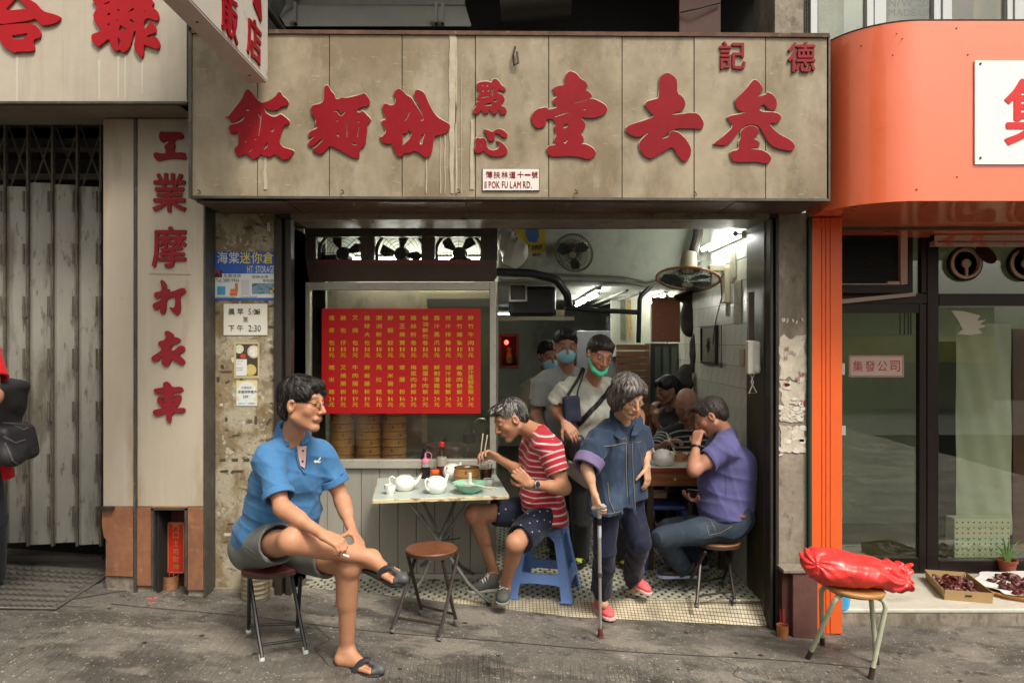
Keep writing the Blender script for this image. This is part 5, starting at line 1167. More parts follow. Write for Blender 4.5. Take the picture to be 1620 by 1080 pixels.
# ---------------------------------------------------------------- orange shop
os_=thing('orange_sign','big orange shop sign with a rounded left corner, above the glass shopfront','shop sign',(2.6,-.5,2.37))
plan=[(1.838,.02),(1.838,-.16)]
for k in range(1,25):
    q=k/24*math.pi/2;plan.append((1.838+.40*(1-math.cos(q)),-.16-.40*math.sin(q)))
plan+=[(2.9,-.56),(3.6,-.56),(4.4,-.56),(5.2,-.56)]
def wall_from(plan,z0,z1,th):
    mb=MB();n=len(plan);vs=[(x,y,z)for z in(z0,z1)for x,y in plan];mb.add(vs,[(i,i+1,n+i+1,n+i)for i in range(n-1)]);return mb
mb=wall_from(plan,2.367,3.352,0);o=mb.build('orange_face',m_orange,os_,smooth=True);s_=o.modifiers.new('t','SOLIDIFY');s_.thickness=.006;s_.offset=0
mb=MB();n=len(plan);mb.prism([(x+.004,y+.006,3.345)for x,y in plan]+[(5.2,.09,3.345),(1.85,.09,3.345)],(0,0,.003));mb.build('top_sheet',m_dark,os_)
mb=MB();mb.prism([(x+.004,y+.006,2.372)for x,y in plan]+[(5.2,.93,2.372),(1.85,.93,2.372)],(0,0,.004));mb.build('soffit_panel',m_orange,os_)
mb=MB();pl2=[(x-.003,y-.003)for x,y in plan];mb.tube([(x,y,3.353)for x,y in plan],.006,5);mb.build('sealant_edge',m_dark,os_)
mb=MB()
for u,v in((1418,54),(1427,62),(1412,88),(1531,87),(1378,257),(1514,280),(1362,73),(1450,300),(1377,155),(1513,45)):mb.lathe([(0,0),(.0045,0),(.004,-.004),(0,-.005)],P(u,v,-.5632 if u>1440 else -.5+(.045 if u<1400 else -.058)),6,Matrix.Rotation(math.radians(-90),3,'X'))
mb.build('rivet',m_rust,os_)
wp=thing('white_sign_plate','white sheet fixed on the orange sign, bearing a red character','sign',(3.1,-.58,2.8));yw=-.574
mb=MB();mb.box(X(1542.5,yw),4.6,yw,yw+.008,Z(260,yw),Z(96,yw));mb.build('sheet',m_white,wp)
mb=MB();put_glyph(mb,'集',X(1640,yw),Z(178,yw),.345,.355,yw-.002,.028,.003);put_glyph(mb,'發',X(1765,yw),Z(178,yw),.345,.355,yw-.002,.028,.003);mb.build('red_character',mat('plate_red',(.60,.02,.02),.4),wp)
for v in(101,250):
    mb=MB();mb.lathe([(0,0),(.007,0),(.006,.004),(0,.005)],(X(1551,yw),yw-.001,Z(v,yw)),8,Matrix.Rotation(math.radians(90),3,'X'));mb.build('screw',m_edge,wp)
opl=thing('orange_pillar','orange sheet clad pillar with vertical grooves, beside the pipe','pillar',(1.95,-.02,-.2))
m_orp=mat('orange_pillar_paint',(.72,.115,.022),.42,var=.05,vscale=3,stains=[((.45,.08,.02),20,(1,1,1),.66,.7,.5)])
for a,b in((1.853,1.916),(1.919,1.941),(1.944,1.968),(1.971,2.044)):
    mb=MB();mb.box(a,b,-.022,.0,ground(1.95)+.002,2.365);mb.build('cladding_strip',m_orp,opl,bevel=.002,seg=1)
mb=MB();mb.box(1.856,2.040,.001,.16,-.22,2.365);mb.build('core',mat('orange_shade',(.5,.07,.015),.6),opl)
mb=MB()
for k in range(4):mb.box(1.860,2.038,-.026,-.0222,2.33-k*.012,2.338-k*.012)
mb.build('moulding',m_orp,opl)
plh=thing('granite_plinth','maroon stone plinth with a pale slab top at the foot of the grey column','plinth',(1.78,-.1,-.2))
mb=MB();mb.box(1.700,1.850,-.125,-.001,-.25,Z(904,-.1));mb.build('block',mat('maroon_stone',(.13,.06,.05),.5,var=.2,vscale=9,bump=.001,bscale=60),plh,bevel=.004)
mb=MB();mb.box(1.640,1.852,-.135,-.0015,Z(904,-.1)+.001,Z(904,-.1)+.022);mb.build('slab_top',m_conc,plh,bevel=.003)
mb=MB();mb.box(1.648,1.699,-.09,-.002,-.2,Z(904,-.1));mb.build('side_block',mat('dark_maroon',(.06,.02,.016),.6),plh)
p=GP(1240,986);jt=tin('offering_tin','small rusty orange tin at the foot of the grey column','tin',V((1.638,-.12,ground(1.64))),.034,.075,mat('orange_tin',(.40,.15,.05),.5,metal=.3,var=.3,vscale=25),2)
mb=MB()
for a in(-.008,.004,.01):mb.cyl((a,0,.02),(a*1.6,.004,.17),.0018,n=5)
mb.build('incense_stick',mat('joss_red2',(.4,.02,.02),.7),jt,local=True)

# step of the orange shop
st=thing('marble_step','worn pale marble step in front of the glass shopfront','step',(3,.15,-.2))
mb=MB();mb.box(2.048,5.2,.17,1.6,-.5,-.15);mb.build('step_base',m_conc,st)
mb=MB();mb.box(2.048,5.2,.165,.235,-.150,-.122);mb.build('nosing',m_marble,st,bevel=.009,seg=3)
mb=MB();mb.box(2.048,5.2,.237,1.6,-.150,-.125);mb.build('tread',m_marble,st)
YF=.93
def fx(u):return X(u,YF)
def fz(v):return Z(v,YF)
sf=thing('glass_shopfront','dark framed glass shopfront under the orange sign','shopfront',(3.1,YF,-.12))
def fbar(nm,u0,u1,v0,v1,y0=-.035,y1=.035,m=m_bronze):
    mb=MB();mb.box(fx(u0),fx(u1),YF+y0,YF+y1,fz(v1),fz(v0));mb.build(nm,m,sf,bevel=.003,seg=1)
fbar('mullion',1463,1481,372,904);fbar('transom',1328,1462.6,465,480);fbar('transom',1481.4,1720,465,484);fbar('bottom_rail',1481.4,1720,884,904);fbar('head_rail',1320,1720,368,373)
fbar('door_stile',1451,1462.5,481,904,-.03,.02);fbar('door_head',1320,1450.6,481,495,-.03,.02);fbar('door_bottom',1320,1450.6,880,904,-.03,.02);fbar('side_bar',1433,1441,374,464,-.03,.02);fbar('side_bar',1454,1462.5,374,464,-.03,.02)
for u0,u1,v0,v1 in((1482,1720,374,464),(1482,1720,485,883),(1325,1450,496,879),(1442,1453,374,464)):
    mb=MB();mb.box(fx(u0)-.002,fx(u1)+.002,YF-.003,YF+.003,fz(v1)-.003,fz(v0)+.003);mb.build('pane',m_glass,sf)
# room behind the glass
mb=MB();mb.box(2.0,6.5,3.3,3.35,-.15,2.6);struct(mb.build('back_room_wall',mat('sage_wall',(.44,.50,.36),.7,var=.1,vscale=1)))
mb=MB();mb.box(2.03,2.08,.2,3.3,-.15,2.4);mb.box(2.0,6.5,.98,3.3,2.39,2.41);struct(mb.build('back_room_lining',mat('sage_lining',(.28,.31,.25),.7)))
mb=MB();mb.box(2.0,6.5,.97,3.3,-.15,-.12);struct(mb.build('back_room_floor',mat('olive_floor',(.20,.19,.12),.5,var=.15)))
mb=MB();mb.box(X(1482,1.9),X(1514,1.9),1.9,1.95,-.12,1.6);mb.build('panel',mat('slate_panel',(.05,.065,.06),.5));tag(bpy.data.objects['panel'],'dark slate panel standing behind the glass beside the mullion','panel')
mb=MB();mb.box(X(1330,2.4),X(1450,2.4),2.4,2.44,-.12,Z(528,2.4));tag(mb.build('low_partition',mat('sage_partition',(.38,.44,.35),.5,var=.06)),'sage green low partition inside behind the glass door','partition')
for i,(u,w_)in enumerate(((1424,4),(1431,3),(1437,4),(1441,3))):
    mb=MB();mb.cyl(P(u,495,2.0),P(u,529,2.0),.006,n=6);mb.build('rod',m_black);tag(bpy.data.objects['rod' if i==0 else 'rod.%03d'%i],['leftmost','second','third','rightmost'][i]+' of four thin dark rods hanging behind the glass door','rod','rods behind the glass door')
sheet=thing('plastic_sheet','hanging milky plastic sheet behind the right pane','sheet',P(1555,700,1.2));mb=MB()
mb.grid(lambda a,b:(X(1513,1.2)+a*(X(1600,1.2)-X(1513,1.2)),1.2+.006*math.sin(a*5+b*3)+.004*math.sin(a*17+b*14)+.02*max(0,.3-b)*math.sin(a*9+b*40),Z(845,1.2)+b*(Z(512,1.2)-Z(845,1.2))),40,50)
mb.build('sheet_body',mat('milky_sheet',(.62,.66,.54),.45,var=.08,vscale=3,trans=.1),sheet,smooth=True)
mb=MB();mb.prism([P(u,v,YF-.012)for u,v in((1505,491),(1524,492),(1551,499),(1546,507),(1560,506),(1550,512),(1561,516),(1547,520),(1555,527),(1535,530),(1515,528),(1523,521),(1513,502))],(0,.002,0));tag(mb.build('torn_paper',mat('paper_pale',(.55,.58,.48),.7)),'torn white paper stuck inside the upper right pane','paper')
pk=thing('dotted_box','white box with small coloured dots and arrows behind the right pane','box',P(1554,885,1.08));yk=1.06
mb=MB();mb.box(X(1510,yk),X(1598,yk),yk,yk+.12,Z(882,yk),Z(820,yk));mb.build('box_body',mat('box_cream',(.74,.76,.60),.6),pk,bevel=.006)
dots={}
for r_ in range(7):
    for c_ in range(10):
        dots.setdefault((r_*3+c_*5)%5,MB())
        mb=dots[(r_*3+c_*5)%5];u,v=1514+c_*9,826+r_*8.4
        if c_%2==0 and r_%2==1:mb.prism([P(u-3,v-2,yk-.002),P(u,v+1,yk-.002),P(u+3,v-2,yk-.002),P(u+2.4,v+1,yk-.002),P(u,v+4,yk-.002),P(u-2.4,v+1,yk-.002)],(0,.001,0))
        else:mb.prism([P(u+1.5*math.cos(q),v+1.5*math.sin(q),yk-.002)for q in[k*math.pi/3 for k in range(6)]],(0,.001,0))
for i,cc_ in enumerate([(.05,.2,.15),(.5,.06,.03),(.05,.07,.10),(.45,.35,.05),(.12,.3,.4)]):
    if i in dots:dots[i].build('printed_dot',mat('dot',cc_,.6),pk)
mb=MB();mb.box(X(1603,1.3),4.9,1.3,1.4,-.1,Z(520,1.3));tag(mb.build('wood_panel',mat('brown_wood',(.11,.045,.02),.5,var=.2,vscale=3)),'brown wooden panel at the right edge behind the glass','panel')
stk=thing('door_sticker','pale pink sticker with red border and characters on the glass door','sticker',P(1386,596,YF-.03));ys=YF-.006
mb=MB();mb.box(X(1343,ys),X(1430,ys),ys,ys+.002,Z(596,ys),Z(562,ys));mb.build('label_sheet',mat('sticker_pink',(.62,.50,.45),.5),stk)
mb=MB()
for q in((1344,1429,563,564.2),(1344,1429,593.8,595),(1344,1345.2,564.3,593.7),(1427.8,1429,564.3,593.7)):mb.box(X(q[0],ys),X(q[1],ys),ys-.001,ys-.0002,Z(q[3],ys),Z(q[2],ys))
for i,ch in enumerate('集發公司'):put_glyph(mb,ch,X(1357+i*19.5,ys),Z(579,ys),.074,.080,ys-.001,.012)
mb.build('red_print',mat('sticker_red',(.50,.07,.05),.5),stk)
# air conditioner, batten, round vents
aco=thing('air_conditioner','black louvred air conditioner with pale frame over the glass door','air conditioner',P(1380,450,.8))
ya=.78;mb=MB();mb.box(X(1325,ya),X(1423,ya),ya+.02,YF+.3,Z(448,ya),Z(367,ya));mb.build('case',m_black,aco)
for k in range(22):
    z=Z(446-k*3.5,ya);mb=MB();mb.prism([(X(1326,ya),ya+.018,z),(X(1421,ya),ya+.018,z),(X(1421,ya),ya,z-.008),(X(1326,ya),ya,z-.008)],(0,0,-.002));mb.build('louvre',mat('louvre',(.02,.026,.026),.4)if k==0 else bpy.data.materials['louvre'],aco)
mb=MB();mb.box(X(1423,ya),X(1434,ya),ya-.02,ya+.2,Z(450,ya),Z(362,ya));mb.box(X(1325,ya),X(1422.5,ya),ya-.015,ya+.2,Z(450.5,ya),Z(448.5,ya));mb.box(X(1402,ya),X(1422,ya),ya-.018,ya+.01,Z(450.2,ya),Z(445,ya));mb.build('pale_frame',mat('pinkish_plastic',(.52,.40,.34),.45),aco,bevel=.004)
mb=MB();mb.box(X(1325,ya),X(1440,ya),ya,YF-.04,Z(463,ya),Z(451.5,ya));mb.build('support',m_dark,aco)
mb=MB();mb.prism([P(1326,474,.82),P(1449,462,.82),P(1449,468,.82),P(1326,481,.82)],(0,.02,0));tag(mb.build('loose_strip',mat('pale_strip',(.55,.46,.39),.5)),'loose pale trim strip hanging askew below the air conditioner','strip')
bt_=thing('light_batten','unlit pale lamp batten smeared with orange paint above the right pane','lamp',P(1550,380,.7));yb=.72
mb=MB();mb.box(X(1478,yb),4.6,yb,yb+.06,Z(381,yb),Z(372,yb));mb.box(X(1480,yb),4.6,yb-.006,yb+.05,Z(389,yb),Z(384,yb));mb.box(X(1478,yb),X(1482,yb),yb-.008,yb+.06,Z(389,yb),Z(372,yb));mb.build('case',mat('batten_pink',(.50,.42,.36),.5,stains=[((.6,.1,.03),9,(1,1,1),.56,.62,.8)]),bt_)
mb=MB();mb.cyl((X(1484,yb),yb+.015,Z(382.5,yb)),(4.6,yb+.015,Z(382.5,yb)),.006);mb.build('tube',mat('unlit_tube',(.5,.52,.45),.3),bt_)
m_vr=mat('vent_ring',(.50,.36,.28),.4)
for i,u in enumerate((1526,1620)):
    t=thing('round_vent',['left of the two round plastic vents set in the pane','right of the two round plastic vents set in the pane, cut by the edge'][i],'vent',P(u,417,YF),group='round vents in the pane')
    c_=P(u,417,YF-.03);R=.125;MX=Matrix.Rotation(math.radians(90),3,'X')
    mb=MB();mb.lathe([(R,-.02),(R+.008,.0),(R,.02),(R-.008,.0),(R,-.02)],c_,32,MX);mb.build('outer_ring',m_black,t,smooth=True)
    mb=MB();mb.lathe([(R-.012,-.02),(R-.01,.025),(R-.03,.03),(R-.034,-.0),(R-.012,-.02)],c_,32,MX);mb.build('inner_ring',m_vr,t,smooth=True)
    mb=MB();mb.lathe([(0,.03),(.032,.03),(.035,.015),(0,.012)],c_,18,MX);mb.box(c_.x-.009,c_.x+.009,c_.y-.03,c_.y-.012,c_.z-.1,c_.z-.03);mb.build('hub',m_vr,t)
    mb=MB();mb.lathe([(0,.0),(R*.62,-.002),(R*.62,.005),(0,.007)],c_+V((.12 if i==0 else .0,-.06,.06)),24,Matrix.Rotation(math.radians(62),3,'X')@Matrix.Rotation(math.radians(18),3,'Y'),sx=1.2);mb.build('flap_disc',m_black,t)
mb=MB();mb.box(2.05,5.2,.38,.42,2.352,2.370);tag(mb.build('shutter_rail',m_edge),'grey shutter rail across the underside of the orange sign','rail')
mb=MB();mb.box(fx(1328),fx(1334),YF-.042,YF-.036,fz(687),fz(672));tag(mb.build('small_label',m_white),'tiny white label on the door frame beside the orange pillar','label')
pr=thing('price_box','small white switch box at the left edge of the glass door, high up','box',P(1332,575,YF));mb=MB();mb.box(fx(1327),fx(1332),YF-.05,YF-.036,fz(592),fz(574));mb.build('box_body',m_white,pr)

# cardboard tray and bamboo tray of dried persimmons, aloe pot, bucket
m_cb=mat('tray_card',(.42,.28,.13),.75,var=.08,vscale=5)
zS=-.124
def SP(u,v,z=zS):d=(CZ-z)*F/(v-540);return V(((u-810)/F*d,d+CY,z))
ct=thing('cardboard_tray','open cardboard tray of dried persimmons on the marble step','tray',SP(1530,945))
A,B_,C_,D_=SP(1494,948),SP(1570,954),SP(1535,905+14),SP(1465,916)
B2=B_;C_=A.lerp(D_,1)+(B_-A)*.9
mb=MB();mb.prism([A,B_,C_,D_],(0,0,.004));mb.build('bottom',m_cb,ct)
hgt=.07
for i,(p,q)in enumerate(((A,B_),(B_,C_),(C_,D_),(D_,A))):
    n=(q-p).cross(V((0,0,1))).normalized()*.004;mb=MB()
    out=n*2.2
    mb.prism([p,q,q+V((0,0,hgt))+out,p+V((0,0,hgt))+out],-n);mb.build('side_wall',m_cb,ct)
mid=(A+B_)/2;mb=MB();d_=(B_-A).normalized()
n=(B_-A).cross(V((0,0,1))).normalized()
mb.prism([mid+n*.0085+V((0,0,.035))-d_*.02+V((0,0,0)),mid+n*.0085+V((0,0,.035))+d_*.02,mid+n*.0095+V((0,0,.045))+d_*.02,mid+n*.0095+V((0,0,.045))-d_*.02],n*.0015);mb.build('hand_hole',m_void,ct)
m_per=mat('dried_persimmon',(.085,.012,.010),.38,var=.35,vscale=18,bump=.004,bscale=40,stains=[((.26,.06,.03),22,(1,1,1),.55,.68,.5)],coat=.2)
pm=MB()
NS=14;prof=[(0,-.008),(.016,-.009),(.026,-.004),(.028,.003),(.020,.009),(.010,.007),(0,.005)]
pm.lathe(prof,n=NS);pm.v=[(x*(1+.16*math.sin(y*140+1)),y*(1+.14*math.sin(x*170)),z+.004*math.sin(x*120)*math.cos(y*90))for x,y,z in pm.v]
pme=bpy.data.meshes.new('dried_persimmon');pme.from_pydata(pm.v,[],pm.f);fix_normals(pme);pme.materials.append(m_per);pme.polygons.foreach_set('use_smooth',[True]*len(pme.polygons))
def persim(p,rx,ry,rz,s,lab,grp):
    o=bpy.data.objects.new('dried_persimmon',pme);C.objects.link(o);o.location=p;o.rotation_euler=(rx,ry,rz);o.scale=(s,s,s*1.2);tag(o,lab,'dried fruit',grp)
rp=random.Random(3)
for k in range(58):
    a,b=rp.uniform(.12,.88),rp.uniform(.12,.88);p=A.lerp(B_,a).lerp(D_.lerp(C_,a),b);h_=.018+.052*(1-abs(a-.5)*1.5)*rp.random()
    persim(p+V((0,0,h_)),rp.uniform(-.9,.9),rp.uniform(-.9,.9),rp.uniform(0,6),rp.uniform(.85,1.2),'dark red dried persimmon heaped in the cardboard tray','dried persimmons in the cardboard tray')
bt2=thing('bamboo_tray','round bamboo tray lined with newspaper and heaped with dried persimmons, at the right edge','tray',SP(1655,945))
ctr=SP(1645,934);Rt=.43
MXc=Matrix.Identity(3)
mb=MB();mb.lathe([(Rt*.93,.0),(Rt,.028),(Rt*.99,.034),(Rt*.91,.008),(0,.006),(0,.0)],ctr,48,sy=.72);mb.build('basket',m_bam,bt2,smooth=True)
mb=MB();N=60
mb.grid(lambda a,b:(ctr.x+Rt*(.2+b*.78+.05*b*math.sin(a*43)+.03*b*math.sin(a*97))*math.cos(a*2*math.pi),ctr.y+.72*Rt*(.2+b*.78+.05*b*math.sin(a*43))*math.sin(a*2*math.pi),ctr.z+.010+.034*b*b+.004*math.sin(a*60)),N,5);mb.build('newspaper',mat('newspaper',(.60,.60,.58),.7,stains=[((.15,.15,.15),60,(1,3,1),.6,.64,.6)]),bt2)
for k in range(75):
    q,r_=rp.uniform(0,6.28),Rt*.80*math.sqrt(rp.random());persim(ctr+V((r_*math.cos(q),.72*r_*math.sin(q),.03+.035*rp.random()*(1-r_/Rt))),rp.uniform(-.7,.7),rp.uniform(-.7,.7),q,rp.uniform(.9,1.35),'dark red dried persimmon laid out on the newspaper of the bamboo tray','dried persimmons on the bamboo tray')
pc=SP(1598,911);pot=thing('potted_aloe','small aloe in a terracotta coloured pot at the foot of the right pane','potted plant',pc+V((0,.03,0)))
mb=MB();mb.lathe([(0,0),(.048,0),(.060,.095),(.068,.095),(.070,.115),(.062,.115),(.058,.09),(0,.09)],n=24);mb.build('pot',mat('terracotta',(.30,.075,.04),.5,var=.1,vscale=8),pot,smooth=True,local=True)
m_al=mat('aloe_leaf',(.10,.20,.05),.4,var=.15,vscale=20)
for k,(a,L_,lean)in enumerate(((2.7,.16,.5),(1.9,.15,.25),(.9,.19,.12),(.3,.20,.5),(-.2,.19,1.1),(2.2,.2,.15),(3.3,.12,.8),(1.3,.14,.4))):
    mb=MB();pts=[];
    for i in range(7):s_=i/6;pts.append((math.cos(a)*lean*L_*s_*s_+.01*math.cos(a),math.sin(a)*lean*L_*s_*s_*.6,.09+L_*s_*(1-.35*lean*s_)))
    mb.tube(pts,[.011,.011,.010,.008,.006,.004,.001],6);mb.build('leaf',m_al,pot,smooth=True,local=True)
bk_=SP(1324,958);bkt=thing('blue_bucket','pale blue plastic bucket on the step behind the bag stool','bucket',bk_)
mb=MB();mb.lathe([(0,0),(.075,0),(.098,.19),(.105,.19),(.105,.2),(.094,.2),(.072,.01),(0,.01)],n=28);mb.build('bucket_body',mat('sky_plastic',(.06,.36,.66),.35),bkt,smooth=True,local=True)
# ---------------------------------------------------------------- stools
m_seat=mat('wood_seat',(.20,.07,.03),.35,var=.1,vscale=3,coat=.3,stains=[((.07,.025,.012),9,(1,9,1),.45,.6,.8),((.30,.14,.07),6,(1,12,1),.56,.66,.6)])
m_leg=mat('brown_tube',(.045,.036,.03),.4,metal=.4,var=.3,vscale=14)
m_legb=mat('black_tube',(.016,.016,.017),.35)
m_foot=mat('grey_cap',(.12,.115,.11),.6)
m_footw=mat('white_cap',(.50,.50,.50),.5)
m_rim=mat('seat_rim',(.05,.03,.022),.5)
def folding_stool(label,feet,top,R,seatm,legm,footm,group=None,rz=0,thick=.028):
    """feet: four floor points in order a0,a1 (one frame), b0,b1 (other frame); each frame runs to the opposite side of the seat"""
    a0,a1,b0,b1=[V(f)for f in feet];top=V(top)
    base=(a0+a1+b0+b1)/4
    t=thing('folding_stool',label,'stool',(top.x,top.y,base.z),rz,group)
    c=top
    ta,tb=(a0+a1)/2,(b0+b1)/2;axis=(a1-a0).normalized();across=(tb-ta);across.z=0;across.normalize()
    mb=MB();mb.lathe([(0,0),(R*.96,0),(R,-.006),(R,-thick),(R*.93,-thick-.002),(0,-thick-.002)],c,36);o=mb.build('seat',[seatm,m_rim],t,smooth=True)
    for p_ in o.data.polygons:
        if p_.normal.z<.5:p_.material_index=1
    for(f0,f1,sgn,wd)in((a0,a1,1,.82),(b0,b1,-1,.70)):
        up0=c+across*R*.52*sgn-axis*R*wd+V((0,0,-thick-.012));up1=c+across*R*.52*sgn+axis*R*wd+V((0,0,-thick-.012))
        for f,u_ in((f0,up0),(f1,up1)):
            mid=f.lerp(u_,.93);kn=f.lerp(u_,.5)
            mb=MB();mb.tube([f+V((0,0,.02)),f.lerp(u_,.3),kn,mid,u_],.0105,8);mb.build('leg',legm,t,smooth=True)
            mb=MB();mb.lathe([(0,0),(.013,0),(.015,.008),(.0135,.036),(.0105,.038)],f,10,(u_-f).to_track_quat('Z','Y').to_matrix());mb.build('foot_cap',footm,t,smooth=True)
        mb=MB();mb.cyl(f0.lerp(up0,.17),f1.lerp(up1,.17),.0075,n=8);mb.build('crossbar',legm,t,smooth=True)
    mb=MB();mb.cyl(c-across*R*.55+axis*R*.3+V((0,0,-thick-.01)),c+across*R*.55+axis*R*.3+V((0,0,-thick-.01)),.006,n=6);mb.cyl(c-across*R*.55-axis*R*.3+V((0,0,-thick-.01)),c+across*R*.55-axis*R*.3+V((0,0,-thick-.01)),.006,n=6);mb.build('seat_bracket',legm,t)
    return t
GPx=lambda u,v:GP(u,v)
# empty brown stool in the middle
ft=[GP(614,998),GP(697,1012),GP(657,972),GP(724,986)]
cc0=sum(ft,V())/4
def seat_at(u,v,z):d=(CZ-z)*F/(v-540);return V(((u-810)/F*d,d+CY,z))
tp0=seat_at(683,866,.395)
folding_stool('empty folding stool with round wood grain seat beside the table',[GP(620,1000),GP(694,1013),GP(668,972),GP(722,988)],tp0,.152,m_seat,m_leg,m_foot)
# black stool of the man in blue
tp1=seat_at(431,893,.455)
folding_stool('black folding stool with pale feet, under the man in the blue polo shirt',[GP(393,1003),GP(470,1000),GP(415,1046),GP(484,1034)],tp1,.150,mat('maroon_seat',(.10,.018,.02),.5),m_legb,m_footw)
# stool of the man in purple
ffl=-.06
def FLp(u,v,z=-.06):d=(CZ-z)*F/(v-540);return V(((u-810)/F*d,d+CY,z))
tp2=seat_at(1134,853,.30)
folding_stool('dark folding stool with brown seat, under the man in the violet T-shirt',[FLp(1083,935),FLp(1143,922),FLp(1102,960),FLp(1162,952)],tp2,.155,mat('worn_seat',(.22,.085,.035),.4,var=.2,vscale=8),m_leg,m_foot)

# stool with bent pale green legs under the red bag
m_pale=mat('pale_green_tube',(.40,.42,.30),.45,var=.1,vscale=12,stains=[((.09,.06,.04),16,(1,1,1),.62,.66,.9)])
m_bfoot=mat('brown_ferrule',(.045,.025,.018),.5,var=.2,vscale=30)
rs=thing('round_stool','stool with bent pale green tube legs and dark ferrules, carrying the red bag','stool',GP(1335,1045))
tz=.262;tc_=seat_at(1350,926,tz)
MXs=Matrix.Rotation(math.radians(3.5),3,'Y')
mb=MB();mb.lathe([(0,0),(.150,0),(.160,-.008),(.158,-.020),(.14,-.026),(0,-.026)],tc_,36,MXs);mb.build('seat',mat('golden_seat',(.42,.22,.07),.35,var=.12,vscale=6,vstretch=(1,5,1),coat=.3),rs,smooth=True)
mb=MB();mb.lathe([(.10,-.027),(.13,-.027),(.13,-.034),(.10,-.034),(.10,-.027)],tc_,28,MXs);mb.build('under_ring',m_leg,rs)
for f,sx_,sy_ in((GP(1277,1043),-1,-1),(GP(1301,1020),-1,1),(GP(1377,1074),1,-1),(GP(1387,1050),1,1)):
    top_=tc_+V((sx_*.085,sy_*.05,-.036-(.006*sx_)));el=tc_+V((sx_*.125,sy_*.085,-.045-(.008*sx_)))
    kn=top_.lerp(el,.75)+V((0,0,.004));low=f.lerp(el,.16)
    k2=el+(f-el).normalized()*.035+V((sx_*.012,sy_*.006,0))
    mb=MB();mb.tube([top_,kn,el.lerp(k2,.3),k2,k2.lerp(f,.25),k2.lerp(f,.6),f.lerp(k2,.15)],.0135,10);mb.build('leg',m_pale,rs,smooth=True)
    mb=MB();mb.cyl(f,f.lerp(k2,.17),.0155,.0145,n=12);mb.build('ferrule',m_bfoot,rs,smooth=True)
# red bag
bag=thing('red_bag','bulging knotted red plastic bag lying on the round stool','bag',tc_+V((0,0,.0)))
m_bag=mat('red_plastic',(.72,.040,.035),.34,var=.12,vscale=7,spec=.6,sss=.1,bump=.005,bscale=14,bstretch=(.8,1,1.6),coat=.15)
s=SDF(.05);yb_=tc_.y-.02
def BP(u,v,dy=0):return P(u,v,yb_+dy)
s.ell(BP(1318,897),(.150,.13,.094)).ell(BP(1362,903),(.165,.14,.086)).ell(BP(1405,916),(.12,.10,.062)).ell(BP(1292,888),(.07,.08,.055)).cap(BP(1280,884),BP(1300,893),.03,.06)
s.cap(BP(1418,918),BP(1437,905,.02),.045,.028,k=.03).cap(BP(1420,920),BP(1438,925,-.03),.045,.030,k=.03).cap(BP(1425,900,0),BP(1440,893,0),.022,.012,k=.02)
s.ell(BP(1410,895),(.05,.05,.02))
wr1=wrinkle(.009,16,2,(.6,1,1.6));wr2=wrinkle(.0035,48,8,(.5,1,1.8))
cr1=creases(.010,8,6,(1,0,-.35),3,2.5);cr2=creases(.006,21,7,(.6,.2,1),3,3)
ctrk=np.array(BP(1428,912),np.float32)
def bagdisp(p):
    q=p-ctrk;r_=np.linalg.norm(q,axis=-1);an=np.arctan2(q[...,2],q[...,0]+.0001)
    wv=1.6*np.sin(p@np.array([17,23,11],np.float32))+1.1*np.sin(p@np.array([31,-19,27],np.float32))
    rad=.006*np.sin(an*9+r_*20+wv)*np.exp(-((r_-.10)/.13)**2)
    c2=np.array(BP(1283,886),np.float32);q2=p-c2;r2=np.linalg.norm(q2,axis=-1);an2=np.arctan2(q2[...,2],q2[...,0]+.0001)
    rad2=.006*np.sin(an2*8+r2*15+wv)*np.exp(-((r2-.07)/.08)**2)
    ridge=.006*np.abs(np.sin(p@np.array([9,4,26],np.float32)+2*np.sin(p@np.array([13,5,7],np.float32))))
    return wr1(p)+wr2(p)+rad+rad2-ridge*.6+cr1(p)+cr2(p)
s.disp=bagdisp
s.build('bag_body',m_bag,bag,h=.005)

# blue plastic stool
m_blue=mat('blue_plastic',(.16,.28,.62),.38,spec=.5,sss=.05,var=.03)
bs=thing('plastic_stool','moulded light blue plastic stool, under the man in the red striped T-shirt','stool',(.22,.3,-.06))
bc=V((X(862,.32),.31,-.058));Hs=.455;R1,R0=.215,.125;rzb=math.radians(-14)
RB=Matrix.Rotation(rzb,3,'Z')
def SQ(x,y,z):
    r_=R1+(R0-R1)*z/Hs;return bc+RB@V((x*r_*(1.0),y*r_*.92,z))
mb=MB();N=8
ring=[]
for(x,y)in[(-1,-.7),(-.93,-.93),(-.7,-1),(.7,-1),(.93,-.93),(1,-.7),(1,.7),(.93,.93),(.7,1),(-.7,1),(-.93,.93),(-1,.7)]:ring.append((x,y))
vs=[SQ(x,y,Hs)for x,y in ring]+[SQ(x*1.05,y*1.05,Hs-.012)for x,y in ring]+[SQ(x*1.03,y*1.03,Hs-.055)for x,y in ring]+[SQ(x*.97,y*.97,Hs-.055)for x,y in ring]
n=12;fs=[tuple(range(n))]+[(k*n+i,k*n+(i+1)%n,(k+1)*n+(i+1)%n,(k+1)*n+i)for k in range(3)for i in range(n)]
mb.add(vs,fs);mb.build('seat',m_blue,bs,bevel=.003)
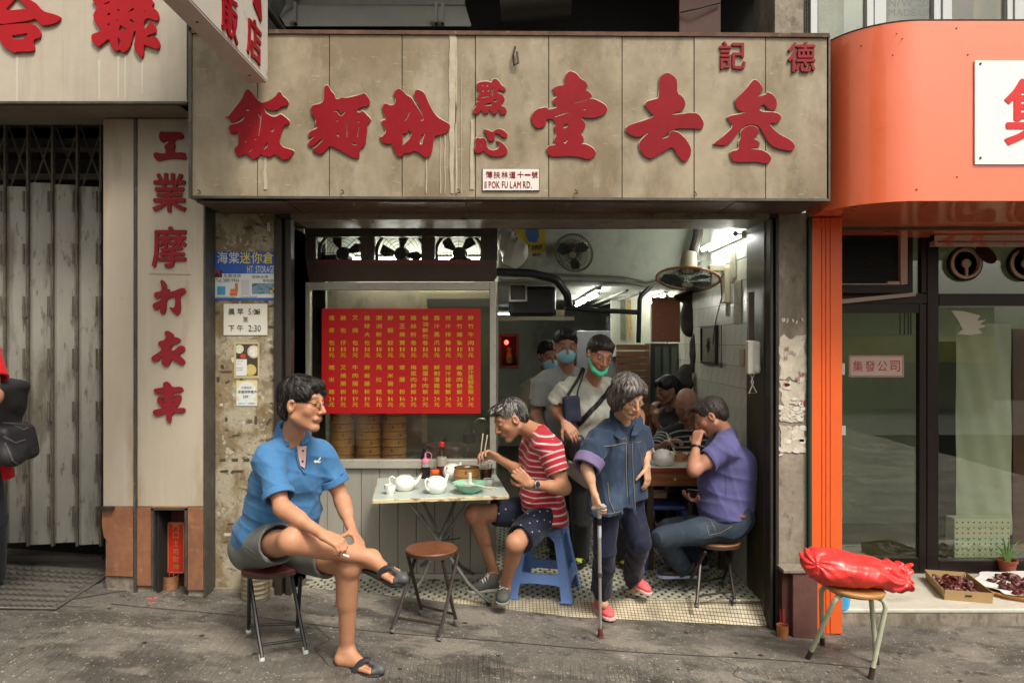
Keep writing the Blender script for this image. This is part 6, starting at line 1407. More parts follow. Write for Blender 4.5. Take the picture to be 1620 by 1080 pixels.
for sx_,sy_ in((-1,-1),(1,-1),(-1,1),(1,1)):
    mb=MB()
    def Lp(z,w_,t_):
        r_=R1+(R0-R1)*z/Hs;a=w_/r_;b=t_/r_
        L=[(1,1-a),(1,.93),(.93,1),(1-a,1),(1-a,1-b),(1-b,1-b),(1-b,1-a)]
        return[SQ(sx_*x,sy_*y,z)for x,y in L]
    levels=[(0,.075,.012),(.015,.070,.012),(Hs*.5,.058,.012),(Hs-.09,.056,.012),(Hs-.056,.085,.012)]
    vs=[];
    for z,w_,t_ in levels:vs+=Lp(z,w_,t_)
    fs=[tuple(range(7)),tuple(range(28,35))]+[(k*7+i,k*7+(i+1)%7,(k+1)*7+(i+1)%7,(k+1)*7+i)for k in range(4)for i in range(7)]
    mb.add(vs,fs);mb.build('leg',m_blue,bs,bevel=.002)
    mb=MB();Lq=Lp(0,.082,.016);mb.prism(Lq,(0,0,.010));mb.build('foot_rim',m_blue,bs,bevel=.002)
for k,(a,b)in enumerate((((-1,-1),(1,-1)),((1,-1),(1,1)),((1,1),(-1,1)),((-1,1),(-1,-1)))):
    mb=MB();ins=.63
    def E(t,z,o=0):
        x=a[0]+(b[0]-a[0])*t;y=a[1]+(b[1]-a[1])*t;x*=(1-o*.12 if a[0]==b[0]else 1);y*=(1-o*.12 if a[1]==b[1]else 1);return SQ(x*.995,y*.995,z)
    z0,z1=.105,.165
    vs=[E(.10,z0-.012),E(.3,z0),E(.7,z0),E(.9,z0-.012),E(.9,z1+.008),E(.7,z1),E(.3,z1),E(.1,z1+.008)]
    vs+=[E(.10,z0-.012,1),E(.3,z0,1),E(.7,z0,1),E(.9,z0-.012,1),E(.9,z1+.008,1),E(.7,z1,1),E(.3,z1,1),E(.1,z1+.008,1)]
    mb.add(vs,[tuple(range(7,-1,-1)),tuple(range(8,16))]+[(i,(i+1)%8,8+(i+1)%8,8+i)for i in range(8)]);mb.build('side_bar',m_blue,bs,bevel=.002)
# second blue stool in the shade under the far table
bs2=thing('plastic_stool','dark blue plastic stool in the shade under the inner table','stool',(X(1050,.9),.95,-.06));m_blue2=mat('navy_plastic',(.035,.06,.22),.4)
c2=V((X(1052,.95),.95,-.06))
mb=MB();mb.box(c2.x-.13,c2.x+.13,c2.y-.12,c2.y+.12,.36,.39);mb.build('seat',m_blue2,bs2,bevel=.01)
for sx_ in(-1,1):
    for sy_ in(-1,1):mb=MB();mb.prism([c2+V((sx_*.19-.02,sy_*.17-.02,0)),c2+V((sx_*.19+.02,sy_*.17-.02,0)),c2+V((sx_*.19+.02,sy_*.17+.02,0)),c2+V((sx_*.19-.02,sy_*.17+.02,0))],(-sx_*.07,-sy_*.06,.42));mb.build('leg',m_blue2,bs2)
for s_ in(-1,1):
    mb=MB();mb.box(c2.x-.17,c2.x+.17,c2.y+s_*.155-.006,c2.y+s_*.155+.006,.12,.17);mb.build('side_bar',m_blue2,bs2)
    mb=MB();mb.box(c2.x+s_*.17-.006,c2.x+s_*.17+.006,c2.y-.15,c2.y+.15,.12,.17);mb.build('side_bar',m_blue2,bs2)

# ---------------------------------------------------------------- folding table and its things
zT=.665
def TP(u,v,z=zT):d=(CZ-z)*F/(v-540);return V(((u-810)/F*d,d+CY,z))
tb=thing('folding_table','square folding table with worn pale blue top and chipped cream edge','table',(-.48,.15,-.06))
FL,FR=TP(590,790),TP(804,783);sd=V((-.13,.99,0)).normalized()*.70
BL,BR=FL+sd,FR+sd
m_top=mat('worn_table_blue',(.40,.48,.44),.28,var=.1,vscale=2.5,stains=[((.50,.50,.42),3,(1,1,1),.48,.66,.7),((.22,.24,.20),6,(1,1,1),.6,.72,.6)])
m_edg=mat('chipped_cream',(.60,.52,.33),.5,var=.1,vscale=10,stains=[((.22,.11,.05),14,(1,1,2),.54,.6,.9)])
mb=MB();mb.prism([FL+V((0,0,-.002)),FR+V((0,0,-.002)),BR+V((0,0,-.002)),BL+V((0,0,-.002))],(0,0,.0022));mb.build('table_top',m_top,tb)
mb=MB()
for p,q in((FL,FR),(FR,BR),(BR,BL),(BL,FL)):
    n=(q-p).cross(V((0,0,1))).normalized()
    mb.prism([p+V((0,0,.001)),q+V((0,0,.001)),q+n*.006+V((0,0,-.002)),p+n*.006+V((0,0,-.002))],(0,0,-.021))
mb.build('rim',m_edg,tb,bevel=.002)
m_gal=mat('galvanised_tube',(.20,.20,.18),.4,metal=.5,var=.25,vscale=12,stains=[((.10,.05,.025),12,(1,1,1),.6,.68,.7)])
cT=(FL+BR)/2;ax=(FR-FL).normalized();ay=sd.normalized()
def fl(u,v):return FLp(u,v)
legs=[(fl(644,952),cT+ax*.16+ay*.20),(fl(655,902),cT+ax*.20+ay*-.22),(fl(776,956),cT-ax*.22-ay*.20),(fl(752,912),cT-ax*.16+ay*.18)]
for f,u_ in legs:
    u_=V((u_.x,u_.y,zT-.024));piv=cT.copy();piv.z=.30;piv=piv+(V(((f.x+u_.x)/2,(f.y+u_.y)/2,0))-V((cT.x,cT.y,0)))*.35;piv.z=.29
    low=f.lerp(piv,.45)+V((0,0,-.035));mb=MB();mb.tube([f+V((0,0,.012)),f.lerp(low,.5)+V((0,0,.004)),low,low.lerp(piv,.5),piv,piv.lerp(u_,.5),u_],.0115,8);mb.build('leg',m_gal,tb,smooth=True)
    mb=MB();mb.lathe([(0,-.002),(.014,0),(.016,.02),(.012,.034)],f,10,(low-f).to_track_quat('Z','Y').to_matrix());mb.build('foot_cap',m_black,tb)
mb=MB();mb.tube([V((cT.x-.06,cT.y-.16,.30)),V((cT.x+.02,cT.y,.29)),V((cT.x+.05,cT.y+.16,.30))],.006,6);mb.cyl(legs[0][0].lerp(cT,.5),legs[3][0].lerp(cT,.45),.005,n=6)
mb.tube([V((cT.x-.13,cT.y+.10,.46)),V((cT.x-.05,cT.y,.36)),V((cT.x+.0,cT.y-.08,.40))],.005,6);mb.build('brace',m_gal,tb,smooth=True)

m_porc=mat('white_porcelain',(.78,.78,.74),.12,spec=.6,coat=.5,var=.02)
m_tea=mat('tea',(.06,.02,.006),.05)
m_lidg=mat('porcelain_line',(.35,.33,.30),.4)
def teapot(label,p,R,H,ang,group=None,chipped=False,lid=True):
    t=thing('teapot',label,'teapot',p,0,group);p=V(p)
    prof=[(0,0),(R*.62,0),(R*.66,H*.03),(R*.80,H*.12),(R*.96,H*.32),(R,H*.48),(R*.95,H*.66),(R*.80,H*.84),(R*.60,H*.95),(R*.55,H*.97)]
    mb=MB();mb.lathe(prof,p,32);mb.build('body',m_porc,t,smooth=True)
    mb=MB()
    if lid:mb.lathe([(R*.58,H*.955),(R*.56,H*.99),(R*.35,H*1.04),(0,H*1.06)],p,24)
    else:mb.lathe([(R*.555,H*.965),(R*.5,H*.995),(R*.44,H*.975),(0,H*.93)],p,24)
    mb.build('lid',m_porc,t,smooth=True)
    d=V((math.cos(ang),math.sin(ang),0))
    mb=MB();mb.tube([p+d*R*.80+V((0,0,H*.40)),p+d*R*1.10+V((0,0,H*.52)),p+d*R*1.32+V((0,0,H*.78)),p+d*R*1.46+V((0,0,H*1.02))],[R*.26,R*.20,R*.15,R*.11],12);mb.build('spout',m_porc,t,smooth=True)
    if chipped:
        mb=MB();mb.tube([p+d*R*1.40+V((0,0,H*.95)),p+d*R*1.56+V((0,0,H*1.12))],[R*.12,R*.10],8);mb.build('spout_sleeve',mat('brown_rubber',(.25,.13,.09),.6),t,smooth=True)
    d=-d
    mb=MB();mb.tube([p+d*R*.86+V((0,0,H*.84)),p+d*R*1.12+V((0,0,H*.98)),p+d*R*1.36+V((0,0,H*.86)),p+d*R*1.34+V((0,0,H*.60)),p+d*R*1.16+V((0,0,H*.36)),p+d*R*.93+V((0,0,H*.28))],[R*.09,R*.085,R*.08,R*.08,R*.085,R*.10],10);mb.build('handle',m_porc,t,smooth=True)
    return t
def cup(label,p,R,H,m=m_porc,liquid=None,group=None):
    t=thing('cup',label,'cup',p,0,group);mb=MB();mb.lathe([(0,0),(R*.58,0),(R*.60,H*.06),(R*.86,H*.30),(R*.98,H*.70),(R,H),(R*.93,H),(R*.90,H*.70),(R*.5,H*.15),(0,H*.12)],n=26);mb.build('bowl',m,t,smooth=True,local=True)
    if liquid:mb=MB();mb.lathe([(0,H*.82),(R*.90,H*.82)],n=20);mb.build('liquid',liquid,t,local=True)
    return t
teapot('white teapot with brown tipped spout at the left of the table, handle to the left',TP(640,775),.070,.092,math.radians(12),chipped=True)
teapot('lidless looking white teapot at the front middle of the table, handle towards the street',TP(690,779),.072,.10,math.radians(52),lid=False)
teapot('white teapot at the back, half hidden behind the steamer',TP(716,757),.068,.10,math.radians(60))
cup('small white cup of tea at the left front corner of the table',TP(617,781),.037,.058,liquid=m_tea)
cup('white cup behind the green bowl near the right edge of the table',TP(773,768),.036,.046,liquid=m_tea)
stp=TP(738,764)
sa=steamer('lower bamboo steamer of the pair on the folding table',stp,R=.082,h_=.05,group='bamboo steamers on the folding table');sb=steamer('upper open bamboo steamer on the folding table with a bite of dim sum',stp+V((0,0,.052)),R=.082,h_=.055,group='bamboo steamers on the folding table')
mb=MB();mb.lathe([(0,.02),(.074,.02)],n=20)
mb.build('basket_floor',m_bamd,sb,local=True)
s=SDF(.012);c_=stp+V((.0,.0,.096));s.ell(c_,(.026,.022,.016)).ell(c_+V((.012,.008,.006)),(.014,.012,.012));s.disp=wrinkle(.002,120,4);dm=thing('dim_sum','pale dumpling in the open steamer','dumpling',c_);s.build('dumpling_body',mat('dough',(.6,.5,.38),.35),dm,h=.004)
bp0=TP(743,779);bw=thing('green_bowl','pale green bowl with flared rim at the front right of the table','bowl',bp0)
mb=MB();mb.lathe([(0,0),(.045,0),(.048,.006),(.075,.022),(.094,.048),(.108,.060),(.107,.064),(.09,.054),(.07,.028),(.04,.010),(0,.009)],n=40);mb.build('bowl_body',mat('celadon',(.26,.52,.38),.22,coat=.4),bw,smooth=True,local=True)
cup('small white dish standing in the green bowl',bp0+V((-.005,-.01,.026)),.038,.034)
spn=thing('soup_spoon','white porcelain spoon standing in the dish in the green bowl','spoon',bp0);mb=MB();mb.tube([bp0+V((.0,.015,.05)),bp0+V((.002,.005,.08)),bp0+V((.003,.0,.105)),bp0+V((.003,-.004,.122))],[.012,.010,.010,.009],8);mb.build('spoon_handle',m_porc,spn,smooth=True)
m_chop=mat('ivory_chopstick',(.68,.62,.48),.35)
for i,(a,b)in enumerate((((724,757.5),(788,765)),((732,756),(781,767)))):
    p_,q_=TP(a[0],a[1]+7,zT+.066),TP(b[0],b[1]+7,zT+.068);mb=MB();mb.cyl(p_,q_,.0022,.0042,n=8);tag(mb.build('chopstick',m_chop,smooth=True),['longer looking chopstick laid across the green bowl','second chopstick laid across the green bowl, nearer the street'][i],'chopstick','chopsticks across the green bowl')
gls=thing('glass_tumbler','glass of dark tea crammed with utensils at the back right of the table','glass',TP(768,758));mb=MB();mb.lathe([(0,0),(.042,0),(.048,.11),(.0455,.11),(.040,.004),(0,.004)],n=28);mb.build('tumbler',pane('clear_glass',(.90,.90,.88),.02,1.5),gls,smooth=True,local=True)
mb=MB();mb.lathe([(0,.006),(.039,.006),(.0425,.075),(0,.075)],n=24);mb.build('liquid',m_tea,gls,smooth=True,local=True)
mb=MB();mb.tube([(.02,.0,.03),(.032,-.005,.10),(.044,-.012,.135)],[.006,.006,.008],6);mb.build('spoon',m_porc,gls,smooth=True,local=True)
mb=MB();mb.cyl((-.01,.0,.02),(-.02,0,.12),.004,n=6);mb.build('stirrer',m_alu,gls,local=True)
pb=thing('squeeze_bottle','squeeze bottle of dark sauce with pink nozzle cap','bottle',TP(673,756));mb=MB();mb.lathe([(0,0),(.030,0),(.031,.004),(.030,.078),(0,.078)],n=24);mb.build('dark_sauce',mat('dark_sauce',(.012,.010,.012),.2),pb,smooth=True,local=True)
mb=MB();mb.lathe([(.030,.0785),(.029,.10),(.026,.108),(0,.108)],n=24);mb.build('clear_shoulder',mat('cloudy_plastic',(.32,.30,.27),.3),pb,smooth=True,local=True)
m_pink=mat('pink_cap',(.70,.22,.33),.4);mb=MB();mb.lathe([(.031,.1082),(.031,.122),(.024,.130),(.012,.134),(.007,.150),(.006,.170),(0,.172)],n=22);mb.tube([(.028,0,.12),(.040,0,.135),(.044,0,.155),(.034,0,.172),(.016,0,.178),(.004,0,.175)],.003,6);mb.build('nozzle_cap',m_pink,pb,smooth=True,local=True)
sbt=thing('sauce_bottle','tall clear bottle half full of red sauce with a red cap','bottle',TP(699,754));mb=MB();prof=[(0,0),(.036,0),(.037,.005),(.037,.105),(.034,.125),(.020,.165),(.0155,.19),(.0155,.225),(0,.225)]
mb.lathe(prof,n=24);mb.build('glass',pane('bottle_glass',(.80,.74,.66),.05,1.5),sbt,smooth=True,local=True)
mb=MB();mb.lathe([(0,.004),(.034,.004),(.034,.075),(0,.075)],n=24);mb.build('red_sauce',mat('chilli',(.20,.015,.008),.2),sbt,smooth=True,local=True)
mb=MB();mb.lathe([(.0375,.078),(.0375,.12),(.030,.140)],n=24);mb.build('foam_line',mat('milky_residue',(.34,.30,.25),.5),sbt,smooth=True,local=True)
mb=MB();mb.lathe([(.0185,.21),(.0185,.238),(.016,.242),(0,.242)],n=20);mb.build('red_cap',mat('red_cap',(.62,.02,.015),.4),sbt,smooth=True,local=True)
tj=thing('toothpick_jar','small glass jar of toothpicks with an orange lid','jar',TP(688,762));mb=MB();mb.lathe([(0,0),(.025,0),(.027,.004),(.027,.06),(.0255,.06),(.0250,.004),(0,.004)],n=20);mb.build('jar_glass',pane('jar_glass',(.90,.86,.80),.05,1.5),tj,smooth=True,local=True)
mb=MB()
for k in range(18):q=k*.9;mb.cyl((.013*math.cos(q),.013*math.sin(q),.005),(.018*math.cos(q),.018*math.sin(q),.056),.0028,n=5)
tag(mb.build('toothpick',mat('toothpick',(.55,.36,.16),.6),tj,local=True),kind='stuff')
mb=MB();mb.lathe([(.029,.058),(.030,.076),(.024,.082),(0,.083)],n=20);mb.build('orange_lid',mat('orange_lid',(.75,.11,.02),.4),tj,smooth=True,local=True)
bxk=thing('small_bottle','dark slim bottle half hidden behind the pink capped one','bottle',TP(671,750));mb=MB();mb.lathe([(0,0),(.026,0),(.026,.11),(.012,.15),(.012,.185),(0,.185)],n=18);mb.build('glass',m_black,bxk,smooth=True,local=True)

# ---------------------------------------------------------------- inner table on the right and its things
zI=.69
def IP(u,v,z=zI):d=(CZ-z)*F/(v-540);return V(((u-810)/F*d,d+CY,z))
it_=thing('inner_table','wooden table with white top and brown apron by the tiled wall','table',(1.3,1.0,-.06))
x0,x1,y0,y1=X(1022,.74),1.594,.74,1.55
mb=MB();mb.box(x0,x1,y0,y1,zI-.018,zI);mb.build('table_top',mat('white_laminate',(.55,.55,.50),.3,var=.05),it_,bevel=.003)
m_apr=mat('apron_wood',(.20,.075,.025),.35,var=.3,vscale=5,vstretch=(1,1,8))
mb=MB();mb.box(x0+.01,x1-.01,y0+.01,y0+.03,zI-.135,zI-.019);mb.build('apron',m_apr,it_);mb=MB();mb.box(x0+.01,x0+.03,y0+.031,y1,zI-.135,zI-.019);mb.build('apron',m_apr,it_)
mb=MB();mb.box(x0-.002,x1,y0-.004,y0+.0095,zI-.03,zI-.001);mb.build('edge_band',mat('maroon_band',(.18,.03,.02),.4),it_)
mb=MB();mb.lathe([(0,0),(.007,.0),(.009,.008),(0,.012)],(X(1068,y0),y0+.009,zI-.085),10,Matrix.Rotation(math.radians(90),3,'X'));mb.build('knob',m_alu,it_)
for xx,yy in((x0+.04,y0+.06),(x1-.06,y0+.06),(x0+.04,y1-.05),(x1-.06,y1-.05)):
    mb=MB();mb.box(xx-.022,xx+.022,yy-.022,yy+.022,-.06,zI-.02);mb.build('leg',mat('dark_leg',(.05,.03,.02),.5)if 'dark_leg' not in bpy.data.materials else bpy.data.materials['dark_leg'],it_)
teapot('white teapot on the inner table in front of the bald man',IP(1049,736),.082,.115,math.radians(120))
teapot('white teapot at the back of the inner table, behind the steel soap bottle',IP(1029,722),.06,.08,math.radians(200))
stI=IP(1078,727)
steamer('single bamboo steamer on the inner table before the bald man',stI,R=.10,h_=.055)
sp2=thing('pump_bottle','clear pump bottle of green gel on the inner table','bottle',IP(1015,722));mb=MB();mb.lathe([(0,0),(.030,0),(.031,.06),(.028,.09),(.012,.105),(.012,.12),(0,.12)],n=18);mb.build('bottle_body',mat('green_gel',(.35,.55,.48),.2,trans=.4),sp2,smooth=True,local=True)
mb=MB();mb.lathe([(0,.12),(.014,.12),(.014,.14),(.005,.145),(.005,.165),(0,.165)],n=12);mb.box(-.035,.008,-.006,.006,.160,.170);mb.build('pump',m_porc,sp2,local=True)
cup('white cup of milky green water at the left edge of the inner table',IP(1010,727),.05,.05,m=mat('celadon_pale',(.42,.62,.52),.3))
cup('white cup beside the purple shirted man on the inner table',IP(1097,734),.036,.045)
# ---------------------------------------------------------------- people
from mathutils.bvhtree import BVHTree
def Q(u,v,d):return P(u,v,d+CY)
def nv(a):a=V(a);return a.normalized()
def frame(yaw,pitch=0,roll=0):
    """rows: right-hand side seen from the camera when facing it, forward, up.  yaw 0 faces the camera, + turns to picture right; pitch + looks down"""
    y,p,r=map(math.radians,(yaw,pitch,roll))
    f=V((math.sin(y)*math.cos(p),-math.cos(y)*math.cos(p),-math.sin(p)))
    s=V((math.cos(y),math.sin(y),0));u=f.cross(s)*-1
    u=s.cross(f)
    if u.z<0:u=-u
    s2=s*math.cos(r)+u*math.sin(r);u2=u*math.cos(r)-s*math.sin(r)
    return np.array([s2,f,u2],np.float32)
def loc(c,R,s,x,y,z):return np.array(c,np.float32)+s*(x*R[0]+y*R[1]+z*R[2])
def add_head(b,c,R,s,jaw=1.,nose=1.,k=.016):
    L=lambda x,y,z:loc(c,R,s,x,y,z)
    E=lambda p,r,kk=k,sub=False:b.ell(L(*p),np.array(r)*s,R,k=kk*s,sub=sub)
    E((0,-.018,.032),(.074,.094,.082));E((0,.018,.0),(.068,.074,.085),.02)
    E((0,.028,-.045),(.056*jaw,.058,.062),.02)
    b.cap(L(-.050*jaw,.0,-.055),L(-.012,.068,-.098),.020*s,.017*s,k=.02*s);b.cap(L(.050*jaw,.0,-.055),L(.012,.068,-.098),.020*s,.017*s,k=.02*s)
    E((0,.076,-.096),(.022,.018,.017),.014)
    for x in(-1,1):
        E((x*.040,.060,-.022),(.023,.021,.022),.016)
        E((x*.032,.101,.012),(.018,.015,.0120),.010,True)
        E((x*.031,.0765,.011),(.015,.0145,.0125),.004)
        b.cap(L(x*.014,.086,.030),L(x*.048,.072,.034),.0085*s,.006*s,k=.010*s)
        E((x*.078,-.006,-.008),(.009,.020,.032),.006);E((x*.084,.001,-.004),(.006,.010,.017),.004,True)
        E((x*.0125*nose,.100,-.030),(.0095,.011,.009),.006)
    b.cap(L(0,.090,.018),L(0,.1145,-.024),.0080*s,.0108*s*nose,k=.009*s)
    E((0,.088,-.058),(.030,.014,.016),.012)
    b.cap(L(-.020,.088,-.0555),L(0,.0945,-.0540),.0034*s,.0048*s,k=.004*s);b.cap(L(.020,.088,-.0555),L(0,.0945,-.0540),.0034*s,.0048*s,k=.004*s)
    b.cap(L(-.016,.088,-.067),L(0,.0925,-.0665),.0034*s,.0052*s,k=.004*s);b.cap(L(.016,.088,-.067),L(0,.0925,-.0665),.0034*s,.0052*s,k=.004*s)
def skin_tint(heads,base,lip=(.34,.12,.085),brow=(.03,.022,.018),stub=0,seed=0):
    c,R,s=heads;base=np.array(base)
    def f(v):
        q=(v-np.array(c))@np.array(R,float).T/s
        x,y,z=q[:,0],q[:,1],q[:,2];n=len(v)
        col=np.tile(base,(n,1))
        mott=.5+.5*np.sin(v[:,0]*61+2*np.sin(v[:,2]*47))*np.sin(v[:,1]*53+v[:,2]*39);col*=(1-.07*mott)[:,None]
        face=(y>.03)&(np.abs(x)<.08)&(z>-.12)&(z<.1)
        def blend(m,c2,a):col[:]=col*(1-(a*m)[:,None])+np.array(c2)*(a*m)[:,None]
        g=lambda d,w:np.clip(1-d/w,0,1)
        blend(face*g(np.sqrt(((np.abs(x)-.040)/.03)**2+((z+.025)/.025)**2),1.3),base*np.array([1.08,.80,.74]),.5)
        blend(face*g(np.abs(z+.0135)+np.abs(x)*.8,.03),base*np.array([1.05,.78,.7]),.5)
        lipm=face*(np.clip(1-((x/.026)**2+((z+.061)/.0105)**2),0,1)>.08);blend(lipm,lip,.5)
        blend(face*(np.abs(z+.0612)<.0018)*(np.abs(x)<.024),(.09,.03,.025),.8)
        bm=face*(np.abs(z-(.036-.22*(np.abs(x)-.03)**2*10))<.0052)*(np.abs(x)>.013)*(np.abs(x)<.052);blend(bm,brow,.62)
        lid=face*(np.abs(z-.0185+.12*(np.abs(x)-.031)**2*20)<.0022)*(np.abs(np.abs(x)-.031)<.016);blend(lid,(.05,.03,.025),.6)
        if stub:blend(((y>-.0)&(z<-.045)&(z>-.12)&(np.abs(x)<.07)),base*np.array([.62,.62,.66]),stub)
        return np.concatenate([col,np.ones((n,1))],1)
    return f
def add_eyes(parent,c,R,s,closed=False):
    if closed:return
    for x in(-1,1):
        p=V(loc(c,R,s,x*.0315,.0905,.0105));Mx=V(R[1]).to_track_quat('Z','Y').to_matrix()
        mb=MB();mb.lathe([(.0108*s,-.006*s),(.009*s,-.0015*s),(.006*s,.0008*s),(0,.0018*s)],p,14,Mx,sy=.42);e=mb.build('eye',m_eye,parent,smooth=True)
        mb=MB();mb.lathe([(.0050*s,.0012*s),(0,.0024*s)],p,10,Mx,sy=.8);mb.build('iris',m_iris,e,smooth=True)
m_eye=mat('eye_white',(.34,.29,.26),.3);m_iris=mat('iris',(.012,.008,.006),.1)
def add_hair(parent,c,R,s,material,style='short',h=.005,top=.0,seed=0,amp=.0028):
    H=SDF(.02*s);L=lambda x,y,z:loc(c,R,s,x,y,z)
    E=lambda p,r,kk=.02,sub=False:H.ell(L(*p),np.array(r)*s,R,k=kk*s,sub=sub)
    if style=='short':
        E((0,-.018,.040+top),(.082,.102,.084));E((0,-.062,-.005),(.066,.052,.070));E((0,.040,.088+top),(.062,.052,.030))
        E((0,.100,-.020),(.085,.085,.090),.008,True);E((.09,.008,-.030),(.030,.034,.045),.008,True);E((-.09,.008,-.030),(.030,.034,.045),.008,True)
    elif style=='full':
        E((0,-.020,.046+top),(.081,.104,.088));E((0,-.064,-.008),(.066,.050,.076));E((.0,.044,.090),(.060,.050,.028));E((.060,.035,.052),(.022,.045,.030));E((-.060,.035,.050),(.022,.045,.032))
        E((0,.120,-.020),(.090,.078,.092),.006,True);E((.092,.020,-.040),(.034,.042,.052),.006,True);E((-.092,.020,-.040),(.034,.042,.052),.006,True);E((.0,.075,-.08),(.1,.075,.075),.006,True)
    elif style=='bob':
        E((0,-.018,.048),(.092,.108,.086));E((.055,-.020,-.022),(.042,.070,.070));E((-.062,-.020,-.022),(.040,.072,.072));E((0,-.066,-.025),(.075,.052,.075));E((-.022,.048,.088),(.064,.042,.028));E((.062,.030,.05),(.026,.045,.045));E((-.068,.034,.030),(.022,.040,.056));E((-.050,.066,.066),(.026,.020,.026))
        E((.022,.118,-.022),(.074,.080,.094),.006,True)
    elif style=='bald':
        E((0,-.050,.005),(.080,.070,.062));E((0,-.02,.085),(.1,.1,.058),.006,True);E((0,.08,.0),(.1,.085,.1),.006,True);E((.09,.010,-.020),(.03,.034,.05),.006,True);E((-.09,.010,-.020),(.03,.034,.05),.006,True)
    elif style=='crop':
        E((0,-.018,.036+top),(.079,.099,.082));E((0,-.060,-.010),(.064,.050,.060));E((0,.050,.090),(.056,.050,.026));E((0,.092,.092),(.040,.018,.014),.014)
        E((0,.104,-.020),(.085,.085,.092),.008,True);E((.09,.008,-.030),(.030,.034,.045),.008,True);E((-.09,.008,-.030),(.030,.034,.045),.008,True)
    Rn=np.array(R,np.float32);cc=np.array(c,np.float32)
    def dsp(p):
        q=(p-cc)@Rn.T/s;an=np.arctan2(q[...,0],q[...,1]+.03+.0001);z=q[...,2];r=np.sqrt(q[...,0]**2+q[...,1]**2)
        wv=.9*np.sin(q@np.array([41,33,57],np.float32))+.6*np.sin(q@np.array([-73,61,88],np.float32));return amp*s*(np.sin(an*15+z*16+seed+wv)+.8*np.sin(an*33-z*26+seed*2+wv*1.7)+.7*np.sin(an*57+z*30+wv)+.4*np.sin(r*120+wv*2))
    H.disp=dsp
    return H.build('hair',material,parent,h=h,relax=2)
def strands(hair,c,R,s,material,n=1500,L=.05,sweep=0.,lift=.002,seed=1,hi=(.06,.05,.045)):
    hi=mat('hair_highlight',hi,.45,spec=.5);me=hair.data;M_=world_loc(hair);vs_=[M_@v.co for v in me.vertices];ps=[tuple(p.vertices)for p in me.polygons]
    t=BVHTree.FromPolygons(vs_,ps);r=random.Random(seed);mb=MB();crown=V(loc(c,R,s,.01,-.045,.13));f_,r_=V(R[1]),V(R[0])
    for i in range(n):
        p=vs_[ps[r.randrange(len(ps))][0]];h=t.find_nearest(p)
        pts=[];nn=[];q=h[0];step=L*r.uniform(.6,1.3)/4;jit=V((r.gauss(0,.25),r.gauss(0,.25),r.gauss(0,.25)))
        for k in range(5):
            h=t.find_nearest(q)
            if h[0]is None:break
            nrm=h[1];pts.append(h[0]+nrm*(.0006+lift*k/4*r.uniform(.4,1.5)));nn.append(nrm)
            d=(h[0]-crown).normalized()+r_*sweep+f_*.15+jit;d-=nrm*d.dot(nrm)
            if d.length<1e-4:break
            q=h[0]+d.normalized()*step
        if len(pts)<5:continue
        vv=[]
        for k,(a,nrm)in enumerate(zip(pts,nn)):
            tg=(pts[min(4,k+1)]-pts[max(0,k-1)]);sd_=tg.cross(nrm);sd_=sd_.normalized()if sd_.length>1e-7 else V((1,0,0));w_=(.0017,.0018,.0015,.0010,.0002)[k]*s;vv+=[a-sd_*w_+nrm*.0003,a+sd_*w_+nrm*.0003]
        mb.cur=1 if r.random()<.3 else 0;mb.add(vv,[(2*k,2*k+1,2*k+3,2*k+2)for k in range(4)])
    o=mb.build('hair_strand',[material,hi],hair,smooth=80);return tag(o,kind='stuff')
def add_arm(b,sh,el,wr,s=1.,fat=1.):
    sh,el,wr=np.array(sh),np.array(el),np.array(wr);u=el-sh;f=wr-el
    b.cap(sh,el,.046*s*fat,.038*s*fat,k=.03);b.ell(sh+u*.05,(.056*s,.056*s,.056*s),k=.03)
    b.cap(sh+u*.35,sh+u*.6,.047*s*fat,.044*s*fat,k=.03)
    b.cap(el,wr,.037*s*fat,.0235*s,k=.02);b.cap(el+f*.12,el+f*.42,.041*s*fat,.036*s*fat,k=.02)
def add_hand(b,w,d,n,tl,curl=.6,s=1.,thumb=.5,spread=.012,curls=None):
    """w wrist, d direction of the fingers, n direction the palm faces, tl +1/-1: side of the thumb along n x d"""
    w=V(w);d=nv(d);n=V(n);n=(n-d*n.dot(d)).normalized();lat=n.cross(d)*tl
    kn=[]
    for i in range(4):
        o=(.5-i/3)*2*.028*s;p=w+d*(.088-.004*abs(i-1.2))*s+lat*o;kn.append(p)
        b.cap(w+lat*o*.55,p,.0145*s,.0115*s,k=.012)
    for i,p in enumerate(kn):
        L=(.070,.079,.073,.057)[i]*s;cu=(curls[i]if curls else curl);dd=(d+lat*(.5-i/3)*spread*8).normalized();q=p;ang=0
        for j,(fr,a)in enumerate(((.46,.75),(.30,1.),(.24,.7))):
            ang+=cu*a;dir_=dd*math.cos(ang)+n*math.sin(ang);q2=q+dir_*L*fr
            b.cap(q,q2,(.0098,.0086,.0078)[j]*s,(.0088,.0079,.0068)[j]*s,k=.003);q=q2
    q=w+lat*.022*s+d*.018*s;td=(d*.62+lat*.70+n*.30).normalized()
    for j,L in enumerate((.042,.032,.026)):
        q2=q+td*L*s;b.cap(q,q2,(.0145,.0115,.0100)[j]*s,(.0115,.0100,.0080)[j]*s,k=.005 if j else .012);q=q2;td=(td+(n*.5-lat*.55+d*.2)*thumb).normalized()
    return kn
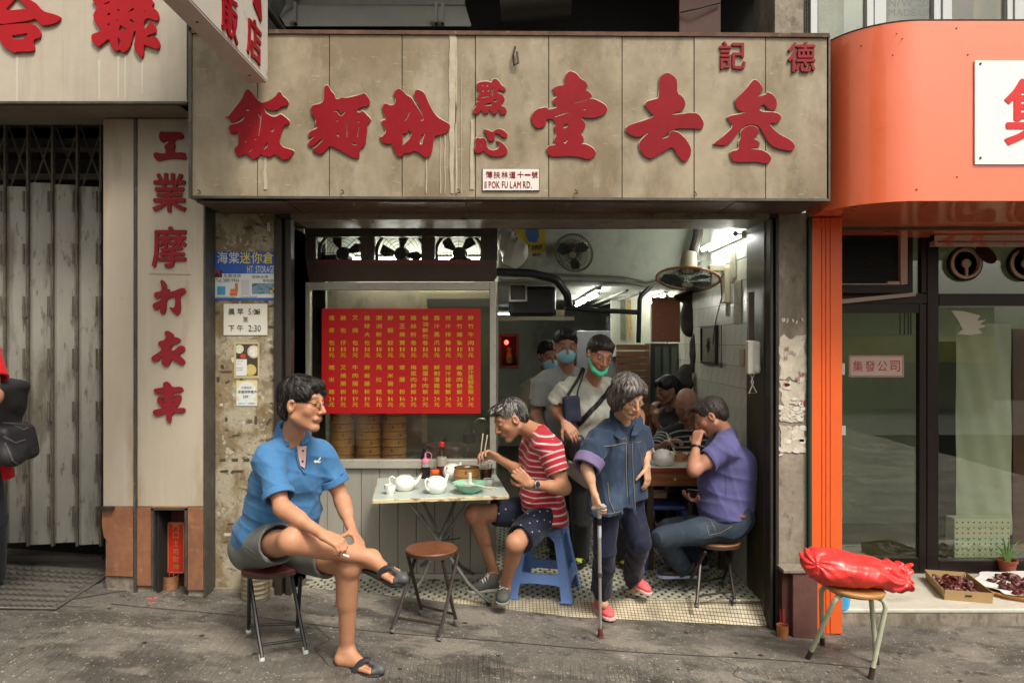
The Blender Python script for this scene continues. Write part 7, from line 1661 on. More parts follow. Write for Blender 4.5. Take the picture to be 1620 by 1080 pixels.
def add_leg(b,hip,kn,an,s=1.,fat=1.):
    hip,kn,an=map(np.array,(hip,kn,an));t=kn-hip;c=an-kn
    b.cap(hip,kn,.082*s*fat,.054*s*fat,k=.04);b.cap(kn,an,.050*s*fat,.034*s,k=.03)
    side=np.cross(t,c);bk=np.cross(c,side);L=np.linalg.norm(bk);bk=bk/L if L>1e-6 else np.array([0,1,0])
    if np.dot(bk,t)>0:bk=-bk
    b.cap(kn+c*.12+bk*.016*s,kn+c*.42+bk*.014*s,.046*s*fat,.044*s*fat,k=.03)
    b.ell(kn-bk*.014,(.046*s,.046*s,.048*s),k=.03)
def add_torso(b,j,s=1.,inf=0.,belly=0.,k=.05):
    sR,sL,hR,hL,nk=[np.array(j[x],float)for x in('shR','shL','hipR','hipL','neck')]
    pel=(hR+hL)/2;ch=(sR+sL)/2;ax=sL-sR
    mid=pel+(ch-pel)*.5;low=pel+(ch-pel)*.2;up=pel+(ch-pel)*.78
    f=np.array(j['fwd'],float);hx=hL-hR
    b.cap(hR+(hL-hR)*.12,hR+(hL-hR)*.88,.105*s+inf,k=k)
    b.cap(low-hx*.30+f*belly*.6,low+hx*.30+f*belly*.6,.108*s+inf+belly*.4,k=k)
    b.cap(mid-ax*.17+f*belly*.5,mid+ax*.17+f*belly*.5,.108*s+inf+belly*.3,k=k)
    b.cap(up-ax*.20,up+ax*.20,.106*s+inf,k=k)
    b.cap(sR+(pel-ch)*.04,sL+(pel-ch)*.04,.056*s+inf,k=.04)
    base=nk+(ch-nk)*.2
    b.cap(base,sR*.75+base*.25,.044*s+inf,.05*s+inf,k=.04);b.cap(base,sL*.75+base*.25,.044*s+inf,.05*s+inf,k=.04)
def add_neck(b,nk,c,R,s):
    b.cap(V(nk)+V((0,0,-.02)),loc(c,R,s,0,-.022,-.045),.058*s,.050*s,k=.025)
def foot_bare(b,an,heel,toe,up,s=1.):
    an,heel,toe,up=map(V,(an,heel,toe,up));f=(toe-heel).normalized();up=(up-f*up.dot(f)).normalized();L=(toe-heel).length;sd_=f.cross(up)
    b.cap(an,heel+up*.035*s+f*.02,.034*s,.034*s,k=.02);b.cap(an,heel+f*L*.62+up*.026*s,.034*s,.024*s,k=.03);b.cap(heel+f*.03+up*.026,heel+f*L*.66+up*.020*s,.027*s,.024*s,k=.02)
    b.cap(heel+f*L*.68+up*.018*s-sd_*.026*s,heel+f*L*.70+up*.016*s+sd_*.024*s,.016*s,.018*s,k=.02)
    for i in range(5):
        o=(i-2)*.0165*s;ln=(.86,.90,.93,.96,1.0)[i]*L;r=(.0075,.008,.0085,.009,.0125)[i]*s
        b.cap(heel+f*L*.68+sd_*o+up*.017,heel+f*(ln-.012)+sd_*o*1.15+up*.013,r,r*.95,k=.004)
def shoe(parent,heel,toe,up,mu,ms,lace=None,s=1.,an=None,name='shoe',label=None,wid=1.):
    heel,toe,up=map(V,(heel,toe,up));f=(toe-heel).normalized();up=(up-f*up.dot(f)).normalized();sd_=f.cross(up);L=(toe-heel).length
    R=np.array([sd_,f,up],np.float32);U=SDF(.02)
    U.ell(heel+f*.045+up*.045*s,(.034*s*wid,.047*s,.045*s),R).ell(heel+f*L*.72+up*.030*s,(.044*s*wid,L*.28,.030*s),R,k=.03).cap(heel+f*.06+up*.055*s,heel+f*L*.62+up*.032*s,.034*s,.030*s,k=.03)
    U.ell(heel+f*.045+up*.080*s,(.028*s,.038*s,.035*s),R,k=.02)
    o=U.build(name,mu,parent,h=.0048,label=label)
    mb=MB();pts=[]
    prof=[(.0,.020),(.04,.034),(.2,.036),(.45,.034),(.62,.042),(.78,.046),(.9,.040),(.98,.022),(1.0,.0)]
    ol=[(t,w_)for t,w_ in prof]+[(t,-w_)for t,w_ in prof[::-1][1:]]+[(-.02,0)]
    mb.prism([heel+f*(t*(L+.02)-.01)+sd_*w_*s*wid-up*.002 for t,w_ in ol],up*.020*s);mb.build('sole',ms,o,bevel=.004)
    if lace:
        mb=MB()
        for k in range(5):
            c_=heel+f*(L*(.40+.075*k))+up*(.092-.0105*k)*s
            mb.tube([c_-sd_*.026*s-up*.010,c_+up*.0055,c_+sd_*.026*s-up*.010+f*.008],.0042,5)
        c_=heel+f*L*.36+up*.098*s
        for sg in(-1,1):mb.tube([c_,c_+sd_*sg*.02+up*.012,c_+sd_*sg*.035-up*.002+f*.01,c_+sd_*sg*.012+f*.012],.003,5)
        mb.build('lace',lace,o)
    return o
def cloth(name,b,material,parent,h,**k):return b.build(name,material,parent,h=h,**k)
# placing seams, straps and buttons on a finished surface
def skinner(o):
    bpy.context.view_layer.update()
    M_=world_loc(o);me=o.data
    t=BVHTree.FromPolygons([M_@v.co for v in me.vertices],[tuple(p.vertices)for p in me.polygons])
    def f(u,v,lift=.002):
        a=V((0,CY,CZ));d=(Q(u,v,1.)-a).normalized();h=t.ray_cast(a,d)
        if h[0]is None:return None
        n=h[1]if h[1].dot(d)<0 else -h[1]
        return h[0]+n*lift,n
    return f
def ribbon(name,sk,pix,w_,material,parent,lift=.002,thick=.002,mb=None,sub=3):
    pts=[]
    for(a,b)in zip(pix,pix[1:]):
        for i in range(sub):t=i/sub;pts.append((a[0]+(b[0]-a[0])*t,a[1]+(b[1]-a[1])*t))
    pts.append(pix[-1]);L_=[]
    for u,v in pts:
        r=sk(u,v,lift)
        if r:L_.append(r)
    if len(L_)<2:return None
    own=mb is None;mb=mb or MB();vs=[]
    for i,(p,n)in enumerate(L_):
        a=L_[max(0,i-1)][0];b=L_[min(len(L_)-1,i+1)][0];t=(b-a).normalized();sd_=t.cross(n).normalized()*w_/2
        vs+=[p-sd_,p+sd_,p+sd_+n*thick,p-sd_+n*thick]
    fs=[(i*4+k,i*4+(k+1)%4,i*4+4+(k+1)%4,i*4+4+k)for i in range(len(L_)-1)for k in range(4)]+[(3,2,1,0),tuple(len(vs)-4+k for k in range(4))]
    mb.add(vs,fs)
    return mb.build(name,material,parent)if own else mb
def patch(name,sk,pix,material,parent,lift=.002,thick=.002):
    r=[sk(u,v,lift)for u,v in pix]
    if any(x is None for x in r):return None
    n=sum((x[1]for x in r),V()).normalized();mb=MB();vs=[x[0]for x in r]+[x[0]+n*thick for x in r];k=len(r)
    mb.add(vs,[tuple(range(k-1,-1,-1)),tuple(range(k,2*k))]+[(i,(i+1)%k,k+(i+1)%k,k+i)for i in range(k)]);return mb.build(name,material,parent)
def skin(name,rough=.5):return mat(name,(.5,.3,.2),rough,attr='tint',sss=.05,spec=.45,bump=.0012,bscale=110,var=.07,vscale=22)
m_skin=skin('skin')
def fabric(name,col,rough=.8,var=.08,**k):return mat(name,col,rough,var=var,vscale=5,bump=.006,bscale=13,bstretch=(1.3,1.3,.8),sheen=.1,spec=.25,**k)
TAN,PALE,MIDS=(.49,.240,.138),(.48,.265,.165),(.36,.17,.10)
HB=dict(bump=.0035,bscale=70,bstretch=(1,1,.3));m_hblack=mat('black_hair',(.012,.010,.009),.5,var=.3,vscale=40,spec=.35,**HB)

# --- A: man in the blue polo shirt, ankle on knee
A=thing('person','person in a blue polo shirt and grey shorts sitting cross-legged outside','person',Q(425,1000,3.85))
hc,hR,hs=Q(478,639,3.62),frame(72,4,-3),1.09
J=dict(neck=Q(462,694,3.73),shR=Q(424,724,3.60),shL=Q(508,715,3.84),hipR=Q(407,864,3.80),hipL=Q(450,867,3.93),fwd=frame(30)[1])
elR,wrR,elL,wrL=Q(446,803,3.47),Q(512,846,3.36),Q(541,790,3.86),Q(557,840,3.67)
knR,anR,knL,anL=Q(460,856,3.42),Q(588,882,3.58),Q(552,893,3.60),Q(548,1028,3.71)
b=SDF(.03);add_torso(b,J,.90);add_neck(b,J['neck'],hc,hR,hs*.95);add_head(b,hc,hR,hs,jaw=1.05)
add_arm(b,J['shR'],elR,wrR,1.0);add_arm(b,J['shL'],elL,wrL,1.0)
add_hand(b,wrR,Q(545,862,3.33)-wrR,(-.15,.25,-1),-1,.95,1.02,.9)
add_hand(b,wrL,Q(577,868,3.55)-wrL,(-.75,.15,-.55),1,.38,1.0,-.1,spread=.004)
add_leg(b,J['hipR'],knR,anR,1.02);add_leg(b,J['hipL'],knL,anL,1.05)
hRf,tRf=Q(579,894,3.63),Q(634,917,3.46);hLf,tLf=Q(535,1051,3.70),Q(596,1062,3.60)
upR=V((.35,-.62,.70));upL=V((0,-.05,1))
foot_bare(b,anR,hRf,tRf,upR,1.);foot_bare(b,anL,hLf,tLf,upL,1.)
b.build('body',m_skin,A,h=.0045,colfn=skin_tint((hc,hR,hs),TAN,stub=.10))
add_eyes(A,hc,hR,hs);strands(add_hair(A,hc,hR,hs,m_hblack,'full',h=.0045,amp=.0016),hc,hR,hs,m_hblack,2200,.055,.5,.004,hi=(.07,.06,.055))
m_polo=fabric('polo_blue',(.052,.165,.345),.75)
s=SDF(.03);add_torso(s,J,.93,.014,belly=.01);s.cap(Q(427,765,3.68),Q(478,765,3.84),.108,k=.05).cap(Q(424,805,3.72),Q(474,808,3.86),.114,k=.05).cap(Q(416,842,3.76),Q(462,842,3.88),.122,k=.05);ch=(J['shR']+J['shL'])/2
s.cap(V(J['hipR'])+V((-.01,.02,.05)),V(J['hipL'])+V((0,.03,.05)),.125,k=.05)
for sh_,el_,t_ in((J['shR'],elR,.80),(J['shL'],elL,.66)):
    e_=V(sh_).lerp(V(el_),t_);s.cap(sh_,V(sh_).lerp(V(el_),.2),.064,.066,k=.04);s.cone(sh_,e_,.063,.072,k=.025);s.cone(V(sh_).lerp(V(el_),t_-.10),V(sh_).lerp(V(el_),t_+.10),.060,.062,k=.003,sub=True);s.cap(V(sh_).lerp(V(el_),t_-.08),e_,.001,.001,k=.001)
s.cap(V(J['neck'])+V((0,0,.05)),V(J['neck'])+V((.03,-.08,.0)),.052,.040,k=.006,sub=True)
s.box(V(J['hipR'])+V((.02,.06,-.138)),(.4,.4,.125),np.array(Matrix.Rotation(math.radians(-14),3,'Y').transposed()),rr=.002,k=.006,sub=True)
w1=wrinkle(.004,13,21,(1,1,.55));w2=creases(.010,12,23,(.55,-.3,-1),3,1.8);w4=creases(.006,27,25,(.9,0,-.6),2,2)
s.disp=lambda p:w1(p)+w2(p)+w4(p)
polo=cloth('polo_shirt',s,m_polo,A,.0055)
for sh_,el_,t_ in((J['shR'],elR,.80),(J['shL'],elL,.66)):
    a_,e_=V(sh_),V(el_);c_=a_.lerp(e_,t_);Mq=(e_-a_).to_track_quat('Z','Y').to_matrix();mb=MB();mb.lathe([(.0745,-.030),(.0765,-.028),(.0765,.002),(.0735,.004),(.066,.002),(.066,-.03)],c_,40,Mq);mb.build('sleeve_cuff',m_polo,polo,smooth=True)
sk=skinner(polo)
m_pinkp=fabric('pink_placket',(.62,.42,.40),.8)
patch('placket',sk,[(470,706),(484,705),(483,725),(481,741),(474,736),(471,722)],m_pinkp,polo,.004,.003)
ribbon('placket_edge',sk,[(486,706),(486,722),(484,742),(481,748)],.012,m_polo,polo,.003,.005)
ribbon('placket_edge',sk,[(468,706),(469,724),(473,738),(480,748)],.006,m_polo,polo,.003,.004)
for u,v in((478,713),(477,729)):
    r=sk(u,v,.008)
    if r:mb=MB();mb.lathe([(0,0),(.0055,0),(.005,.002),(0,.0025)],r[0],10,r[1].to_track_quat('Z','Y').to_matrix());mb.build('button',m_black,polo)
patch('chest_emblem',sk,[(496,729),(499,727),(502,728),(505,724),(507,722),(507,725),(504,729),(508,729),(505,732),(501,731),(498,732)],m_white,polo,.002,.001)
nkb=SDF(.01)
nc=V(J['neck']);Rn_=frame(28,0)
for i in range(15):
    a0,a1=-2.75+i*5.5/15+.0,-2.75+(i+1)*5.5/15
    def cpt(a,up_,r_):return nc+V(Rn_[0])*math.sin(a+math.pi)*r_*1.05+V(Rn_[1])*math.cos(a+math.pi)*r_+V((0,0,up_+.030*math.cos(a)*1.0+.012))
    for up_,r_ in((.048,.063),(.030,.068),(.012,.074),(-.006,.082)):nkb.cap(cpt(a0,up_,r_),cpt(a1,up_,r_),.0075,k=.012)
nkb.build('collar',m_polo,polo,h=.0045)
for pix in([(447,668),(461,678),(484,705),(470,704),(455,690),(445,676)],[(497,694),(506,690),(513,700),(503,705),(497,703)]):
    patch('collar_flap',sk,pix,m_polo,polo,.012,.005)
s=SDF(.04);m_short=fabric('grey_shorts',(.115,.125,.115),.8)
s.cap(V(J['hipR'])+V((-.035,.03,-.015)),V(J['hipL'])+V((-.01,.03,-.01)),.125,k=.05)
for h_,k_,t_,r1 in((J['hipR'],knR,.66,.098),(J['hipL'],knL,.70,.090)):
    h_,k_=V(h_),V(k_);s.cone(h_,h_.lerp(k_,t_),.112,r1,k=.04);s.cone(h_.lerp(k_,t_-.22),h_.lerp(k_,t_+.08),r1-.018,r1-.012,k=.004,sub=True)
w3=wrinkle(.004,14,31);w4=creases(.007,16,32,(.3,-.6,-1),3,1.8);s.disp=lambda p:w3(p)+w4(p)
shorts=cloth('shorts',s,m_short,A,.0055)
sk2=skinner(shorts)
mb=MB()
for pix in([(386,862),(405,875),(430,880),(447,878)],[(436,850),(434,870),(436,900)]):ribbon('x',sk2,pix,.004,m_short,None,.001,.002,mb)
if mb.v:mb.build('seam',m_short,shorts)
# sandals
m_sand=mat('sandal_rubber',(.028,.029,.033),.6,var=.1,vscale=12,bump=.0008,bscale=120);m_toe=mat('sandal_toe_grey',(.075,.08,.085),.5,bump=.001,bscale=90)
for hl,to,up_,nm in((hRf,tRf,upR,0),(hLf,tLf,upL,1)):
    f=(to-hl).normalized();up_=(up_-f*up_.dot(f)).normalized();sd_=f.cross(up_);L=(to-hl).length+.03
    mb=MB();prof=[(-.02,.018),(.06,.036),(.3,.038),(.5,.038),(.7,.050),(.85,.052),(.95,.040),(1.02,.018)]
    ol=[(t,w_)for t,w_ in prof]+[(t,-w_)for t,w_ in prof[::-1]]
    mb.prism([hl+f*(t*L-.005)+sd_*w_-up_*.018 for t,w_ in ol],up_*.020);sn=mb.build('sandal',m_sand,A,bevel=.006)
    for a0,a1 in(((.50,-.046),(.70,.0)),((.50,.046),(.70,.0))):
        U=SDF(.008);N=7
        for i in range(N):
            t0,t1=i/N,(i+1)/N
            g_=lambda t:hl+f*L*(a0[0]+(a1[0]-a0[0])*t)+sd_*(a0[1]+(a1[1]-a0[1])*t)+up_*(.000+.056*math.sin(min(1,t*1.15)*math.pi/2)-.006*t)
            for o_ in(-.012,0,.012):U.cap(g_(t0)+f*o_,g_(t1)+f*o_,.0068,k=.008)
        U.build('strap',m_sand,sn,h=.0045)
    U=SDF(.01);U.cap(hl+f*L*.68+up_*.047,hl+f*L*.90+up_*.030,.009,.014,k=.01).cap(hl+f*L*.88+sd_*.030+up_*.012,hl+f*L*.985+up_*.014,.014,.018,k=.02).cap(hl+f*L*.88-sd_*.030+up_*.012,hl+f*L*.985+up_*.014,.014,.018,k=.02)
    U.build('toe_guard',m_toe,sn,h=.0045)
    mb=MB();mb.lathe([(0,0),(.006,0),(.005,.003),(0,.004)],hl+f*L*.68+up_*.054,10,up_.to_track_quat('Z','Y').to_matrix());mb.build('stud',mat('stud_yellow',(.75,.42,.03),.4),sn)
# glasses
gl_=MB();m_gf=mat('glasses_frame',(.03,.010,.008),.3)
G=lambda x,y,z:V(loc(hc,hR,hs,x,y,z))
for x in(-1,1):
    rim=[G(x*.033+.022*math.cos(q),.108-.006*abs(math.cos(q)),.006+.0125*math.sin(q))for q in[k*math.pi/8 for k in range(16)]];gl_.tube(rim,.0014,5,True)
    gl_.tube([G(x*.055,.104,.012),G(x*.072,.080,.014),G(x*.083,.03,.012),G(x*.084,-.004,.008)],.002,5)
gl_.tube([G(-.011,.109,.010),G(0,.112,.012),G(.011,.109,.010)],.0016,5)
go=gl_.build('glasses',m_gf,A,smooth=True)
for x in(-1,1):
    mb=MB();mb.prism([G(x*.033+.0205*math.cos(q),.1075,.006+.0115*math.sin(q))for q in[k*math.pi/6 for k in range(12)]],V(hR[1])*.001);mb.build('lens',pane('lens',(.92,.95,.93),.02,1.6)if x==-1 else bpy.data.materials['lens'],go)
mb=MB();mb.cyl(Q(543,877,3.29),Q(552,880,3.28),.0042,n=8);cg=mb.build('cigarette',m_white,smooth=True);tag(cg,'short white cigarette between the fingers of the man in blue','cigarette')

# --- B: man in the red striped T-shirt, eating
B=thing('person','person in a red and white striped T-shirt eating at the folding table','person',Q(850,940,4.75))
hc,hR,hs=Q(808,662,4.60),frame(-72,30,4),1.05
J=dict(neck=Q(850,681,4.72),shR=Q(846,700,4.88),shL=Q(868,704,4.55),hipR=Q(862,806,4.92),hipL=Q(864,812,4.70),fwd=frame(-70)[1])
elL,wrL,elR,wrR=Q(893,772,4.48),Q(838,765,4.34),Q(834,752,4.80),Q(784,722,4.62)
knL,anL,knR,anR=Q(816,858,4.40),Q(799,926,4.62),Q(751,812,4.72),Q(781,903,4.97)
b=SDF(.03);add_torso(b,J,1.0,belly=.02);add_neck(b,J['neck'],hc,hR,hs);add_head(b,hc,hR,hs)
add_arm(b,J['shL'],elL,wrL,1.06);add_arm(b,J['shR'],elR,wrR,1.0)
add_hand(b,wrL,Q(812,742,4.32)-wrL,(-.25,.8,.1),-1,.95,1.0,.8)
add_hand(b,wrR,Q(758,712,4.55)-wrR,(.1,-.45,-.75),1,.75,1.0,.6)
add_leg(b,J['hipL'],knL,anL,1.0);add_leg(b,J['hipR'],knR,anR,1.0)
b.cap(anL,Q(798,945,4.60),.034,.035,k=.02);b.cap(anR,Q(775,918,4.93),.034,.035,k=.02)
b.build('body',m_skin,B,h=.0048,colfn=skin_tint((hc,hR,hs),(.44,.215,.125),stub=.35))
add_eyes(B,hc,hR,hs);
m_hgrey=mat('greying_hair',(.075,.065,.06),.6,var=.5,vscale=60,stains=[((.012,.010,.009),10,(1,1,1),.44,.54,.9)],**HB)
strands(add_hair(B,hc,hR,hs,m_hgrey,'crop',h=.005,amp=.0014),hc,hR,hs,mat('mixed_grey_strand',(.09,.08,.075),.6,var=.6,vscale=80,stains=[((.010,.009,.008),10,(1,1,1),.44,.54,.9)]),1700,.030,lift=.004,hi=(.26,.25,.24))
m_strip=mat('striped_jersey',(.5,.02,.03),.8,attr='tint',bump=.0006,bscale=400,sheen=.15)
s=SDF(.03);add_torso(s,J,1.0,.020,belly=.03)
slv=[]
for sh_,el_,t_ in((J['shL'],elL,.62),(J['shR'],elR,.60)):
    a_,e_=V(sh_),V(el_);s.cone(a_,a_.lerp(e_,t_),.074,.072,k=.03);s.cone(a_.lerp(e_,t_-.1),a_.lerp(e_,t_+.1),.060,.060,k=.003,sub=True)
s.cap(V(J['hipL'])+V((.02,-.005,-.04)),V(J['hipR'])+V((.02,0,0)),.120,k=.04)
s.cap(V(J['neck'])+V((-.02,0,.06)),V(J['neck'])+V((-.03,-.0,.02)),.056,.050,k=.006,sub=True)
s.box(V(J['hipL'])+V((.05,.1,-.175)),(.4,.4,.11),np.array(Matrix.Rotation(math.radians(18),3,'Y').transposed()),rr=.002,k=.006,sub=True)
w1=wrinkle(.004,14,41,(1,1,1));w2=creases(.010,14,43,(1,-.2,.5),3,1.8);s.disp=lambda p:w1(p)+w2(p)
shL_,elL_=np.array(J['shL']),np.array(elL)
def stripes(period,w_,c0,c1,sh_,el_,pel,nk,r=.085,tsl=.05,tilt=0):
    sh_,el_,pel,nk=map(lambda q:np.array(q,float),(sh_,el_,pel,nk));ua=(el_-sh_)/np.linalg.norm(el_-sh_);ut=(nk-pel)/np.linalg.norm(nk-pel)
    def f(v):
        qa=v-sh_;ta=qa@ua;da=np.linalg.norm(qa-ta[:,None]*ua,axis=1);arm=(ta>tsl)&(da<r)
        t=np.where(arm,ta,(v-pel)@ut+tilt*(v[:,0]-pel[0])+.006*np.sin(v[:,0]*22)+.004*np.sin(v[:,2]*31))
        m=np.clip(.5-(np.abs((t/period)%1-.5)*period-w_/2)/.0035,0,1)
        col=np.array(c0)*(1-m[:,None])+np.array(c1)*m[:,None];return np.concatenate([col,np.ones((len(v),1))],1)
    return f
cloth('striped_shirt',s,m_strip,B,.0042,colfn=stripes(.0385,.0080,(.40,.010,.028),(.68,.60,.56),J['shL'],elL,(V(J['hipL'])+V(J['hipR']))/2,J['neck'],.084,tilt=.12))
m_navy=fabric('navy_shorts',(.012,.014,.032),.8)
s=SDF(.04);s.cap(V(J['hipL']),V(J['hipR']),.112,k=.05)
for h_,k_,t_,r1 in((J['hipL'],knL,.86,.086),(J['hipR'],knR,.74,.088)):
    h_,k_=V(h_),V(k_);s.cone(h_,h_.lerp(k_,t_),.104,r1,k=.035);s.cone(h_.lerp(k_,t_-.12),h_.lerp(k_,t_+.08),r1-.014,r1-.010,k=.004,sub=True)
w3=wrinkle(.004,13,51);w4=creases(.008,16,52,(1,.2,.6),3,1.8);s.disp=lambda p:w3(p)+w4(p)
nsh=cloth('shorts',s,m_navy,B,.0055);sk=skinner(nsh)
mb=MB();m_speck=mat('pale_speck',(.32,.38,.44),.7)
for u,v in((854,809),(861,822),(838,827),(850,824),(842,841),(853,840),(829,844),(866,808),(835,812),(789,812),(780,817),(845,815),(870,825),(824,830),(800,805),(812,822)):
    r=sk(u,v,.001)
    if r:mb.lathe([(0,0),(.0055,0),(.004,.001),(0,.001)],r[0],5,r[1].to_track_quat('Z','Y').to_matrix())
if mb.v:tag(mb.build('printed_speck',m_speck,nsh),kind='stuff')
m_gshoe=mat('grey_knit',(.075,.078,.07),.8,var=.3,vscale=90,bump=.002,bscale=160);m_gsole=mat('pale_sole',(.42,.40,.36),.6);m_lace=mat('white_lace',(.68,.66,.64),.8)
shoe(B,Q(800,932,4.70),Q(794,958,4.50),(0,0,1),m_gshoe,mat('grey_sole',(.20,.20,.19),.6),m_lace,name='shoe')
shoe(B,V((X(790,.33),.34,-.055)),V((X(741,.30),.28,-.055)),(0,0,1),m_gshoe,m_gsole,m_lace,name='shoe')
wt=MB();f=(V(elL)-V(wrL)).normalized();c_=V(wrL)+f*.028;Mq=f.to_track_quat('Z','Y').to_matrix();wt.lathe([(.031,-.010),(.033,-.008),(.033,.008),(.031,.010)],c_,28,Mq,sx=1.05);wo=wt.build('wristwatch',mat('steel',(.5,.5,.5),.25,metal=1),B,smooth=True)
n_=V((-.15,-1,.25));n_=(n_-f*n_.dot(f)).normalized();mb=MB();mb.lathe([(0,0),(.019,0),(.019,.009),(.016,.010),(0,.010)],c_+n_*.030,20,n_.to_track_quat('Z','Y').to_matrix());mb.build('watch_case',bpy.data.materials['steel'],wo,smooth=True)
mb=MB();mb.lathe([(0,.0105),(.014,.0105)],c_+n_*.030,16,n_.to_track_quat('Z','Y').to_matrix());mb.build('dial',mat('dial',(.03,.06,.07),.15),wo)
for i,(a,b_)in enumerate((((764,686),(758,737)),((771,688),(763,735)))):
    mb=MB();mb.cyl(Q(a[0],a[1],4.53+.03*i),Q(b_[0],b_[1],4.58+.02*i),.0040,.0026,n=8);tag(mb.build('chopstick',m_chop,smooth=True),['left one of the chopsticks held by the man in red stripes','right one of the chopsticks held by the man in red stripes'][i],'chopstick','chopsticks in the hand of the eating man')

# --- C: old lady in denim with a walking stick
Cc=thing('person','old person with a grey bob and denim shirt stepping out with a stick','person',Q(975,950,4.6))
hc,hR,hs=Q(993,626,4.30),frame(30,30,6),1.0
J=dict(neck=Q(984,668,4.44),shR=Q(950,690,4.36),shL=Q(1008,682,4.56),hipR=Q(960,792,4.44),hipL=Q(992,788,4.54),fwd=frame(25)[1])
elR,wrR,elL,wrL=Q(928,738,4.24),Q(941,784,4.17),Q(1021,712,4.56),Q(1023,738,4.42)
knR,anR,knL,anL=Q(956,868,4.42),Q(951,942,4.60),Q(1012,856,4.44),Q(997,918,4.84)
b=SDF(.03);add_torso(b,J,.82);add_neck(b,J['neck'],hc,hR,hs*.88);add_head(b,hc,hR,hs,jaw=.98,nose=1.05)
add_arm(b,J['shR'],elR,wrR,.80);add_arm(b,J['shL'],elL,wrL,.8)
add_hand(b,wrR,Q(946,806,4.10)-wrR,(.65,-.1,-.45),1,.95,.90,.8)
add_hand(b,wrL,Q(1025,764,4.40)-wrL,(-.6,.5,0),1,.35,.88,.3)
add_leg(b,J['hipR'],knR,anR,.78);add_leg(b,J['hipL'],knL,anL,.78)
b.cap(anR,Q(955,955,4.56),.03,.032,k=.02);b.cap(anL,Q(1003,930,4.80),.03,.032,k=.02)
b.build('body',m_skin,Cc,h=.0045,colfn=skin_tint((hc,hR,hs),(.52,.30,.185),lip=(.42,.10,.08),brow=(.20,.12,.08)))
add_eyes(Cc,hc,hR,hs)
m_hbob=mat('grey_brown_hair',(.040,.032,.028),.48,**HB,var=.4,vscale=50,vstretch=(2,2,.6),stains=[((.30,.28,.26),30,(1,1,.25),.55,.64,.55),((.015,.012,.012),8,(1,1,1),.5,.6,.6)])
strands(add_hair(Cc,hc,hR,hs,m_hbob,'bob',h=.0045,amp=.0016,seed=2),hc,hR,hs,mat('ash_brown_strand',(.055,.046,.04),.45,var=.6,vscale=70,stains=[((.34,.32,.30),26,(1,1,.3),.54,.62,.6)]),2200,.060,-.25,.004,hi=(.23,.21,.20))
m_den=mat('denim',(.014,.030,.064),.85,var=.22,vscale=6,bump=.001,bscale=350,sheen=.1,stains=[((.050,.085,.145),6,(1,1,.7),.52,.66,.7),((.012,.022,.05),4,(1,1,.5),.55,.7,.5)])
s=SDF(.04);add_torso(s,J,.84,.030)
s.cone(Q(970,700,4.46),Q(966,812,4.42),.118,.142,k=.05).cone(Q(986,700,4.52),Q(994,804,4.50),.100,.128,k=.05)
a_,e_=V(J['shR']),V(elR);s.cone(a_,a_.lerp(e_,.95),.082,.072,k=.03);s.cone(a_.lerp(e_,.82),a_.lerp(e_,1.1),.055,.056,k=.004,sub=True)
a_,e_=V(J['shL']),V(elL);s.cone(a_,a_.lerp(e_,.95),.078,.070,k=.03);s.cone(a_.lerp(e_,.82),a_.lerp(e_,1.1),.055,.056,k=.004,sub=True)
s.cone(Q(968,800,4.43),Q(965,822,4.42),.132,.136,k=.004,sub=True).cone(Q(998,790,4.5),Q(1001,814,4.50),.122,.126,k=.004,sub=True)
s.cap(V(J['neck'])+V((0,-.01,.06)),V(J['neck'])+V((.03,-.07,.02)),.054,.040,k=.006,sub=True)
w1=wrinkle(.006,11,61,(1,1,.4));w2=creases(.012,13,62,(.1,0,-1),3,1.8);w4=creases(.005,30,63,(.5,0,-1),2,2)
s.disp=lambda p:w1(p)+w2(p)+w4(p)
den=cloth('denim_shirt',s,m_den,Cc,.005);sk=skinner(den)
m_st=mat('tan_stitch',(.22,.17,.11),.8);m_den2=mat('denim_dark',(.018,.035,.075),.85,var=.2,vscale=9)
ribbon('button_band',sk,[(994,690),(995,730),(996,770),(999,806)],.030,m_den,den,.001,.004)
mb=MB()
for pix in([(990,692),(990,740),(992,808)],[(999,692),(1000,740),(1004,804)],[(954,706),(970,704),(991,700)],[(962,762),(964,790),(972,810)],[(940,820),(960,818),(990,812)],[(1004,802),(1020,798),(1030,795)],[(1006,700),(1014,698)],[(948,812),(965,812),(990,806)],[(973,676),(975,688),(978,697)],[(978,697),(988,693)]):ribbon('x',sk,pix,.0035,m_st,None,.0055,.001,mb)
mb.build('stitching',m_st,den)
for v in(700,720,742,764,786):
    r=sk(995,v,.006)
    if r:mb=MB();mb.lathe([(0,0),(.005,0),(.0045,.002),(0,.002)],r[0],8,r[1].to_track_quat('Z','Y').to_matrix());mb.build('button',m_den2,den)
def flap(name,pts,m_,par,th=.006):
    mb=MB();q=[Q(*p)for p in pts];n=(q[1]-q[0]).cross(q[2]-q[0]).normalized();n=n if n.y<0 else -n;mb.prism(q,n*th);return mb.build(name,m_,par,bevel=.003,smooth=True)
flap('collar',[(964,660,4.40),(968,654,4.42),(976,668,4.34),(988,688,4.30),(982,697,4.285),(972,690,4.29),(966,676,4.33)],m_den,den);flap('collar',[(1013,655,4.45),(1018,664,4.42),(1016,680,4.37),(1006,690,4.33),(998,690,4.33),(1003,672,4.38)],m_den,den)
U=SDF(.01);nc=V(J['neck'])+V((0,0,.03));Rn_=frame(25,15)
for i in range(12):
    g_=lambda a:nc+V(Rn_[0])*math.sin(a)*.066-V(Rn_[1])*math.cos(a)*.062+V((0,0,.022*math.cos(a)))
    a0=-2.1+i*4.2/12;
    for o_ in(0,.014,-.014):U.cap(g_(a0)+V((0,0,o_)),g_(a0+.35)+V((0,0,o_)),.008)
U.build('collar_stand',m_den,den,h=.005)
m_lil=fabric('lilac_lining',(.16,.12,.24),.85)
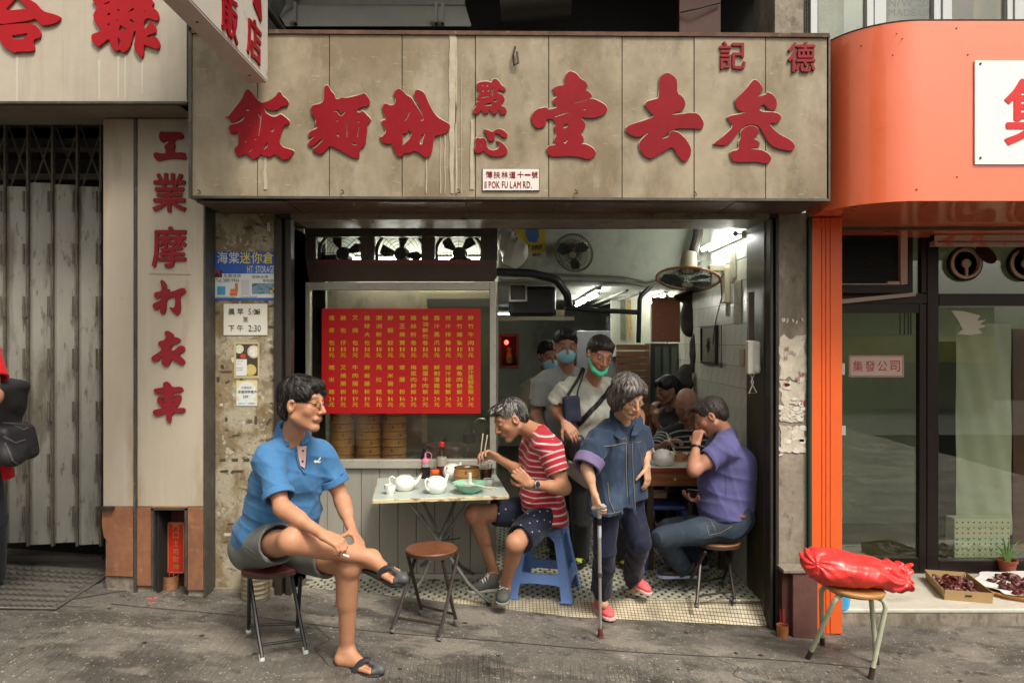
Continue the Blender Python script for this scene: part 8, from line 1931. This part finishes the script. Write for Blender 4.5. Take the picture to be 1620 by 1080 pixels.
e_=V(elR);a_=V(J['shR']);Mq=(e_-a_).to_track_quat('Z','Y').to_matrix();U=SDF(.006);c_=a_.lerp(e_,.90);d_=(e_-a_).normalized()
U.cone(c_-d_*.036,c_+d_*.030,.088,.084,k=.01).cone(c_-d_*.08,c_+d_*.10,.066,.066,k=.004,sub=True);U.disp=wrinkle(.004,30,71);U.build('rolled_cuff',m_lil,den,h=.005)
m_trou=fabric('navy_trousers',(.010,.012,.030),.7)
s=SDF(.04);s.cap(J['hipR'],J['hipL'],.105,k=.04)
for h_,k_,a_ in((J['hipR'],knR,anR),(J['hipL'],knL,anL)):
    h_,k_,a_=V(h_),V(k_),V(a_);s.cap(h_,k_,.092,.070,k=.03);s.cone(k_,k_.lerp(a_,.95),.068,.066,k=.03);s.cone(k_.lerp(a_,.8),k_.lerp(a_,1.1),.052,.055,k=.003,sub=True)
w3=wrinkle(.004,12,72,(1,1,.4));w4=creases(.010,22,73,(0,0,1));s.disp=lambda p:w3(p)+w4(p)
cloth('trousers',s,m_trou,Cc,.0055)
m_pk=mat('coral_shoe',(.78,.11,.12),.6,var=.12,vscale=50,bump=.001,bscale=150);m_pks=mat('pinkish_sole',(.62,.42,.38),.6);m_plc=mat('violet_lace',(.12,.06,.22),.8)
g1=ground(.55)+.012
shoe(Cc,V((X(944,.1),.10,-.092)),V((X(968,-.09),-.095,g1)),(0,0,1),m_pk,m_pks,m_plc,s=.92)
shoe(Cc,Q(990,917,4.86),Q(1027,941,4.70),(0.1,.12,1),m_pk,m_pks,m_plc,s=.92)
cn=thing('walking_stick','silver walking stick with grey handle and brown rubber tip, held by the old lady','walking stick',GP(950,1008))
tip=GP(950,1008);tcn=Q(948,812,4.12);ax_=(tcn-tip).normalized()
m_ali=mat('stick_aluminium',(.50,.49,.46),.35,metal=.6,var=.1,vscale=20)
mb=MB();mb.cyl(tip+ax_*.05,tip+ax_*.42,.0085,n=12);mb.build('lower_tube',m_ali,cn,smooth=True)
mb=MB();mb.cyl(tip+ax_*.40,tcn,.0105,n=12);mb.build('upper_tube',m_ali,cn,smooth=True)
mb=MB();mb.cyl(tip+ax_*.385,tip+ax_*.41,.014,n=12);mb.build('collar_ring',m_edge,cn,smooth=True)
mb=MB();mb.lathe([(.019,0),(.019,.012),(.016,.014),(.016,.022),(.0135,.05),(.0100,.062)],tip,16,ax_.to_track_quat('Z','Y').to_matrix());mb.build('rubber_tip',mat('brown_rubber_tip',(.11,.03,.02),.6),cn,smooth=True)
U=SDF(.01);U.cap(tcn-ax_*.02,tcn+ax_*.035,.014,.015).cap(tcn+ax_*.035+V((-.03,.02,-.01)),tcn+ax_*.04+V((.018,-.01,.004)),.014,.018);U.build('handle',mat('grey_handle',(.30,.30,.29),.35),cn,h=.0045)
mb=MB();mb.cyl(tcn-ax_*.065,tcn-ax_*.018,.0125,n=12);mb.build('black_band',m_black,cn,smooth=True)
mb=MB();mb.cyl(tcn-ax_*.14,tcn-ax_*.075,.0112,n=12);mb.build('sticker_band',mat('sticker_pale',(.50,.55,.60),.4),cn,smooth=True)
# --- the people standing and sitting inside
def garment(J,arms,inf,s_,legs=None,neckcut=True,belly=0,hem=None,k=.03):
    s=SDF(k);add_torso(s,J,s_,inf,belly=belly)
    for sh_,el_,t_,r0,r1 in arms:
        a_,e_=V(sh_),V(el_);s.cone(a_,a_.lerp(e_,t_),r0,r1,k=.03);s.cone(a_.lerp(e_,t_-.1),a_.lerp(e_,t_+.1),r1-.014,r1-.012,k=.003,sub=True)
    if neckcut:s.cap(V(J['neck'])+V((0,0,.07)),V(J['neck'])+V(J['fwd'])*.05+V((0,0,.02)),.056,.044,k=.006,sub=True)
    return s
def legs_cloth(J,K,A_,s_=1.,r=(.098,.075,.066)):
    s=SDF(.04);s.cap(J['hipR'],J['hipL'],.112*s_,k=.04)
    for h_,k_,a_ in((J['hipR'],K[0],A_[0]),(J['hipL'],K[1],A_[1])):s.cap(h_,k_,r[0]*s_,r[1]*s_,k=.03);s.cone(k_,V(k_).lerp(V(a_),.96),r[1]*s_,r[2]*s_,k=.03)
    return s
def facemask(parent,c,R,s,m_,low=0.,chin=False):
    U=SDF(.012);L=lambda x,y,z:loc(c,R,s,x,y,z)
    if not chin:
        U.ell(L(0,.050,-.052),np.array((.064,.068,.060))*s,R).ell(L(0,.085,-.040),np.array((.030,.036,.040))*s,R)
        U.box(L(0,-.05,-.05),np.array((.12,.075,.12))*s,R,k=.004,sub=True);U.box(L(0,.06,.055),np.array((.12,.12,.055))*s,R,k=.004,sub=True)
        U.disp=lambda p:.0012*np.sin(((p-np.array(c,np.float32))@np.array(R[2],np.float32))*420)
    else:
        for x in(-1,1):U.cap(L(x*.070,.012,-.040),L(x*.040,.070,-.088),.011*s,.016*s,k=.01).cap(L(x*.040,.070,-.088),L(0,.092,-.100),.016*s,.018*s,k=.01)
    o=U.build('face_mask',m_,parent,h=.0048)
    mb=MB()
    for x in(-1,1):
        mb.tube([V(L(x*.058,.050,-.030)),V(L(x*.078,.018,-.012)),V(L(x*.084,-.004,.012))],.0014,4);mb.tube([V(L(x*.056,.050,-.078)),V(L(x*.076,.012,-.040)),V(L(x*.080,-.018,-.018))],.0014,4)
    mb.build('ear_loop',m_white,o)
    return o
m_mblue=mat('surgical_blue',(.22,.48,.62),.75,bump=.001,bscale=200);m_mgreen=mat('surgical_green',(.06,.52,.32),.75)

# D: man with the green mask under his chin
D=thing('person','person in an open cream shirt with green mask under the chin and black strap','person',Q(945,890,5.4))
hc,hR,hs=Q(949,560,4.93),frame(14,26,-8),1.02
J=dict(neck=Q(938,604,5.08),shR=Q(900,616,5.06),shL=Q(982,622,5.14),hipR=Q(922,745,5.28),hipL=Q(952,745,5.32),fwd=frame(10,10)[1])
elR,wrR,elL,wrL=Q(879,646,5.10),Q(893,668,4.90),Q(1010,656,5.10),Q(1015,672,5.0)
K,AN=(Q(920,820,5.3),Q(985,822,5.25)),(Q(918,882,5.50),Q(988,884,5.50))
b=SDF(.03);add_torso(b,J,.95);add_neck(b,J['neck'],hc,hR,hs);add_head(b,hc,hR,hs)
add_arm(b,J['shR'],elR,wrR,.95);add_arm(b,J['shL'],elL,wrL,.95)
add_hand(b,wrR,Q(911,690,4.84)-wrR,(-.2,.9,-.2),1,.45,.98,.4);add_hand(b,wrL,Q(1016,676,4.80)-wrL,(-.6,.3,-.5),1,.9,.9,.4)
for i in(0,1):add_leg(b,(J['hipR'],J['hipL'])[i],K[i],AN[i],.95)
b.build('body',m_skin,D,h=.0055,colfn=skin_tint((hc,hR,hs),(.42,.20,.12),stub=.2));add_eyes(D,hc,hR,hs)
strands(add_hair(D,hc,hR,hs,mat('dark_grey_hair',(.025,.022,.02),.5,var=.4,vscale=50),'short',h=.0055,amp=.0015),hc,hR,hs,bpy.data.materials['dark_grey_hair'],900,.035);facemask(D,hc,hR,hs,m_mgreen,chin=True)
m_cream=fabric('cream_shirt',(.46,.47,.40),.7)
s=garment(J,((J['shR'],elR,.72,.082,.088),(J['shL'],elL,.80,.076,.070)),.026,.98)
s.cap(Q(925,735,5.22),Q(955,735,5.24),.12,k=.04)
w1=wrinkle(.006,14,81);w2=creases(.014,15,82,(.2,0,-1),3,2);w4=creases(.007,32,83,(.6,0,-1),3,2);s.disp=lambda p:w1(p)+w2(p)+w4(p)
cs=cloth('open_shirt',s,m_cream,D,.006);sk=skinner(cs)
patch('undershirt',sk,[(934,594),(954,596),(949,606),(944,618),(939,612),(936,602)],mat('white_vest',(.62,.58,.54),.8),D,.005,.003)
for pix in([(933,590),(934,606),(941,622),(936,616),(928,602)],[(957,596),(966,590),(972,602),(962,608),(952,604)]):patch('lapel',sk,pix,m_cream,cs,.010,.005)
st_=thing('shoulder_strap','broad black strap running diagonally across the cream shirt','strap',Q(950,640,4.95));ribbon('strap_band',sk,[(980,594),(975,602),(963,617),(948,636),(930,655),(914,672)],.034,m_black,st_,.004,.004)
bgn=thing('cloth_bag','small navy cloth bag with a double strap hung over the shoulder','bag',Q(902,640,4.95));U=SDF(.015);U.box(Q(904,647,4.93),(.040,.022,.072),np.array(frame(10,0,4)),rr=.016);U.disp=wrinkle(.003,30,91);U.build('bag_body',mat('navy_canvas',(.014,.018,.040),.8),bgn,h=.006)
mb=MB();mb.tube([Q(922,582,5.03),Q(915,598,4.98),Q(903,617,4.93),Q(898,625,4.92)],.011,6);mb.tube([Q(925,584,5.0),Q(920,600,4.95),Q(914,618,4.92),Q(913,626,4.92)],.006,6);mb.build('bag_strap',m_black,bgn,smooth=True)
s=legs_cloth(J,K,AN);s.disp=wrinkle(.006,12,92);cloth('trousers',s,fabric('charcoal_trousers',(.018,.018,.018)),D,.009)
bl2=thing('sling_bag','dark sling bag at the hip of the man in the cream shirt','bag',Q(910,715,5.05));U=SDF(.03);U.ell(Q(908,712,5.02),(.06,.05,.08));U.ell(Q(915,700,5.0),(.05,.04,.06));U.disp=wrinkle(.005,25,93);U.build('bag_body',m_black,bl2,h=.008)
m_ysh=mat('yellow_black_shoe',(.35,.42,.04),.5,stains=[((.01,.01,.01),14,(1,1,1),.46,.5,1.)])
shoe(D,V((X(926,.95),1.0,-.045)),V((X(912,.72),.76,-.045)),(0,0,1),m_ysh,m_black);shoe(D,V((X(985,.95),1.0,-.045)),V((X(992,.75),.78,-.045)),(0,0,1),m_ysh,m_black)

# E: man in the grey T-shirt with a blue mask
E_=thing('person','person in a grey T-shirt and pale blue mask standing between two other standing people','person',Q(895,868,5.7))
hc,hR,hs=Q(895,547,5.48),frame(3,14,0),1.06
J=dict(neck=Q(897,586,5.58),shR=Q(857,606,5.56),shL=Q(938,606,5.60),hipR=Q(880,705,5.68),hipL=Q(912,705,5.70),fwd=frame(0,5)[1])
elR,wrR,elL,wrL=Q(846,658,5.5),Q(866,692,5.30),Q(950,660,5.6),Q(940,700,5.5)
K,AN=(Q(880,795,5.7),Q(914,795,5.7)),(Q(878,868,5.75),Q(916,868,5.75))
b=SDF(.03);add_torso(b,J,1.05);add_neck(b,J['neck'],hc,hR,hs);add_head(b,hc,hR,hs,jaw=1.08)
add_arm(b,J['shR'],elR,wrR,1.05);add_arm(b,J['shL'],elL,wrL,1.)
add_hand(b,wrR,Q(880,708,5.2)-wrR,(0,.8,-.2),1,.4,1.);add_hand(b,wrL,(0,0,-1),(0,.8,0),1,.4,1.)
for i in(0,1):add_leg(b,(J['hipR'],J['hipL'])[i],K[i],AN[i],.95)
b.build('body',m_skin,E_,h=.0065,colfn=skin_tint((hc,hR,hs),(.33,.155,.095)));add_eyes(E_,hc,hR,hs);add_hair(E_,hc,hR,hs,m_hblack,'short',h=.006,top=.004);facemask(E_,hc,hR,hs,m_mblue)
s=garment(J,((J['shR'],elR,.72,.078,.080),(J['shL'],elL,.7,.078,.080)),.022,1.05,belly=.03);w1=wrinkle(.005,12,101,(1,1,.6));w2=creases(.014,15,102,(.3,0,-1));s.disp=lambda p:w1(p)+w2(p)
cloth('t_shirt',s,fabric('grey_tee',(.25,.26,.26)),E_,.0075);s=legs_cloth(J,K,AN);cloth('trousers',s,bpy.data.materials['charcoal_trousers'],E_,.011)
for x_ in(878,916):shoe(E_,V((X(x_,1.2),1.22,-.045)),V((X(x_,1.0),.98,-.045)),(0,0,1),m_black,m_black)

# F: person in beige behind him
F_=thing('person','person in beige with a pale blue face mask, farthest back at the left','person',Q(862,840,6.3))
hc,hR,hs=Q(867,563,6.2),frame(18,14,0),1.05
J=dict(neck=Q(862,598,6.28),shR=Q(834,614,6.28),shL=Q(896,612,6.32),hipR=Q(850,700,6.35),hipL=Q(878,700,6.35),fwd=frame(10,5)[1])
K,AN=(Q(850,775,6.35),Q(878,775,6.35)),(Q(849,838,6.4),Q(880,838,6.4))
b=SDF(.03);add_torso(b,J,.9);add_neck(b,J['neck'],hc,hR,hs);add_head(b,hc,hR,hs);add_arm(b,J['shR'],Q(824,660,6.2),Q(838,690,6.0),.9);add_arm(b,J['shL'],Q(902,660,6.3),Q(895,695,6.2),.9)
add_hand(b,Q(838,690,6.0),(.3,-.3,-.6),(0,.8,-.2),1,.4,.9);add_hand(b,Q(895,695,6.2),(0,0,-1),(0,.8,0),1,.4,.9)
for i in(0,1):add_leg(b,(J['hipR'],J['hipL'])[i],K[i],AN[i],.9)
b.build('body',m_skin,F_,h=.008,colfn=skin_tint((hc,hR,hs),(.30,.15,.095)));add_eyes(F_,hc,hR,hs);add_hair(F_,hc,hR,hs,m_hblack,'short',h=.007);facemask(F_,hc,hR,hs,m_mblue)
s=garment(J,((J['shR'],Q(824,660,6.2),.8,.076,.078),(J['shL'],Q(902,660,6.3),.8,.076,.078)),.022,.95);s.disp=wrinkle(.007,12,111);cloth('blouse',s,fabric('beige_blouse',(.30,.27,.20)),F_,.009)
s=legs_cloth(J,K,AN,.95);cloth('trousers',s,bpy.data.materials['charcoal_trousers'],F_,.012)

# G: man in the violet T-shirt on the right
G_=thing('person','person in a violet T-shirt and jeans seated against the jamb, hand at mouth','person',Q(1140,940,4.85))
hc,hR,hs=Q(1124,657,4.88),frame(-104,30,3),1.04
J=dict(neck=Q(1149,684,4.90),shR=Q(1136,702,5.06),shL=Q(1151,706,4.74),hipR=Q(1150,830,5.02),hipL=Q(1150,832,4.80),fwd=frame(-92)[1])
elL,wrL,elR,wrR=Q(1098,744,4.68),Q(1101,704,4.80),Q(1118,772,5.05),Q(1102,790,4.92)
K=(Q(1056,838,5.02),Q(1047,850,4.72));AN=(Q(1103,888,5.20),Q(1082,900,4.98))
b=SDF(.03);add_torso(b,J,1.1,belly=.02);add_neck(b,J['neck'],hc,hR,hs);add_head(b,hc,hR,hs,jaw=1.05)
add_arm(b,J['shL'],elL,wrL,1.08);add_arm(b,J['shR'],elR,wrR,1.)
add_hand(b,wrL,Q(1105,680,4.84)-wrL,(.6,.6,.1),-1,.95,1.,.6);add_hand(b,wrR,Q(1082,786,4.85)-wrR,(0,-.3,.9),1,.45,1.,.5)
add_leg(b,J['hipR'],K[0],AN[0],1.);add_leg(b,J['hipL'],K[1],AN[1],1.)
b.build('body',m_skin,G_,h=.0055,colfn=skin_tint((hc,hR,hs),(.42,.20,.125),stub=.2));add_eyes(G_,hc,hR,hs)
strands(add_hair(G_,hc,hR,hs,mat('cropped_hair',(.03,.022,.018),.6,var=.5,vscale=60,stains=[((.16,.09,.06),7,(1,1,1),.55,.7,.5)]),'short',h=.0055,top=-.008,amp=.0012),hc,hR,hs,bpy.data.materials['cropped_hair'],1100,.018)
m_vio=fabric('violet_tee',(.092,.090,.23),.75)
s=SDF(.03);add_torso(s,J,1.08,.018,belly=.035)
s.cap(Q(1166,735,4.86),Q(1164,800,4.88),.130,.125,k=.06);s.cap(Q(1135,770,4.88),Q(1140,805,4.88),.12,k=.06)
for sh_,el_,t_ in((J['shL'],elL,.60),(J['shR'],elR,.6)):
    a_,e_=V(sh_),V(el_);s.cone(a_,a_.lerp(e_,t_),.080,.074,k=.03);s.cone(a_.lerp(e_,t_-.1),a_.lerp(e_,t_+.1),.062,.062,k=.003,sub=True)
s.cap(V(J['neck'])+V((-.02,0,.06)),V(J['neck'])+V((-.05,0,.02)),.056,.046,k=.006,sub=True)
s.box(Q(1160,812,4.88)+V((0,0,-.128)),(.4,.4,.12),np.array(Matrix.Rotation(math.radians(-6),3,'Y').transposed()),rr=.002,k=.006,sub=True)
w1=wrinkle(.003,13,121);w2=creases(.010,14,124,(1,-.1,-.62),3,1.8);s.disp=lambda p:w1(p)+w2(p)*np.clip((1.15-p[...,2])*4,.2,1)
tee=cloth('t_shirt',s,m_vio,G_,.0055);sk=skinner(tee)
ribbon('side_seam',sk,[(1147,745),(1149,765),(1148,785)],.003,mat('violet_dark',(.05,.045,.13),.8),tee,.001,.001)
m_jean=mat('dark_jeans',(.022,.035,.055),.85,var=.25,vscale=7,bump=.001,bscale=300,stains=[((.07,.10,.13),4,(1,1,1),.56,.7,.6)])
s=legs_cloth(J,K,AN,1.0,(.098,.074,.062));w2=wrinkle(.005,14,122);w4=creases(.013,20,125,(.2,.3,1));s.disp=lambda p:w2(p)+w4(p)
s.cap(Q(1166,818,4.82),Q(1158,818,4.98),.112,k=.05)
jn=cloth('jeans',s,m_jean,G_,.006);sk3=skinner(jn);mb=MB()
for pix in([(1118,830),(1122,846),(1140,842),(1158,832)],[(1110,815),(1124,822),(1132,838)]):ribbon('x',sk3,pix,.003,m_st,None,.001,.001,mb)
if mb.v:mb.build('stitching',m_st,jn)
ribbon('belt_edge',sk3,[(1150,812),(1165,815),(1178,817)],.018,mat('brown_belt',(.12,.03,.02),.5),jn,.004,.004)
mt=mat('black_red_shoe',(.012,.012,.014),.5,stains=[((.55,.02,.02),11,(1,1,1),.60,.63,1.)]);mbs=mat('blue_white_sole',(.25,.30,.42),.5)
shoe(G_,Q(1103,912,5.0),Q(1040,912,4.92),(0,0,1),mt,mbs);shoe(G_,Q(1118,896,5.22),Q(1062,902,5.15),(0,0,1),mt,mbs)
mb=MB();f=(V(elL)-V(wrL)).normalized();mb.lathe([(.031,-.009),(.034,-.007),(.034,.007),(.031,.009)],V(wrL)+f*.02,24,f.to_track_quat('Z','Y').to_matrix());mb.build('wristband',m_black,G_,smooth=True)
phn=thing('mobile_phone','black phone with lit grey screen held low by the man in violet','phone',Q(1092,784,4.85));U=MB();Rf=Matrix.Rotation(math.radians(-35),3,'X')@Matrix.Rotation(math.radians(8),3,'Y');c_=Q(1093,781,4.84)
def bx3(mb,hx_,hy_,hz_,off=(0,0,0)):
    m0=MB();m0.box(-hx_+off[0],hx_+off[0],-hy_+off[1],hy_+off[1],-hz_+off[2],hz_+off[2]);mb.add([c_+Rf@V(v)for v in m0.v],m0.f)
bx3(U,.038,.072,.005);U.build('phone_body',m_black,phn,bevel=.003);U=MB();bx3(U,.024,.028,.0006,(.010,-.03,.0058));U.build('lit_screen',mat('screen_grey',(.2,.2,.18),.3,emis=(.8,.85,.75,1),estr=.35),phn)

# H: bald man in the striped shirt behind the table
H_=thing('person','balding person in a black shirt with white stripes eating behind the inner table','person',Q(1088,800,6.0))
hc,hR,hs=Q(1086,641,5.92),frame(-14,34,0),1.12
J=dict(neck=Q(1088,674,6.02),shR=Q(1054,690,6.0),shL=Q(1122,690,6.05),hipR=Q(1074,768,6.15),hipL=Q(1106,768,6.15),fwd=frame(-8,10)[1])
elR,wrR,elL,wrL=Q(1036,716,5.82),Q(1054,700,5.62),Q(1130,730,5.85),Q(1100,716,5.66)
b=SDF(.03);add_torso(b,J,1.02);add_neck(b,J['neck'],hc,hR,hs);add_head(b,hc,hR,hs,jaw=1.08)
add_arm(b,J['shR'],elR,wrR,1.);add_arm(b,J['shL'],elL,wrL,1.);add_hand(b,wrR,(.5,-.3,.2),(.3,-.2,-.8),1,.8,1.);add_hand(b,wrL,(-.7,-.3,0),(0,0,-1),-1,.6,1.)
K=(Q(1070,790,5.75),Q(1112,790,5.75));AN=(Q(1068,868,5.85),Q(1116,868,5.85))
for i in(0,1):add_leg(b,(J['hipR'],J['hipL'])[i],K[i],AN[i],1.)
b.build('body',m_skin,H_,h=.0068,colfn=skin_tint((hc,hR,hs),(.30,.15,.10)));add_eyes(H_,hc,hR,hs);add_hair(H_,hc,hR,hs,m_hgrey,'bald',h=.006,amp=.001)
s=garment(J,((J['shR'],elR,.8,.078,.080),(J['shL'],elL,.8,.078,.080)),.022,1.02);s.disp=wrinkle(.006,12,131)
cloth('striped_polo',s,mat('striped_black',(.1,.1,.1),.8,attr='tint'),H_,.006,colfn=stripes(.042,.0075,(.010,.010,.013),(.42,.42,.42),J['shR'],elR,(V(J['hipL'])+V(J['hipR']))/2,J['neck'],.09))
s=legs_cloth(J,K,AN,1.);cloth('trousers',s,bpy.data.materials['charcoal_trousers'],H_,.012)
bh=thing('bench','low dark bench behind the inner table under the bald man','bench',(1.42,1.55,-.06));mb=MB();mb.box(1.1,1.59,1.38,1.72,.30,.335);mb.build('seat',m_slat,bh)
for xx in(1.14,1.55):
    for yy_ in(1.41,1.68):mb=MB();mb.box(xx-.02,xx+.02,yy_-.02,yy_+.02,-.06,.299);mb.build('leg',m_slat,bh)
for i,(a,b_)in enumerate((((1054,684),(1068,718)),((1059,692),(1070,718)))):
    mb=MB();mb.cyl(Q(a[0],a[1],5.60),Q(b_[0],b_[1],5.52),.0042,.003,n=6);tag(mb.build('chopstick',m_chop,smooth=True),['longer visible chopstick in the hand of the bald man','shorter visible chopstick in the hand of the bald man'][i],'chopstick','chopsticks in the hand of the bald man')

# I: dark figure further back
I_=thing('person','person in dark clothes with black hair eating, behind the balding man','person',Q(1062,800,6.7))
hc,hR,hs=Q(1056,617,6.45),frame(-70,15,0),1.0
J=dict(neck=Q(1066,645,6.5),shR=Q(1050,660,6.65),shL=Q(1078,662,6.42),hipR=Q(1060,730,6.7),hipL=Q(1076,730,6.6),fwd=frame(-60,5)[1])
elR,wrR,elL,wrL=Q(1034,690,6.5),Q(1032,655,6.35),Q(1062,700,6.3),Q(1036,668,6.3)
b=SDF(.03);add_torso(b,J,.95);add_neck(b,J['neck'],hc,hR,hs);add_head(b,hc,hR,hs);add_arm(b,J['shR'],elR,wrR,.95);add_arm(b,J['shL'],elL,wrL,.95);add_hand(b,wrR,(.2,0,1),(.6,.4,0),1,.8,.95);add_hand(b,wrL,(.1,0,1),(.6,.4,0),-1,.8,.95)
add_leg(b,J['hipR'],Q(1030,745,6.5),Q(1030,815,6.6),.9);add_leg(b,J['hipL'],Q(1040,750,6.4),Q(1040,820,6.5),.9)
b.build('body',m_skin,I_,h=.009,colfn=skin_tint((hc,hR,hs),(.28,.13,.085)));add_eyes(I_,hc,hR,hs);add_hair(I_,hc,hR,hs,m_hblack,'full',h=.008)
s=garment(J,((J['shR'],elR,.9,.076,.07),(J['shL'],elL,.9,.076,.07)),.022,.98);cloth('dark_shirt',s,mat('near_black_cloth',(.014,.013,.012),.8),I_,.010)
s=legs_cloth(J,(Q(1030,745,6.5),Q(1040,750,6.4)),(Q(1030,815,6.6),Q(1040,820,6.5)),.95);cloth('trousers',s,bpy.data.materials['charcoal_trousers'],I_,.014)
bh2=thing('low_stool','low dark stool under the half hidden person','stool',(1.5,2.05,-.06));mb=MB();mb.lathe([(0,.34),(.15,.34),(.15,.31),(0,.31)],(X(1068,2.05),2.05,0),20);mb.build('seat',m_slat,bh2)
for q in range(4):mb=MB();mb.cyl((X(1068,2.05)+.11*math.cos(q*1.57+.7),2.05+.11*math.sin(q*1.57+.7),.31),(X(1068,2.05)+.15*math.cos(q*1.57+.7),2.05+.15*math.sin(q*1.57+.7),-.06),.014);mb.build('leg',m_slat,bh2)

# J: passer-by in red at the left edge
J_=thing('person','person in a red top with a backpack, cut by the left edge','person',Q(-40,960,4.3))
hc,hR,hs=Q(-62,478,4.15),frame(-80,6,0),1.02
J=dict(neck=Q(-46,520,4.2),shR=Q(-44,545,4.38),shL=Q(-30,548,4.04),hipR=Q(-42,725,4.32),hipL=Q(-38,728,4.16),fwd=frame(-85)[1])
elL,wrL,elR,wrR=Q(-8,625,3.98),Q(-45,670,3.92),Q(-60,640,4.4),Q(-80,690,4.3)
K=(Q(-50,820,4.3),Q(-20,820,4.15));AN=(Q(-34,905,4.45),Q(-18,915,4.35))
b=SDF(.03);add_torso(b,J,1.);add_neck(b,J['neck'],hc,hR,hs);add_head(b,hc,hR,hs);add_arm(b,J['shL'],elL,wrL,1.);add_arm(b,J['shR'],elR,wrR,1.);add_hand(b,wrL,(-.8,0,-.5),(0,.8,-.2),1,.5,1.);add_hand(b,wrR,(-.5,0,-.8),(0,.8,0),1,.5,1.)
for i in(0,1):add_leg(b,(J['hipR'],J['hipL'])[i],K[i],AN[i],1.)
b.build('body',m_skin,J_,h=.009,colfn=skin_tint((hc,hR,hs),TAN));add_eyes(J_,hc,hR,hs);add_hair(J_,hc,hR,hs,m_hblack,'short',h=.008)
s=garment(J,((J['shL'],elL,.70,.085,.085),(J['shR'],elR,.7,.085,.085)),.028,1.02);s.cone(Q(-34,600,4.24),Q(-30,760,4.24),.135,.165,k=.04);s.disp=wrinkle(.006,11,141,(1,1,.5));cloth('red_top',s,fabric('scarlet_cloth',(.62,.012,.018)),J_,.007)
s=legs_cloth(J,K,AN,1.05,(.11,.09,.085));s.disp=wrinkle(.005,11,142);cloth('trousers',s,fabric('slate_trousers',(.022,.024,.032)),J_,.009)
for a_ in AN:shoe(J_,V((a_.x+.06,a_.y,ground(a_.x)+.01)),V((a_.x-.20,a_.y,ground(a_.x)+.01)),(0,0,1),m_black,m_black)
bpk=thing('backpack','black backpack on the back of the person in red at the left edge','backpack',Q(20,690,4.1));U=SDF(.03);m_bp=mat('black_nylon',(.022,.020,.024),.55,var=.3,vscale=12,bump=.001,bscale=200)
U.box(Q(-6,655,4.10),(.045,.10,.16),np.array(frame(0,0,-14)),rr=.03).box(Q(8,704,4.08),(.075,.10,.065),np.array(frame(0,0,8)),rr=.03,k=.03).ell(Q(20,720,4.02),(.055,.08,.05));U.cap(Q(-6,560,4.1),Q(8,640,4.1),.02,.035);w1=wrinkle(.006,16,143);U.disp=lambda p:w1(p)-.007*np.abs(np.sin(p@np.array([14,8,20],np.float32)))
bo=U.build('pack_body',m_bp,bpk,h=.007);sk=skinner(bo);mb=MB()
for pix in([(4,668),(20,670),(40,672)],[(6,690),(24,700),(40,695)],[(8,700),(20,728),(34,738)],[(22,672),(36,680),(44,676)]):ribbon('x',sk,pix,.007,m_bp,None,.001,.003,mb)
if mb.v:mb.build('zip_seam',mat('zip_grey',(.10,.10,.11),.4),bpk)
